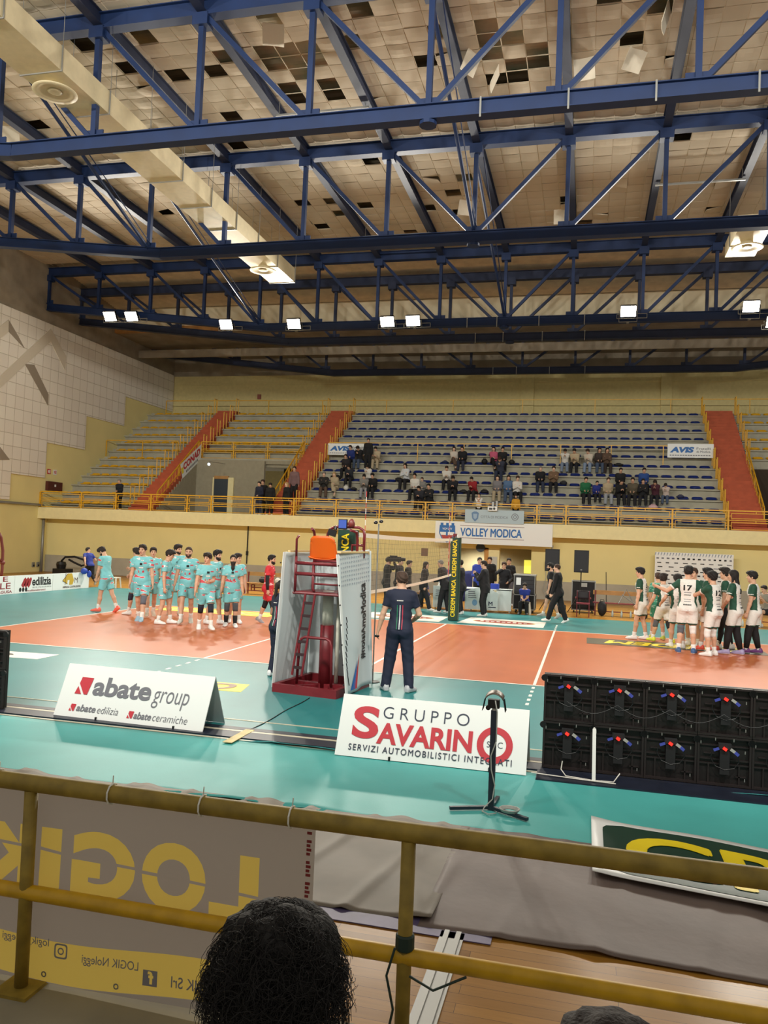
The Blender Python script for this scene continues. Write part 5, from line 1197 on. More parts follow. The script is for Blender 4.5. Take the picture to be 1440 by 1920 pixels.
# ================================================================== people: one smooth body surface each, clothes and hair as parts
def nrm(v): v = np.asarray(v,float); return v/(np.linalg.norm(v)+1e-9)
def rotz(a): c, s = math.cos(a), math.sin(a); return np.array([[c,-s,0],[s,c,0],[0,0,1.]])
def rotx(a): c, s = math.cos(a), math.sin(a); return np.array([[1,0,0],[0,c,-s],[0,s,c.real]])
def roty(a): c, s = math.cos(a), math.sin(a); return np.array([[c,0,s],[0,1,0],[-s,0,c]])
class Sdf:
    def __init__(s, lo, hi, v):
        s.lo = np.asarray(lo,np.float32); s.v = v; s.n = (np.ceil((np.asarray(hi)-lo)/v).astype(int)+2)
        s.F = np.full(s.n, 1., np.float32)
    def _sub(s, lo, hi):
        a = np.clip(np.floor((lo-s.lo)/s.v).astype(int),0,s.n); b = np.clip(np.ceil((hi-s.lo)/s.v).astype(int)+1,0,s.n)
        g = [s.lo[i]+s.v*np.arange(a[i],b[i],dtype=np.float32) for i in range(3)]
        return tuple(slice(a[i],b[i]) for i in range(3)), np.ix_(*g)
    def add(s, p, off=0.):
        k = p['k']; pad = k+3*s.v+off+.005
        sl, (X,Y,Z) = s._sub(p['lo']-pad, p['hi']+pad)
        if min(q.stop-q.start for q in sl) <= 0: return
        d = p['f'](X,Y,Z)-off; A = s.F[sl]
        h = np.clip(.5+.5*(A-d)/k,0,1); s.F[sl] = A*(1-h)+d*h-k*h*(1-h)
    def cut(s, fn):
        X,Y,Z = np.ix_(*[s.lo[i]+s.v*np.arange(s.n[i],dtype=np.float32) for i in range(3)])
        s.F = np.maximum(s.F, fn(X,Y,Z)).astype(np.float32)
    def noise(s, amp, fr):
        X,Y,Z = np.ix_(*[s.lo[i]+s.v*np.arange(s.n[i],dtype=np.float32) for i in range(3)])
        s.F = s.F+np.float32(amp)*(np.sin(fr*X+fr*.9*Z+1)*np.sin(fr*1.1*Y-fr*.5*Z)+.6*np.sin(fr*1.9*Z+fr*X-fr*1.3*Y))
    def mesh(s):
        F = s.F; n = F.shape; ins = F < 0
        c = np.zeros((n[0]-1,n[1]-1,n[2]-1), np.int8); CO = [(i,j,k) for i in (0,1) for j in (0,1) for k in (0,1)]
        for i,j,k in CO: c += ins[i:n[0]-1+i, j:n[1]-1+j, k:n[2]-1+k]
        act = (c > 0) & (c < 8); idx = np.argwhere(act); m = len(idx)
        if m == 0: return np.zeros((0,3)), []
        im = np.full(act.shape, -1, np.int64); im[act] = np.arange(m)
        vals = {q: F[idx[:,0]+q[0], idx[:,1]+q[1], idx[:,2]+q[2]] for q in CO}
        acc = np.zeros((m,3)); cnt = np.zeros(m)
        for q in CO:
            for ax in range(3):
                if q[ax]: continue
                r = list(q); r[ax] = 1; r = tuple(r); a, b = vals[q], vals[r]; hit = (a < 0) != (b < 0)
                t = np.where(hit, a/np.where(hit, a-b, 1), 0)
                for d in range(3): acc[:,d] += hit*((t if d == ax else q[d]))
                cnt += hit
        V = s.lo+s.v*(idx+acc/cnt[:,None])
        Q = []
        for ax in range(3):
            a0 = [slice(0,n[d]-1) if d == ax else slice(1,n[d]-1) for d in range(3)]; a1 = [slice(1,n[d]) if d == ax else slice(1,n[d]-1) for d in range(3)]
            A, B = ins[tuple(a0)], ins[tuple(a1)]; ch = np.argwhere(A != B)
            if not len(ch): continue
            sg = A[tuple(ch.T)]; base = ch.copy(); o = [d for d in range(3) if d != ax]
            for d in o: base[:,d] += 1
            def cell(u,v): e = base.copy(); e[:,o[0]] -= u; e[:,o[1]] -= v; return im[tuple(e.T)]
            q = np.stack([cell(1,1),cell(0,1),cell(0,0),cell(1,0)],1)
            if ax == 1: q = q[:,::-1]
            q = np.where(sg[:,None], q, q[:,::-1]); Q.append(q)
        return V, np.concatenate(Q)
def cone(a, b, ra, rb, k=.02, sq=None):
    a = np.asarray(a,float); b = np.asarray(b,float); r = max(ra,rb)
    if sq is None:
        def f(X,Y,Z):
            d = b-a; L = max(float(d@d),1e-9); px, py, pz = X-a[0], Y-a[1], Z-a[2]
            t = np.clip((px*d[0]+py*d[1]+pz*d[2])/L,0,1)
            return np.sqrt((px-t*d[0])**2+(py-t*d[1])**2+(pz-t*d[2])**2)-(ra+(rb-ra)*t)
    else:
        w, q = nrm(sq[0]), sq[1]
        def f(X,Y,Z):
            d = b-a; L = max(float(d@d),1e-9); px, py, pz = X-a[0], Y-a[1], Z-a[2]
            t = np.clip((px*d[0]+py*d[1]+pz*d[2])/L,0,1); ex, ey, ez = px-t*d[0], py-t*d[1], pz-t*d[2]
            e = (ex*w[0]+ey*w[1]+ez*w[2])*(1/q-1); rr = ra+(rb-ra)*t
            l = np.sqrt((ex+e*w[0])**2+(ey+e*w[1])**2+(ez+e*w[2])**2)
            return (l-rr)*(q+(1-q)*.35)
    return dict(f=f, lo=np.minimum(a,b)-r, hi=np.maximum(a,b)+r, k=k)
def ell(c, rad, R=None, k=.02):
    c = np.asarray(c,float); rad = np.asarray(rad,float); R = np.eye(3) if R is None else R; m = rad.max(); mn = rad.min()
    def f(X,Y,Z):
        px, py, pz = X-c[0], Y-c[1], Z-c[2]; l = [px*R[0,i]+py*R[1,i]+pz*R[2,i] for i in range(3)]
        q = np.sqrt(sum((l[i]/rad[i])**2 for i in range(3))); g = np.sqrt(sum((l[i]/rad[i]**2)**2 for i in range(3)))+1e-6
        return q*(q-1)/g
    return dict(f=f, lo=c-m, hi=c+m, k=k)
def ik(a, t, l1, l2, pole):
    a = np.asarray(a,float); t = np.asarray(t,float); d = t-a; L = np.linalg.norm(d); mx = (l1+l2)*.998
    if L > mx: t = a+d*mx/L; d = t-a; L = mx
    u = d/L; x = (l1*l1-l2*l2+L*L)/(2*L); h = math.sqrt(max(0,l1*l1-x*x)); p = np.asarray(pole,float); p = p-u*(p@u)
    return a+u*x+nrm(p)*h, t
SKINS = {}
def skin_mat(rgb):
    return mat('skin_%d_%d_%d' % rgb, rgb, .55, var=.04, scale=9)
LIGHT, MED, DARKS = (222,182,156), (206,162,134), (166,122,98)
def figure(pose):
    """joint positions and primitives of a 1.8 m figure facing +y"""
    g = dict(hip=(0,0,.955), lean=3, side=0, twist=0, hyaw=0, hpitch=0, fl=(-.12,0,.085), fr=(.12,0,.085), tl=10, tr=-10,
             hl=(-.27,.06,.80), hr=(.27,.06,.80), el=(-.5,-1,-.2), er=(.5,-1,-.2), kl=(0,1,0), kr=(0,1,0), curl=.6, fem=0, fat=0, pl=None, pr=None)
    g.update(pose); J = {}
    P = np.array(g['hip'],float); R = rotz(math.radians(g['twist'])) @ roty(math.radians(g['side'])) @ rotx(-math.radians(g['lean']))
    rt, fw, up = R[:,0], R[:,1], R[:,2]; sw = .178-.022*g['fem']; fa = 1+g['fat']
    tor = []
    q = .66+.12*g['fat']
    tor.append(ell(P+up*.02, (.160*fa,.118*fa,.13), R, .03))
    tor.append(cone(P+up*.05, P+up*.22, .150*fa, .136*fa, .05, (fw,q)))
    tor.append(cone(P+up*.22, P+up*.41, .136*fa, .165, .05, (fw,.68)))
    tor.append(cone(P+up*.41, P+up*.45, .160, .12, .04, (fw,.66)))
    if g['fat'] > .1: tor.append(ell(P+up*.14+fw*.05, (.15,.13,.14), R, .06))
    tor.append(cone(P+up*.485-rt*(sw-.02), P+up*.485+rt*(sw-.02), .058, .058, .05))
    for s in (-1,1):
        tor.append(ell(P+rt*s*.075-fw*.055-up*.05, (.088,.085,.095), R, .04)); tor.append(cone(P+up*.545+rt*s*.02, P+up*.50+rt*s*.14, .048, .040, .04))
        tor.append(ell(P+up*.37+fw*.062+rt*s*.075, (.085,.045,.065), R, .05))
    nb = P+up*.53; hR = R @ rotz(math.radians(g['hyaw'])) @ rotx(-math.radians(g['hpitch']))
    # neck leans a little forward, head upright
    hc = nb+up*.075+hR @ np.array([0,.022,.108])
    H = lambda x,y,z: hc+hR @ np.array([x,y,z])
    head = [cone(nb-up*.02, H(0,-.018,-.06), .060, .055, .03), ell(H(0,-.012,.025), (.077,.097,.092), hR, .02), ell(H(0,.020,-.052), (.058,.066,.066), hR, .035),
            ell(H(0,.068,-.095), (.026,.022,.020), hR, .02), ell(H(0,.076,.026), (.052,.016,.012), hR, .015), cone(H(0,.084,.018), H(0,.108,-.020), .008, .013, .012), ell(H(0,.100,-.024), (.017,.012,.010), hR, .01),
            ell(H(0,.083,-.055), (.024,.011,.006), hR, .006), ell(H(0,.080,-.066), (.021,.012,.007), hR, .006)]
    for s in (-1,1): head += [ell(H(s*.079,-.008,-.008), (.010,.020,.032), hR, .008), ell(H(s*.045,.055,-.02), (.022,.022,.02), hR, .02)]
    arms = {}; legs = {}
    for s, n in ((-1,'l'),(1,'r')):
        sh = P+up*.487+rt*s*sw; el, wr = ik(sh, g['h'+n], .295, .262, g['e'+n])
        fd = nrm(wr-el); pn = np.asarray(g['p'+n] if g['p'+n] is not None else -s*rt*1.0+fw*.25,float); pn = nrm(pn-fd*(pn@fd)); sd = np.cross(fd, pn)
        # thumb side points forward/up
        if sd @ (fw+up*.3) < 0: sd = -sd
        A = dict(sh=sh, el=el, wr=wr, fd=fd)
        A['upper'] = [cone(sh, sh+(el-sh)*.45, .056, .050, .03), cone(sh+(el-sh)*.45, el, .050, .041, .02)]
        A['fore'] = [cone(el, el+(wr-el)*.3, .041, .043, .015), cone(el+(wr-el)*.3, wr, .043, .028, .015)]
        c = g['curl']; hd = [cone(wr, wr+fd*.08, .028, .036, .012, (pn,.5))]
        for i, (o, l) in enumerate(((.030,.070),(.010,.078),(-.010,.074),(-.029,.058))):
            b0 = wr+fd*.085+sd*o*.95; d1 = nrm(fd*math.cos(c*.7)+pn*math.sin(c*.7)+sd*o*1.2); d2 = nrm(fd*math.cos(c*1.7)+pn*math.sin(c*1.7))
            hd += [cone(b0-fd*.01, b0+d1*l*.52, .0105, .0098, .004), cone(b0+d1*l*.52, b0+d1*l*.52+d2*l*.5, .0098, .0082, .004)]
        t0 = wr+fd*.03+sd*.026; d1 = nrm(fd*.75+sd*.7+pn*.25); d2 = nrm(fd*.95+sd*.25+pn*.3)
        hd += [cone(t0, t0+d1*.045, .014, .011, .006), cone(t0+d1*.045, t0+d1*.045+d2*.034, .011, .009, .004)]
        A['hand'] = hd; arms[n] = A
        hj = P+rt*s*.092-up*.05; kn, an = ik(hj, g['f'+n], .425, .405, g['k'+n]); toe = math.radians(g['t'+n])
        fdn = np.array([-math.sin(toe), math.cos(toe), 0.])
        pit = math.radians(g.get('heel_'+n, 0)); ft = fdn*math.cos(pit)-np.array([0,0,1.])*math.sin(pit); fu = fdn*math.sin(pit)+np.array([0,0,1.])*math.cos(pit)
        Lg = dict(hip=hj, kn=kn, an=an, ft=ft, fu=fu)
        calf = an+(kn-an)*.68-nrm(np.cross(np.cross(kn-an, np.asarray(g['k'+n],float)), kn-an))*.012
        Lg['thigh'] = [cone(hj, hj+(kn-hj)*.5, .094*(1+.5*g['fat']), .078, .04), cone(hj+(kn-hj)*.5, kn, .078, .055, .03)]
        Lg['shin'] = [cone(kn, calf, .053, .057, .02), cone(calf, an, .056, .036, .02)]
        Lg['foot'] = [cone(an-fu*.03-ft*.03, an-fu*.045+ft*.11, .036, .032, .02), cone(an, an-fu*.04+ft*.03, .036, .034, .02), cone(an-fu*.05+ft*.10, an-fu*.055+ft*.15, .034, .026, .02)]
        legs[n] = Lg
    return dict(P=P, rt=rt, fw=fw, up=up, R=R, hR=hR, H=H, hc=hc, nb=nb, tor=tor, head=head, arms=arms, legs=legs, g=g)
def bounds(pr, pad):
    return np.min([p['lo'] for p in pr],0)-pad, np.max([p['hi'] for p in pr],0)+pad
def to_mesh(name, V, Q, mats, parent, s, fmat=None, smooth=True):
    me = bpy.data.meshes.new(name); V = np.asarray(V)
    if len(V) == 0: V = np.zeros((0,3)); Q = []
    me.from_pydata((V*s).tolist(), [], np.asarray(Q).tolist() if len(V) else [])
    for m_ in mats: me.materials.append(m_)
    if fmat is not None and len(V): me.polygons.foreach_set('material_index', fmat(V[np.asarray(Q)].mean(1)).astype(np.int32))
    if smooth: me.polygons.foreach_set('use_smooth', np.ones(len(me.polygons), dtype=bool))
    me.update(); o = bpy.data.objects.new(name, me); COL.objects.link(o)
    if parent is not None: o.parent = parent
    return o
def tubepart(name, pts, rs, M, parent, s, n=12):
    b = MB(); b.tube([Vector(p)*s for p in pts], 0, n, rs=[r*s for r in rs]); return b.build(name, M, parent, smooth=True)
HAIRC = dict(black=(20,16,15), dark=(34,24,19), brown=(62,42,30), blond=(178,146,98), grey=(128,122,114))
def person(label, loc, yaw, H=1.8, pose={}, hair='short', hc='dark', skin=MED, top=('tee',None), bottom=('shorts',None), shoes=(232,232,230), sole=None, socks=None, knee=None, legging=None, sleeve=None, beard=None, group=None, vox=.014, topf=None, botf=None, cat='person', number=None, extra=None):
    fg_ = figure(pose); s = H/1.8; A, L = fg_['arms'], fg_['legs']; P, rt, fw, up = fg_['P'], fg_['rt'], fg_['fw'], fg_['up']; v = vox/s
    body = list(fg_['tor'])
    for n in 'lr': body += L[n]['thigh']+L[n]['shin']+L[n]['foot']
    body += fg_['head']
    for n in 'lr': body += A[n]['upper']+A[n]['fore']+A[n]['hand']
    lo, hi = bounds(body, .03); F = Sdf(lo, hi, v)
    for p in body: F.add(p)
    V, Q = F.mesh(); ms = skin_mat(skin); lips = mat('lips', (150,84,76), .5); Hm = fg_['H'](0,.092,-.060)
    root = to_mesh('person', V, Q, [ms, lips], None, s, lambda c: (np.linalg.norm((c-Hm) @ fg_['hR'] / np.array([.026,.02,.012]), axis=1) < 1))
    root.location = loc; root.rotation_euler = (0,0,math.radians(yaw)); tag(root, label, cat, group)
    hR, Hf, hcn = fg_['hR'], fg_['H'], fg_['hc']
    # ---- hair
    mh = mat('hair_'+hc, HAIRC[hc], .75, var=.3, scale=60, bump=.3, bscale=110)
    if hair:
        infl = dict(short=.014, buzz=.006, curly=.030, full=.024, long=.018, pony=.012, cap=.014, thin=.008).get(hair,.014)
        hp = [ell(Hf(0,-.012,.025), (.077,.097,.092), hR, .02)]
        if hair == 'full': hp.append(ell(Hf(0,.035,.085), (.06,.055,.03), hR, .03))
        if hair in ('short','curly'): hp.append(ell(Hf(0,.02,.09), (.055,.06,.025), hR, .03))
        ex = []
        if hair == 'long': ex = [cone(Hf(0,-.06,.0), Hf(0,-.09,-.16), .075, .06, .04, (hR[:,1],.6)), cone(Hf(0,-.085,-.14), Hf(0,-.10,-.30), .065, .035, .03, (hR[:,1],.5)), cone(Hf(.065,-.02,-.02), Hf(.075,.0,-.17), .03, .02, .02), cone(Hf(-.065,-.02,-.02), Hf(-.075,.0,-.17), .03, .02, .02)]
        if hair == 'pony': ex = [ell(Hf(0,-.115,.03), (.035,.03,.035), hR, .02), cone(Hf(0,-.125,.03), Hf(0,-.13,-.16), .034, .030, .02), cone(Hf(0,-.13,-.16), Hf(.02,-.12,-.34), .030, .012, .02)]
        lo, hi = bounds(hp+ex, .05); F = Sdf(lo, hi, min(v,.010/s))
        for p in hp: F.add(p, .004)
        if infl > .004:
            def grow(X,Y,Z):
                px, py, pz = X-hcn[0], Y-hcn[1], Z-hcn[2]; z = px*hR[0,2]+py*hR[1,2]+pz*hR[2,2]
                return np.interp(z, [-.06,.02,.10], [.0 if hair not in ('long','curly') else .010, infl*.45, infl])
            X_,Y_,Z_ = np.ix_(*[F.lo[i]+F.v*np.arange(F.n[i],dtype=np.float32) for i in range(3)]); F.F = (F.F-grow(X_,Y_,Z_)).astype(np.float32)
        if hair in ('curly','full','short'): F.noise(.007 if hair=='curly' else .0042, 62)
        side = -.07 if hair in ('long',) else -.06 if hair in ('curly','full') else -.04
        def cutf(X,Y,Z):
            px, py, pz = X-hcn[0], Y-hcn[1], Z-hcn[2]; y = px*hR[0,1]+py*hR[1,1]+pz*hR[2,1]; z = px*hR[0,2]+py*hR[1,2]+pz*hR[2,2]
            zl = np.interp(y, [-.13,-.06,-.01,.03,.07,.12], [-.125,-.105,side,.0 if hair!='thin' else .05,.062 if hair!='full' else .05,.075 if hair != 'thin' else .14]); return (zl-z)*.8
        F.cut(cutf)
        for p in ex: F.add(p)
        V, Q = F.mesh(); to_mesh('hair', V, Q, [mh], root, s)
    if beard:
        bp = [ell(Hf(0,.020,-.052), (.058,.066,.066), hR, .02), ell(Hf(0,.068,-.095), (.026,.022,.020), hR, .02)]
        ex = [cone(Hf(0,.068,-.10), Hf(0,.088,-.20), .05, .042, .03, (hR[:,1],.6)), cone(Hf(0,.088,-.20), Hf(0,.085,-.29), .042, .02, .02)] if beard == 'long' else []
        lo, hi = bounds(bp+ex, .03); F = Sdf(lo, hi, min(v,.010/s))
        for p in bp: F.add(p, .011 if beard != 'stubble' else .006)
        def cutb(X,Y,Z):
            px, py, pz = X-hcn[0], Y-hcn[1], Z-hcn[2]; x = px*hR[0,0]+py*hR[1,0]+pz*hR[2,0]; y = px*hR[0,1]+py*hR[1,1]+pz*hR[2,1]; z = px*hR[0,2]+py*hR[1,2]+pz*hR[2,2]
            top_ = np.where(y > .05, -.043, -.02); m_ = .018-np.sqrt((x/1.3)**2+(y-.09)**2+((z+.060)*1.3)**2)
            return np.maximum(np.maximum(z-top_, -.0-y+.005), m_)
        F.cut(cutb)
        for p in ex: F.add(p)
        V, Q = F.mesh(); to_mesh('beard', V, Q, [mat('hair_'+hc, HAIRC[hc])], root, s)
    if vox < .02:
        for q in (-1,1):
            b = MB(); b.ball(tuple(Vector(Hf(q*.031,.080,.010))*s), (.012*s,.010*s,.008*s), 10); b.build('eye', mat('eye_dark',(38,28,24),.2), root, smooth=True)
            b = MB(); b.tube([Vector(Hf(q*.014,.094,.030))*s, Vector(Hf(q*.034,.090,.036))*s, Vector(Hf(q*.05,.076,.030))*s], .0042*s, 6); b.build('eyebrow', mh, root)
    # ---- top
    kind, mt = top
    mt = mt if isinstance(mt, (list,tuple)) else [mt]
    hem = {'tee':-.10, 'polo':-.03, 'jacket':-.15, 'long':-.10, 'suit':-.20}.get(kind,-.1); off = {'tee':.016,'polo':.013,'jacket':.026,'long':.018,'suit':.024}.get(kind,.016)
    frac = .62 if kind in ('tee','polo') else 1.0
    tp = [p for p in fg_['tor']]
    tp.append(cone(P-up*.02, P+up*hem, .155+.02*(kind=='suit'), .158+.02*(kind=='suit'), .04, (fw,.72)))
    sl = []
    for n in 'lr':
        sh, el, wr = A[n]['sh'], A[n]['el'], A[n]['wr']
        if kind in ('tee','polo'): e = sh+(el-sh)*frac; sl.append(cone(sh, e, .058, .058 if kind=='tee' else .052, .03))
        else: sl += [cone(sh, el, .058, .050, .03), cone(el, wr-(wr-el)*.03, .048, .036, .02)]
    lo, hi = bounds(tp+sl, .07); F = Sdf(lo, hi, v)
    for p in tp: F.add(p, off)
    nb = fg_['nb']; hz = P+up*hem
    F.cut(lambda X,Y,Z: -((X-hz[0])*up[0]+(Y-hz[1])*up[1]+(Z-hz[2])*up[2]))
    for p in sl: F.add(p, off*.55)
    for n in 'lr':
        if kind in ('tee','polo'):
            sh, el = A[n]['sh'], A[n]['el']; d = nrm(el-sh); e = sh+(el-sh)*frac
            def cs(X,Y,Z, e=e, d=d, sh=sh):
                t = (X-e[0])*d[0]+(Y-e[1])*d[1]+(Z-e[2])*d[2]; r2 = np.sqrt(np.maximum(0,(X-e[0])**2+(Y-e[1])**2+(Z-e[2])**2))
                return np.where(r2 < .11, t, -1)
            F.cut(cs)
    if vox < .02: F.noise(.0028, 26)
    nz_ = .052 if kind in ('jacket','suit','long','polo') else .035
    cpt = nb+up*nz_
    F.cut(lambda X,Y,Z: np.where((X-cpt[0])**2+(Y-cpt[1])**2+(Z-cpt[2])**2 < .0225, (X-cpt[0])*up[0]+(Y-cpt[1])*up[1]+(Z-cpt[2])*up[2], -1))
    V, Q = F.mesh()
    def lat(c): d = c-P; return d @ rt, d @ fw, d @ up
    tf = None
    if topf: tf = lambda c: topf(c, *lat(c), fg_)
    to = to_mesh({'tee':'shirt','polo':'shirt','long':'sweater'}.get(kind,'jacket'), V, Q, mt, root, s, tf)
    # ---- bottom
    kindb, mb_ = bottom; mb_ = mb_ if isinstance(mb_, (list,tuple)) else [mb_]
    bp = [p for p in fg_['tor'][:1]]+[p for p in fg_['tor'] if False]
    for q in (-1,1): bp.append(ell(P+rt*q*.075-fw*.055-up*.05, (.088,.085,.095), fg_['R'], .04))
    lp = []; ends = []
    for n in 'lr':
        h, k_, a = L[n]['hip'], L[n]['kn'], L[n]['an']
        if kindb == 'shorts':
            e = h+(k_-h)*.72; lp.append(cone(h, e, .100, .092, .04)); ends.append((e, nrm(k_-h)))
        elif kindb == 'leggings': lp += L[n]['thigh']+L[n]['shin']; ends.append((a, nrm(a-k_)))
        else: lp += [cone(h, k_, .102, .078, .04), cone(k_, a+L[n]['fu']*-.02, .076, .062 if kindb == 'trousers' else .05, .02)]; ends.append((a-(a-k_)*.0-np.array([0,0,.025]), nrm(a-k_)))
    lo, hi = bounds(bp+lp, .05); F = Sdf(lo, hi, v); ob = .006 if kindb == 'leggings' else .010
    for p in bp+lp: F.add(p, ob)
    for e, d in ends:
        def cl(X,Y,Z, e=e, d=d):
            t = (X-e[0])*d[0]+(Y-e[1])*d[1]+(Z-e[2])*d[2]; r2 = np.sqrt((X-e[0])**2+(Y-e[1])**2+(Z-e[2])**2)
            return np.where(r2 < .15, t, -1)
        F.cut(cl)
    wz = P+up*.09
    F.cut(lambda X,Y,Z: np.where((X-wz[0])**2+(Y-wz[1])**2+(Z-wz[2])**2 < .0625, (X-wz[0])*up[0]+(Y-wz[1])*up[1]+(Z-wz[2])*up[2], -1))
    if vox < .02 and kindb != 'leggings': F.noise(.002, 30)
    V, Q = F.mesh(); bf_ = None
    if botf: bf_ = lambda c: botf(c, *lat(c), fg_)
    to_mesh({'shorts':'shorts','leggings':'leggings'}.get(kindb,'trousers'), V, Q, mb_, root, s, bf_)
    # ---- legs and feet
    for i, n in enumerate('lr'):
        k_, a, ft, fu = L[n]['kn'], L[n]['an'], L[n]['ft'], L[n]['fu']
        if socks:
            tpv = a+(k_-a)*socks[1]; r1 = .062 if socks[1] > .45 else .050
            tubepart('sock', [a-fu*.03, a+(k_-a)*.06, a+(k_-a)*socks[1]*.6, tpv], [.047,.045,.047 if socks[1]<.4 else .058,r1], mat('sock_%d_%d_%d'%socks[0], socks[0], .8), root, s)
        kc = (knee[i] if isinstance(knee,list) else knee) if knee else None
        if kc:
            h = L[n]['hip']; tubepart('knee_pad', [k_+(h-k_)*.24, k_+(h-k_)*.10, k_, k_+(a-k_)*.10, k_+(a-k_)*.24], [.072,.071,.068,.066,.064], mat('knee_%d_%d_%d'%kc, kc, .8), root, s)
        if legging:
            h = L[n]['hip']; tubepart('legging', [h+(k_-h)*.5, h+(k_-h)*.8, k_, k_+(a-k_)*.33, a+(k_-a)*.08], [.092,.083,.080,.077,.054], mat('legging_%d_%d_%d'%legging, legging, .8), root, s)
        if sleeve: tubepart('arm_sleeve', [A[n]['sh']+(A[n]['el']-A[n]['sh'])*.5, A[n]['el'], A[n]['el']+(A[n]['wr']-A[n]['el'])*.5, A[n]['wr']], [.054,.050,.046,.034], mat('sleeve_%d_%d_%d'%sleeve, sleeve, .8), root, s)
        b = MB(); sd = np.cross(ft, fu); V = []; F_ = []; nn = 12
        prof = [(-.085,.030,.065,.02),(-.065,.046,.118,0),(-.015,.050,.128,0),(.04,.051,.108,0),(.09,.056,.082,0),(.14,.054,.068,0),(.18,.042,.054,.006),(.205,.018,.032,.012)]
        for y_, wd, ht, z0 in prof:
            for k in range(nn):
                aa = 2*PI*k/nn; x = wd*math.copysign(abs(math.cos(aa))**.7, math.cos(aa)); z = z0+(ht-z0)*(.5+.5*math.copysign(abs(math.sin(aa))**.6, math.sin(aa)))
                V.append(tuple(((a-fu*.085)+ft*y_+sd*x*(1.0 if z < ht*.6 else .85)+fu*z)*s))
        for r_ in range(len(prof)-1):
            for k in range(nn): F_.append((r_*nn+k, (r_+1)*nn+k, (r_+1)*nn+(k+1)%nn, r_*nn+(k+1)%nn))
        F_ += [tuple(range(nn)), tuple((len(prof)-1)*nn+k for k in range(nn))[::-1]]
        b.add(V, F_, 0); b.m = [1 if all(np.dot(np.array(V[q])/s-(a-fu*.085), fu) < .028 for q in f) else 0 for f in F_]
        b.build('shoe', [mat('shoe_%d_%d_%d'%tuple(shoes), tuple(shoes), .5), mat('sole_%d_%d_%d'%tuple(sole or (226,224,218)), tuple(sole or (226,224,218)), .5)], root, smooth=True)
    if number or extra:
        from mathutils.bvhtree import BVHTree
        bv = BVHTree.FromPolygons([tuple(x.co) for x in to.data.vertices], [tuple(p.vertices) for p in to.data.polygons])
        def on(side, a, h_):
            """point on the shirt: side -1 back / +1 front, a across (to the wearer's right), h_ height over the hips"""
            o_ = (P+up*h_+rt*a+fw*side*.5)*s; hit = bv.ray_cast(Vector(o_), Vector(-fw*side))
            return (Vector(hit[0])+Vector(fw*side)*.006) if hit[0] is not None else None
        def printed(name, txt, side, ac, h0, w_, h_, M, bold=.03):
            v2, f2 = text_fine(txt, bold); lo_ = v2.min(0); sz_ = v2.max(0)-lo_; V = []
            for p in v2:
                x = ((p[0]-lo_[0])/sz_[0]-.5)*w_; z = h0+(p[1]-lo_[1])/sz_[1]*h_
                q = on(side, ac+(x if side < 0 else -x), z)
                if q is None: return
                V.append(q)
            b = MB(); b.add(V, f2); b.build(name, M, root)
        if number: printed('jersey_number', number, -1, 0, .33, .07*len(number)+.03, .115, M_blackm)
        if extra: extra(printed, on, root, s)
    return root
# ================================================================== players, officials, spectators
K_tq = kit_mat('kit_turquoise', (122,196,202), (206,84,92), 3.6, .635)
K_red = kit_mat('kit_red', (206,48,58), (240,200,200), 4., .64, (220,90,96))
M_wk = kit_mat('kit_white', (228,226,220), (214,206,202), 5., .68); M_gk = mat('kit_green', (26,74,56), .75); K_lib = kit_mat('kit_libero', (60,150,122), (120,190,160), 6., .6)
M_nvy = mat('cloth_navy', (26,32,54), .8, var=.08); M_blk = mat('cloth_black', (20,20,23), .85, var=.1); M_suit = mat('cloth_suit', (24,25,30), .8); M_bsh = mat('cloth_royal_blue', (34,52,140), .75)
def cloth(n, rgb): return mat('cloth_'+n, rgb, .85, var=.08)
WALK = dict(fl=(-.10,.28,.085), fr=(.10,-.24,.11), heel_r=28)
WALK2 = dict(fr=(.10,.26,.085), fl=(-.10,-.24,.11), heel_l=28)
STEP = dict(fl=(-.11,.14,.085), fr=(.11,-.10,.085))
def jerseytext(M1=M_blackm):
    def ex(printed, on, root, s):
        for h, w_, hh, a, M in ((.375,.06,.05,0,M_blackm),(.30,.10,.03,0,M_white),(.20,.13,.05,.0,M_red),(.41,.07,.025,-.09,M_red)):
            b = MB(); V = []
            for x, z in ((-w_/2,h),(w_/2,h),(w_/2,h+hh),(-w_/2,h+hh)):
                q = on(1, a-x, z)
                if q is None: return
                V.append(q)
            b.add(V, [(0,1,2,3)]); b.build('sponsor_print', M, root)
    return ex
TQ = 'players in turquoise kit'
def tq(label, x, y, yaw, H, **k):
    k.setdefault('socks', ((228,226,220),.32)); k.setdefault('extra', jerseytext())
    return person(label, (x,y,.0105), yaw, H, top=('tee',K_tq), bottom=('shorts',K_tq), group=TQ, **k)
tq('turquoise player with bright orange shoes, looking down, leftmost of the team', -9.1, 6.2, 88, 1.84, pose=dict(STEP, hl=(-.10,.26,.80), hr=(.02,.28,.78), hpitch=32, lean=8, fr=(.11,-.30,.12), heel_r=35), beard='full', shoes=(240,104,84), sole=(240,120,96), hair='full')
tq('turquoise player with a hand on his chest, second from the left', -8.0, 5.95, 78, 1.82, pose=dict(STEP, hr=(.02,.22,1.22), hl=(-.15,.16,1.05)), knee=[(40,44,62),(40,44,62)], hair='full')
tq('tall turquoise player staring at the camera, with pale blue shoes', -7.05, 4.6, 196, 1.95, pose=dict(WALK, hyaw=-12, hl=(-.28,.08,.82)), knee=[(96,100,110),None], shoes=(150,186,206), hair='short')
tq('turquoise player half hidden behind the tall one, cream shoes', -7.5, 5.85, 215, 1.86, pose=dict(WALK2), shoes=(214,196,176), hair='short')
tq('turquoise player in side view looking down, dark fringe, white shoes', -6.35, 4.5, -75, 1.86, pose=dict(STEP, hpitch=16, hl=(-.26,.0,.82)), hair='full')
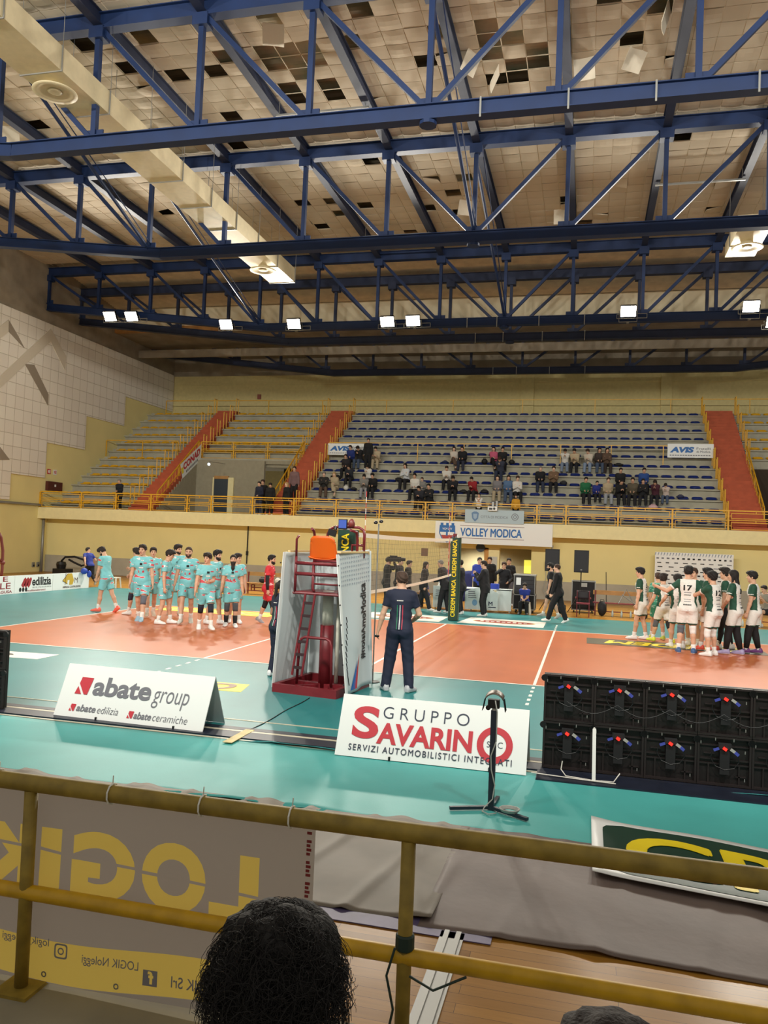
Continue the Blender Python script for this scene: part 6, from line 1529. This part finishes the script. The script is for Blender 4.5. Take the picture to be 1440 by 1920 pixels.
tq('turquoise player behind, only head and shoulder over the bearded one with raised chin', -7.2, 6.6, -140, 1.95, pose=dict(STEP, hyaw=30), shoes=(214,204,190), hair='full', beard='stubble')
tq('turquoise player with short beard in the middle, walking at the camera', -5.95, 4.9, 204, 1.94, pose=dict(WALK2, hl=(-.30,.05,.82), hr=(.30,.05,.82)), beard='full', shoes=(196,200,190), hair='thin', hc='brown')
tq('turquoise player with thick black beard, behind the one touching his chest', -5.36, 5.2, -100, 1.88, pose=dict(STEP), beard='full', hair='full', hc='black')
tq('turquoise player touching his chest, black knee pads, dark fringe', -4.95, 3.95, -145, 1.83, pose=dict(WALK, hl=(-.02,.24,1.14), hyaw=-40, hr=(.28,.14,.86)), knee=(30,32,46), hair='full')
tq('turquoise player looking aside, between the fringe and the long beard', -5.02, 5.75, -150, 1.80, pose=dict(STEP, hyaw=45), hair='full')
tq('bald turquoise player with very long dark beard', -4.73, 4.9, 205, 1.80, pose=dict(STEP), beard='long', hair='buzz', socks=((26,26,30),.5), knee=(70,78,84))
person('player in red kit with black arm sleeves, standing apart', (-4.25,6.1,.0105), -84, 1.80, pose=dict(WALK2, hl=(-.27,.02,.80)), top=('tee',K_red), bottom=('shorts',K_red), hair='short', beard='full', hc='black', sleeve=(24,24,28), knee=(24,24,28), socks=((228,226,220),.32), shoes=(150,150,156), extra=jerseytext())
# white team
def wtop(c, la, fo, u, fg):
    out = np.zeros(len(c), int); sl = np.abs(la) > .150
    out[sl & (u > .30)] = 1
    for n in 'lr':
        a = fg['arms'][n]; d = a['el']-a['sh']; L = d@d; t = ((c-a['sh'])@d)/L; r = np.linalg.norm(c-a['sh']-np.clip(t,0,1)[:,None]*d, axis=1)
        ar = (r < .095) & (t > .12); out[ar] = 1; out[ar & (t > .50)] = 0
    out[(np.abs(la) > .112) & (u < .34) & (out == 0) & (np.abs(fo) < .075)] = 1
    return out
def wbot(c, la, fo, u, fg): return (u < -.33).astype(int)
WH = 'players in white and green kit'
def wprint(extra_rows=True):
    def ex(printed, on, root, s):
        for h, w_, hh in ((.285,.15,.016),(.235,.13,.018),(.15,.14,.012),(.10,.13,.016),(.03,.16,.028)):
            n = max(3, int(w_/.02)); b = MB()
            for k in range(n):
                V = []
                for x, z in ((-w_/2+w_*k/n,h),(-w_/2+w_*(k+.75)/n,h),(-w_/2+w_*(k+.75)/n,h+hh*(.7+.3*(k%2))),(-w_/2+w_*k/n,h+hh)):
                    q = on(-1, x, z)
                    if q is None: break
                    V.append(q)
                if len(V) == 4: b.add(V, [(0,1,2,3)])
            if b.f: b.build('sponsor_print', M_greyp if hh < .018 else M_blackm, root)
    return ex
def wh(label, x, y, yaw, H, number=None, **k):
    k.setdefault('socks', ((230,228,224),.26)); k.setdefault('hair','full'); k.setdefault('botf', wbot); k.setdefault('bottom', ('shorts',[M_wk,M_gk]))
    return person(label, (x,y,.0105), yaw, H, top=('tee',[M_wk,M_gk]), group=WH, topf=wtop, number=number, extra=wprint(), **k)
wh('white-kit player number 5 standing left of the huddle', 5.2, 8.2, 72, 1.86, '5', pose=dict(STEP), hair='full', hc='black')
person('libero in green kit behind the huddle, left', (5.64,8.55,.0105), 20, 1.74, pose=dict(STEP), top=('tee',K_lib), bottom=('shorts',K_lib), hair='short', hc='brown', shoes=(196,214,80), socks=((230,228,224),.3))
wh('white-kit player number 2 with grey knee sleeves and yellow shoes', 5.68, 7.6, 35, 1.74, '2', pose=dict(WALK, hl=(-.25,.25,.95), hyaw=-50), knee=[(92,96,104),(40,42,48)], shoes=(226,228,70), sole=(226,228,70), hair='curly')
wh('white-kit player number 7 with curly black hair and one arm over a neighbour', 5.95, 6.9, 15, 1.76, '7', pose=dict(STEP, hl=(-.32,.3,1.05), hpitch=8), hair='curly', hc='black')
wh('tallest white-kit player, number 17, his back to the camera, blue shoes', 6.05, 5.95, -8, 1.99, '17', pose=dict(fl=(-.15,-.02,.085), fr=(.14,.0,.085), hl=(-.62,.12,1.34), el=(-.3,-.6,-1), hr=(.30,.22,1.0)), shoes=(58,92,140), knee=[(92,96,104),(232,230,226)], hair='full', hc='black')
wh('white-kit player hidden behind number 17, facing us', 6.38, 7.5, 150, 1.93, pose=dict(), hair='short', hc='brown')
wh('white-kit player with orange shoes behind number 12', 6.64, 6.75, 62, 1.95, pose=dict(STEP), shoes=(226,84,64), hair='full', hc='black')
wh('white-kit player number 12 with white knee pads reaching to number 17', 6.58, 5.72, 48, 1.89, '12', pose=dict(fl=(-.13,.02,.085), fr=(.13,.05,.085), hl=(-.12,.56,1.20), el=(-.4,-.3,-1), hr=(.24,.10,.86)), knee=(236,234,230), hair='curly', hc='black')
wh('white-kit player at the back of the huddle, taller dark head', 7.1, 7.3, 75, 1.96, pose=dict(STEP), bottom=('leggings',M_blk), botf=None, hair='curly')
wh('white-kit player in black leggings, hand on hip, lilac shoes', 7.12, 6.3, 66, 1.94, '1', legging=(22,22,26), pose=dict(STEP, hl=(-.10,.22,1.0), el=(-1,-.5,0), hr=(.26,.12,.86)), socks=None, shoes=(160,150,190), hair='long', hc='black')
wh('white-kit player with purple shoes standing right of the huddle', 7.62, 6.8, 76, 1.92, legging=(22,22,26), pose=dict(STEP, hl=(-.24,.14,.82)), shoes=(104,50,112), hair='full', hc='black')
# ---- officials
def tri(printed, on, root, s):
    for a, rgb in ((-.040,'tri_green'),(0.,'tri_white'),(.040,'tri_red')):
        b = MB(); V = []; n = 10
        for k in range(n+1):
            h = -.02+.36*k/n
            for d in (-.007,.007):
                q = on(-1, a+d, h)
                if q is None: return
                V.append(q)
        b.add(V, [(2*k,2*k+1,2*k+3,2*k+2) for k in range(n)]); b.build('back_stripe', mat(rgb, {'tri_green':(30,110,80),'tri_white':(206,206,210),'tri_red':(176,50,70)}[rgb], .6), root)
    b = MB()
    for k in range(7):
        V = [on(-1, -.05+k*.014+d, h) for d, h in ((0,.40),(.010,.40),(.010,.413),(0,.413))]
        if all(q is not None for q in V): b.add(V, [(0,1,2,3)])
    if b.f: b.build('nape_print', M_line, root)
ref = person('referee in navy polo with tricolour back stripes, standing in front of the net', (1.03,-1.52,.006), 6, 1.84, pose=dict(fl=(-.19,.0,.085), fr=(.17,-.02,.085), tl=24, tr=-24, hl=(-.36,.02,.80), hr=(.16,.26,1.04), er=(.8,-.8,-.2), hyaw=28), top=('polo',M_nvy), bottom=('trousers',M_nvy), hair='short', hc='brown', shoes=(176,178,182), vox=.011, extra=tri)
b = MB(); b.tube([Vector((-.355,.015,.845)),Vector((-.358,.018,.815))], .036, 12); b.build('wristwatch', M_black, ref)
person('woman official in navy with long dark ponytail, left of the referee stand', (-1.1,-1.15,.006), -28, 1.60, pose=dict(fl=(-.12,-.03,.085), fr=(.12,.04,.085), hl=(-.10,.24,1.10), hr=(.10,.24,1.12), fem=1, hyaw=-24, twist=0), top=('polo',M_nvy), bottom=('trousers',M_nvy), hair='pony', hc='dark', skin=DARKS, shoes=(222,222,224), vox=.011, extra=tri)
# ---- people along the far side
def st(label, x, y, yaw, H, pose={}, top=('suit',M_suit), bottom=('trousers',M_suit), **k): return person(label, (x,y,k.pop('z',0.006)), yaw, H, pose=pose, top=top, bottom=bottom, **k)
cm = st('cameraman in black with a camera on his shoulder, seen through the net', -2.68, 12.6, -60, 1.74, dict(hr=(.16,.22,1.58), er=(1,.2,-.5), hl=(-.02,.34,1.50), el=(-1,.2,-.5)), top=('long',M_blk), hair='short', shoes=(30,30,32))
b = MB(); b.bx(.06,.22,.0,.42,1.60,1.76); b.tube([(.14,.42,1.68),(.14,.58,1.68)],.06,12); b.bx(.10,.18,.05,.3,1.76,1.80); o = b.build('video_camera', M_black); o.location = (-2.68,12.6,0); o.rotation_euler = (0,0,math.radians(-60)); tag(o, 'black video camera on the shoulder of the man behind the net', 'camera')
st('man in black suit behind the net, middle of the three by the camera', -2.45, 13.4, -100, 1.70, dict(STEP), hair='short')
st('shorter man in black behind the net, right of the three by the camera', -2.25, 13.9, -95, 1.62, dict(STEP), top=('long',M_blk), hair='full')
st('woman in dark trouser suit walking right, seen through the net', -1.42, 12.7, -88, 1.64, dict(WALK2, fem=1), hair='long', shoes=(220,218,214))
st('man in black suit bending forward just left of the green post', -.66, 12.4, 75, 1.76, dict(STEP, lean=14, hl=(-.08,.35,1.05), hr=(.08,.36,1.05)), hair='thin', hc='grey', shoes=(226,222,218))
st('man in dark suit facing left, just right of the green post', -.12, 12.35, 82, 1.76, dict(hl=(-.05,.30,1.08), hr=(.12,.30,1.06), lean=4), hair='full', shoes=(232,230,226))
st('person in bright blue jacket standing behind the scorer table', .05, 15.4, -160, 1.82, dict(hl=(-.06,.28,1.2), hr=(.1,.26,1.15)), top=('jacket',mat('jacket_royal',(34,62,160),.7)), bottom=('trousers',M_blk), hair='cap', hc='black')
st('stout man in dark suit clapping, facing left in front of the arched panel', .68, 12.1, 84, 1.77, dict(hl=(-.05,.32,1.36), hr=(.05,.32,1.38), el=(-.6,-.3,-1), er=(.6,-.3,-1), fat=.18), hair='short', shoes=(232,230,226), skin=LIGHT)
st('man in dark jacket standing in the doorway behind the clapping man', .16, 17.8, 175, 1.80, dict(), top=('jacket',M_blk), bottom=('trousers',M_blk), hair='short')
st('person in dark blazer and white shirt touching the face, behind the table', .94, 15.5, 178, 1.68, dict(hr=(.06,.16,1.50), er=(1,.1,-.6), hl=(-.2,.2,1.05)), hair='full', hc='brown')
b = MB(); b.add([(.90,15.36,1.34),(.98,15.36,1.34),(.94,15.35,1.12)], [(0,1,2)]); b.add([(.90,15.37,1.34),(.94,15.36,1.12),(.98,15.37,1.34)], [(0,1,2)])
st('man in black behind the blazer, at the back of the lobby', .95, 17.2, 180, 1.80, dict(), top=('jacket',M_blk), bottom=('trousers',cloth('grey_trousers',(96,98,108))), hair='short', hc='black')
SEAT = dict(hip=(0,0,.53), lean=14, fl=(-.14,.42,.085), fr=(.14,.42,.085), kl=(0,.5,1), kr=(0,.5,1), hl=(-.10,.30,.68), hr=(.10,.30,.68), el=(-.3,-1,-.2), er=(.3,-1,-.2))
st('boy in blue shirt sitting on the white stool with hands in his lap', 1.82, 13.97, 176, 1.42, dict(SEAT, hl=(-.02,.34,.62), hr=(.03,.34,.62), lean=18), top=('tee',M_bsh), bottom=('trousers',M_blk), hair='full', shoes=(40,40,44))
st('child in blue sitting low behind the net, beside the walking woman', -1.68, 14.45, 150, 1.40, dict(SEAT, lean=20), top=('tee',M_bsh), bottom=('trousers',M_blk), hair='full', shoes=(40,40,44))
stool(-1.68, 14.45, 'white stool under the blue child behind the net', .40)
person('man in black shorts and black shirt walking beside the coach', (2.72,13.0,.006), 92, 1.78, pose=dict(WALK2, hl=(-.26,.10,.86)), top=('tee',M_blk), bottom=('shorts',M_blk), hair='short', hc='black', beard='full', shoes=(170,168,160), socks=((226,224,216),.2))
st('coach in black tracksuit and white shoes walking left', 2.98, 11.5, 82, 1.79, dict(WALK, hl=(-.25,.16,.84), hr=(.22,.2,.86)), top=('jacket',M_blk), bottom=('trousers',M_blk), hair='buzz', hc='brown', skin=LIGHT, shoes=(236,234,230))
st('man in grey shirt sitting on the bench at the right edge, hands joined', 9.52, 14.62, 120, 1.78, dict(SEAT, hl=(-.03,.30,.92), hr=(.04,.30,.92)), top=('tee',cloth('grey_shirt',(128,124,112))), bottom=('shorts',M_blk), hair='short', skin=MED)
st('boy in blue shirt and black trousers running behind the side boards', -15.3, 14.6, 60, 1.58, dict(lean=24, fl=(-.1,.30,.10), fr=(.1,-.42,.26), heel_r=50, hl=(-.34,-.26,.98), hr=(.30,.30,1.0), hyaw=-100), top=('tee',M_bsh), bottom=('trousers',M_blk), hair='short', shoes=(40,40,44))
# ---- balcony standing people
def bal(label, x, y, yaw, H, z=ZB, pose={}, **k): return person(label, (x,y,z), yaw, H, pose=pose, vox=.02, **k)
JK = lambda n, c: ('jacket', cloth(n, c))
TR = ('trousers', M_blk)
bal('person in dark jacket standing behind the rail before the left yellow seats', -18.8, 21.95, 178, 1.55, pose=dict(hl=(-.05,.24,1.1), hr=(.05,.24,1.1)), top=JK('dark_navy',(22,26,36)), bottom=TR, hair='short', hc='grey')
bal('man in navy jacket leaning at the rail, leftmost by the passage', -11.35, 22.0, 165, 1.60, pose=dict(hl=(-.1,.22,1.05)), top=JK('navy',(26,34,60)), bottom=('trousers',cloth('jeans',(50,60,84))), hair='short')
bal('person in black at the rail, behind the leaning man in navy', -11.5, 22.75, 180, 1.74, top=JK('black2',(24,22,24)), bottom=TR, hair='full', hc='brown')
bal('person in black jacket at the rail by the passage, pale face turned down', -10.8, 22.0, 190, 1.56, pose=dict(hpitch=20), top=JK('black3',(22,22,24)), bottom=TR, hair='full')
bal('person in black jacket over a pale shirt on the middle orange stairs', -10.0, 23.0, 180, 1.72, z=ZB+.72, top=JK('mauve_shirt',(120,92,92)), bottom=TR, hair='short')
bal('blond woman in black, at the foot of the middle orange stairs', -9.95, 21.95, 150, 1.60, pose=dict(fem=1), top=JK('black4',(20,20,22)), bottom=TR, hair='long', hc='blond', skin=LIGHT)
bal('photographer in white shirt behind the rail above the city banner', -.9, 21.95, 180, 1.30, pose=dict(hl=(-.08,.22,1.45), hr=(.08,.22,1.45), lean=8), top=('tee',cloth('white_shirt',(226,224,218))), bottom=TR, hair='short')
bal('man in yellow sweater behind the rail, right of the projector', .72, 21.95, 180, 1.28, top=('long',cloth('yellow_sweater',(206,150,40))), bottom=TR, hair='short', beard='full')
bal('person in black standing among the seated ones by the left AVIS banner', -7.25, 26.2, 185, 1.62, z=zs(5)-.43, top=JK('black5',(24,24,26)), bottom=TR, hair='short')
# ---- seated spectators: a few figures built once, then copied with their own clothes
SP = [dict(SEAT), dict(SEAT, lean=30, hl=(-.06,.44,.74), hr=(.06,.44,.74), hpitch=6), dict(SEAT, hl=(.06,.20,.86), hr=(-.05,.22,.84), el=(-1,.1,-.3), er=(1,.1,-.3)), dict(SEAT, hl=(-.02,.28,.88), hr=(.04,.28,.88), hpitch=32, lean=18), dict(SEAT, fr=(-.10,.50,.34), kr=(0,.5,1), hl=(-.1,.28,.72), hr=(.02,.3,.76))]
TMPL = {}
def template(pi, hair, top):
    k = (pi, hair, top)
    if k in TMPL: return TMPL[k]
    o = person('x', (0,0,0), 180, 1.74, pose=dict(SP[pi], fem=1 if hair=='long' else 0), hair=hair, hc='dark', top=(top, M_blk), bottom=TR, vox=.021)
    TMPL[k] = [o, False]; return TMPL[k]
def spectator(x, row, head, pi, hair, hc, skin, topk, tcol, bcol, label, sc=1., shoe=(60,58,58)):
    T = template(pi, hair, topk)
    if not T[1]: o = T[0]; T[1] = True
    else: o = copy_tree(T[0])
    tag(o, label, 'person', 'spectators in the central stand')
    o.location = (x, yr(row)+.04, zs(row)-.43+.53*(1-sc)); o.scale = (sc,sc,sc); o.rotation_euler = (0,0,math.radians(180+random.uniform(-16,16)))
    def put(q, m):
        q.material_slots[0].link = 'OBJECT'; q.material_slots[0].material = m
    put(o, skin_mat(skin))
    for c in o.children:
        n = c.name.split('.')[0]
        if n == 'hair': put(c, mat('hair_'+hc, HAIRC[hc], .6))
        elif n == 'trousers': put(c, mat('cl_%d_%d_%d'%bcol, bcol, .85))
        elif n == 'shoe': put(c, mat('shoe_%d_%d_%d'%shoe, shoe, .6))
        else: put(c, mat('cl_%d_%d_%d'%tcol, tcol, .85))
K = (26,26,30); W = (216,212,204); BG = (190,172,142); JN = (70,84,108); GR = (130,128,124); NV = (28,40,80); BW = (92,72,58); RD = (150,34,40); PK = (196,92,120); GN = (30,104,66); BE = (176,160,132)
for a in [
 (-8.26,5,0,0,'short','dark',MED,'jacket',(34,52,120),K,'man in blue jacket seated in front of the left AVIS banner'),
 (-7.79,5,0,3,'full','dark',MED,'jacket',K,JN,'person in black jacket and jeans right of the man in blue by the AVIS banner'),
 (-6.85,5,0,1,'short','dark',LIGHT,'long',BG,BE,'person in beige sweater and trousers right of the standing man in black'),
 (-8.28,4,0,0,'short','brown',MED,'jacket',(40,36,40),K,'person in dark jacket one row below the man in blue'),
 (-7.8,3,0,1,'full','dark',MED,'jacket',(34,38,46),K,'bulky person in dark grey-blue jacket leaning on the knees, left group'),
 (-6.82,3,0,3,'long','dark',LIGHT,'long',W,GR,'person in white top behind the grey sweater, left group'),
 (-6.83,2,0,1,'short','dark',LIGHT,'long',GR,(150,150,154),'person in light grey sweater and trousers, left group'),
 (-6.37,2,0,0,'full','black',MED,'jacket',(20,20,22),K,'person all in black right of the grey sweater'),
 (-8.91,2,0,2,'short','grey',LIGHT,'jacket',(38,36,34),BW,'man in dark jacket and brown trousers at the left end of the third row'),
 (-8.33,2,0,4,'long','blond',LIGHT,'jacket',BE,BE,'blond woman in cream with crossed legs, left end of the third row'),
 (-4.92,3,0,2,'long','dark',MED,'long',(200,204,208),K,'long-haired woman in white and black sitting alone'),
 (-4.28,2,0,0,'short','dark',MED,'long',W,K,'boy in white top left of the grey-clad child'),
 (-3.91,2,0,0,'short','brown',LIGHT,'jacket',GR,GR,'small child in grey beside the boy in white','k'),
 (-3.84,1,0,1,'short','dark',MED,'jacket',(40,42,50),K,'person in dark grey in the second row behind the rail, left of the pair'),
 (-3.41,1,0,2,'short','black',MED,'jacket',K,K,'person in black with hand at the chin, second row'),
 (-2.9,3,0,1,'short','brown',LIGHT,'long',W,K,'man in white sweater leaning on his knees'),
 (-2.42,2,0,1,'full','dark',MED,'jacket',(28,28,34),K,'man in black jacket below and right of the white sweater'),
 (-1.45,2,0,1,'short','dark',MED,'jacket',RD,K,'person in red jacket sitting alone'),
 (-2.86,5,0,4,'long','dark',LIGHT,'long',(206,196,184),BW,'woman in pale top and brown trousers, upper pair'),
 (-2.41,5,0,0,'short','black',MED,'jacket',K,(44,48,66),'man in black beside the woman in the pale top'),
 (-.85,5,0,4,'long','dark',LIGHT,'long',PK,K,'woman in pink sweater'),
 (-.43,5,0,0,'short','dark',MED,'jacket',(30,28,30),K,'man in black next to the woman in pink'),
 (-.40,4,0,3,'full','brown',MED,'jacket',(52,56,72),(40,48,70),'person in dark denim one row below the woman in pink'),
 (-.35,2,0,0,'long','dark',LIGHT,'jacket',(126,124,128),BE,'woman in grey jacket, leftmost of three beside the red jacket'),
 (.14,2,0,0,'long','dark',MED,'jacket',(84,112,148),JN,'woman in denim jacket between grey and white'),
 (.54,2,0,2,'full','brown',LIGHT,'long',W,K,'person in white jacket right of the denim jacket'),
 (2.64,5,0,3,'short','dark',MED,'long',W,(120,134,156),'boy in white sweater and pale jeans, leftmost of the upper five'),
 (3.14,5,0,1,'short','dark',MED,'long',BG,K,'boy in beige, second of the upper five'),
 (3.79,5,0,1,'full','brown',LIGHT,'long',(204,194,178),(130,146,170),'taller boy in off-white, middle of the upper five'),
 (4.22,5,0,0,'long','dark',MED,'long',(62,52,48),JN,'girl in dark top, fourth of the upper five'),
 (4.57,5,0,2,'long','dark',MED,'jacket',BW,(52,42,38),'woman in brown coat, rightmost of the upper five'),
 (1.55,3,0,0,'thin','grey',LIGHT,'jacket',K,(44,52,72),'man in black jacket over a grey shirt, left of the couple'),
 (2.17,3,0,2,'short','brown',LIGHT,'jacket',(112,88,66),K,'person in brown coat, right of the couple'),
 (3.63,2,0,0,'short','black',MED,'jacket',GN,K,'boy in green jacket, left end of the lower right row'),
 (4.12,2,0,0,'short','black',MED,'jacket',(36,50,130),K,'boy in blue jacket beside the green jacket','k'),
 (4.63,2,0,0,'short','brown',LIGHT,'long',BE,(150,154,160),'boy in cream hoodie and pale jeans, third in the lower right row'),
 (5.18,3,0,0,'short','dark',MED,'jacket',(28,28,30),K,'man in black one row above the lower right row'),
 (5.12,2,0,1,'short','black',MED,'jacket',(20,20,24),K,'man in black with clasped hands, fourth in the lower right row'),
 (5.72,2,0,0,'short','dark',MED,'jacket',(90,82,66),K,'man in black and beige vest, fifth in the lower right row'),
 (6.21,3,0,0,'short','dark',MED,'jacket',(40,74,140),K,'man in blue and grey jacket one row above the black-clad man'),
 (6.15,2,0,2,'short','dark',MED,'jacket',(24,24,28),K,'man in black with a raised hand, sixth in the lower right row'),
 (6.7,2,0,3,'long','dark',MED,'long',(70,30,44),K,'woman in maroon sweater, seventh in the lower right row'),
 (7.15,2,0,3,'full','dark',LIGHT,'long',(196,180,170),JN,'child bent over a phone at the right end of the lower right row','k')]:
    spectator(*a[:11], sc=.78 if len(a) > 11 else random.uniform(.96,1.03))
for x, row, s_, c, l in ((-8.55,3,(.30,.16,.14),(28,28,30),'black coat heaped on the seat left of the bulky spectator'),(-7.75,2,(.14,.12,.12),(214,212,206),'white helmet-like bag between spectators in the third row'),(-7.35,2,(.18,.12,.07),(24,24,28),'flat black bag beside the white bag'),(-5.3,3,(.20,.14,.10),(32,32,36),'dark coat left of the long-haired woman'),(-3.3,5,(.16,.12,.07),(40,52,92),'dark blue bag left of the upper pair'),(-1.3,5,(.16,.13,.14),(24,24,26),'black bag left of the woman in pink'),(.05,5,(.16,.12,.12),(24,24,26),'black bag right of the man in black by the woman in pink'),(-1.95,2,(.20,.13,.08),(28,28,32),'black bag left of the red jacket'),(-.95,2,(.20,.13,.10),(30,30,34),'black bag right of the red jacket'),(2.65,3,(.18,.13,.10),(36,36,42),'dark bag right of the couple'),(5.15,5,(.24,.14,.07),(28,30,32),'dark bag right of the upper five'),(7.75,2,(.18,.12,.08),(40,44,80),'dark blue bag right of the bent child'),(6.55,1,(.22,.13,.10),(206,170,176),'pale pink bag at the feet of the maroon sweater')):
    bag(x, yr(row), zs(row)+.0, s_, mat('bag_%d_%d_%d'%c, c, .7), l)
# ================================================================== heads in the foreground
def fore(label, loc, yaw, pose, hc, dense, seed, curl=.012, Hh=1.78, style='curly'):
    o = person(label, loc, yaw, Hh, pose=pose, hair=style, hc=hc, skin=MED, top=('jacket',M_blk), bottom=TR, vox=.009, shoes=(40,40,44))
    fg_ = figure(pose); s = Hh/1.8; rr = random.Random(seed); b = MB(); hR, H = fg_['hR'], fg_['H']
    for k in range(dense):
        a = rr.uniform(0, 2*PI); zz = rr.uniform(-.5, 1); r_ = math.sqrt(max(0,1-zz*zz)); d = np.array([r_*math.cos(a), r_*math.sin(a), zz])
        if d[1] > .35 and zz < .55: continue
        if zz < -.25 and d[1] > -.2: continue
        base = np.array([0,-.012,.025])+d*(np.array([.088,.108,.103]) if style == 'curly' else np.array([.080,.100,.098])); t1 = nrm(np.cross(d, [rr.uniform(-1,1) for _ in range(3)])); t2 = np.cross(d, t1)
        L = rr.uniform(.03,.06); turns = rr.uniform(.6,1.6); rad = rr.uniform(.5,1.2)*curl; ph = rr.uniform(0,6.28); P_ = []
        for q in range(9):
            u = q/8; P_.append(Vector(H(*(base+d*((.012+L*.75*math.sin(u*1.9)*.6) if style == 'curly' else .004)+t1*(L*u+rad*math.cos(ph+u*turns*6.28))+t2*rad*math.sin(ph+u*turns*6.28)-np.array([0,0,.02*u*u]))))*s)
        b.tube(P_, .0009, 3, rs=[.0010*(1-.6*q/8) for q in range(9)], caps=False)
    b.build('hair_curls', mat('hair_'+hc, HAIRC[hc]), o, smooth=True)
    return o
FSE = dict(hip=(0,0,.22), lean=16, fl=(-.14,.46,.085), fr=(.14,.46,.085), kl=(0,.3,1), kr=(0,.3,1), hl=(-.14,.40,.62), hr=(.14,.40,.62), hpitch=8)
fore('person with dark curly hair seated at the rail, seen from behind', (3.345,-12.6,.66), 16, FSE, 'black', 3200, 11)
fore('person with smooth dark hair at the bottom edge, right of the curly head', (3.845,-12.66,.66), 4, dict(FSE, hip=(0,0,.225), lean=18), 'dark', 1200, 5, .002, 1.70, 'short')
# ---- printing, glass and fittings belong to the part that carries them
CARRY = dict(lettering=('label','front_panel','panel','padding','sheet','film','right_fabric'), logo=('front_panel','panel','sheet'), crest=('sheet',), emblem=('sheet','panel'), rule_line=('sheet',), oval=('film',), figure=('film',), print_pattern=('right_fabric','sheet'), print_stripes=('right_fabric',), logo_rows=('sheet',),
    glass=('housing',), status_light=('power_box',), latch=('frame',), corner_lock=('frame',), badge=('grille',), jersey_number=('shirt',), sponsor_print=('shirt',), back_stripe=('shirt',), nape_print=('shirt',), screen=('tablet',), paper=('body',), label_plate=('body',), cover=('box',), plate=('box',), symbol=('plate',), eyelet=('sheet',), clip=('front_panel',), wire_cage=('shade',), base_disc=('post',))
for o in list(COL.objects):
    k = o.name.split('.')[0]
    if o.parent is None or k not in CARRY or o.parent.parent is not None: continue
    sib = {}
    for c in o.parent.children: sib.setdefault(c.name.split('.')[0], c)
    for w_ in CARRY[k]:
        if w_ in sib and sib[w_] is not o: o.parent = sib[w_]; break
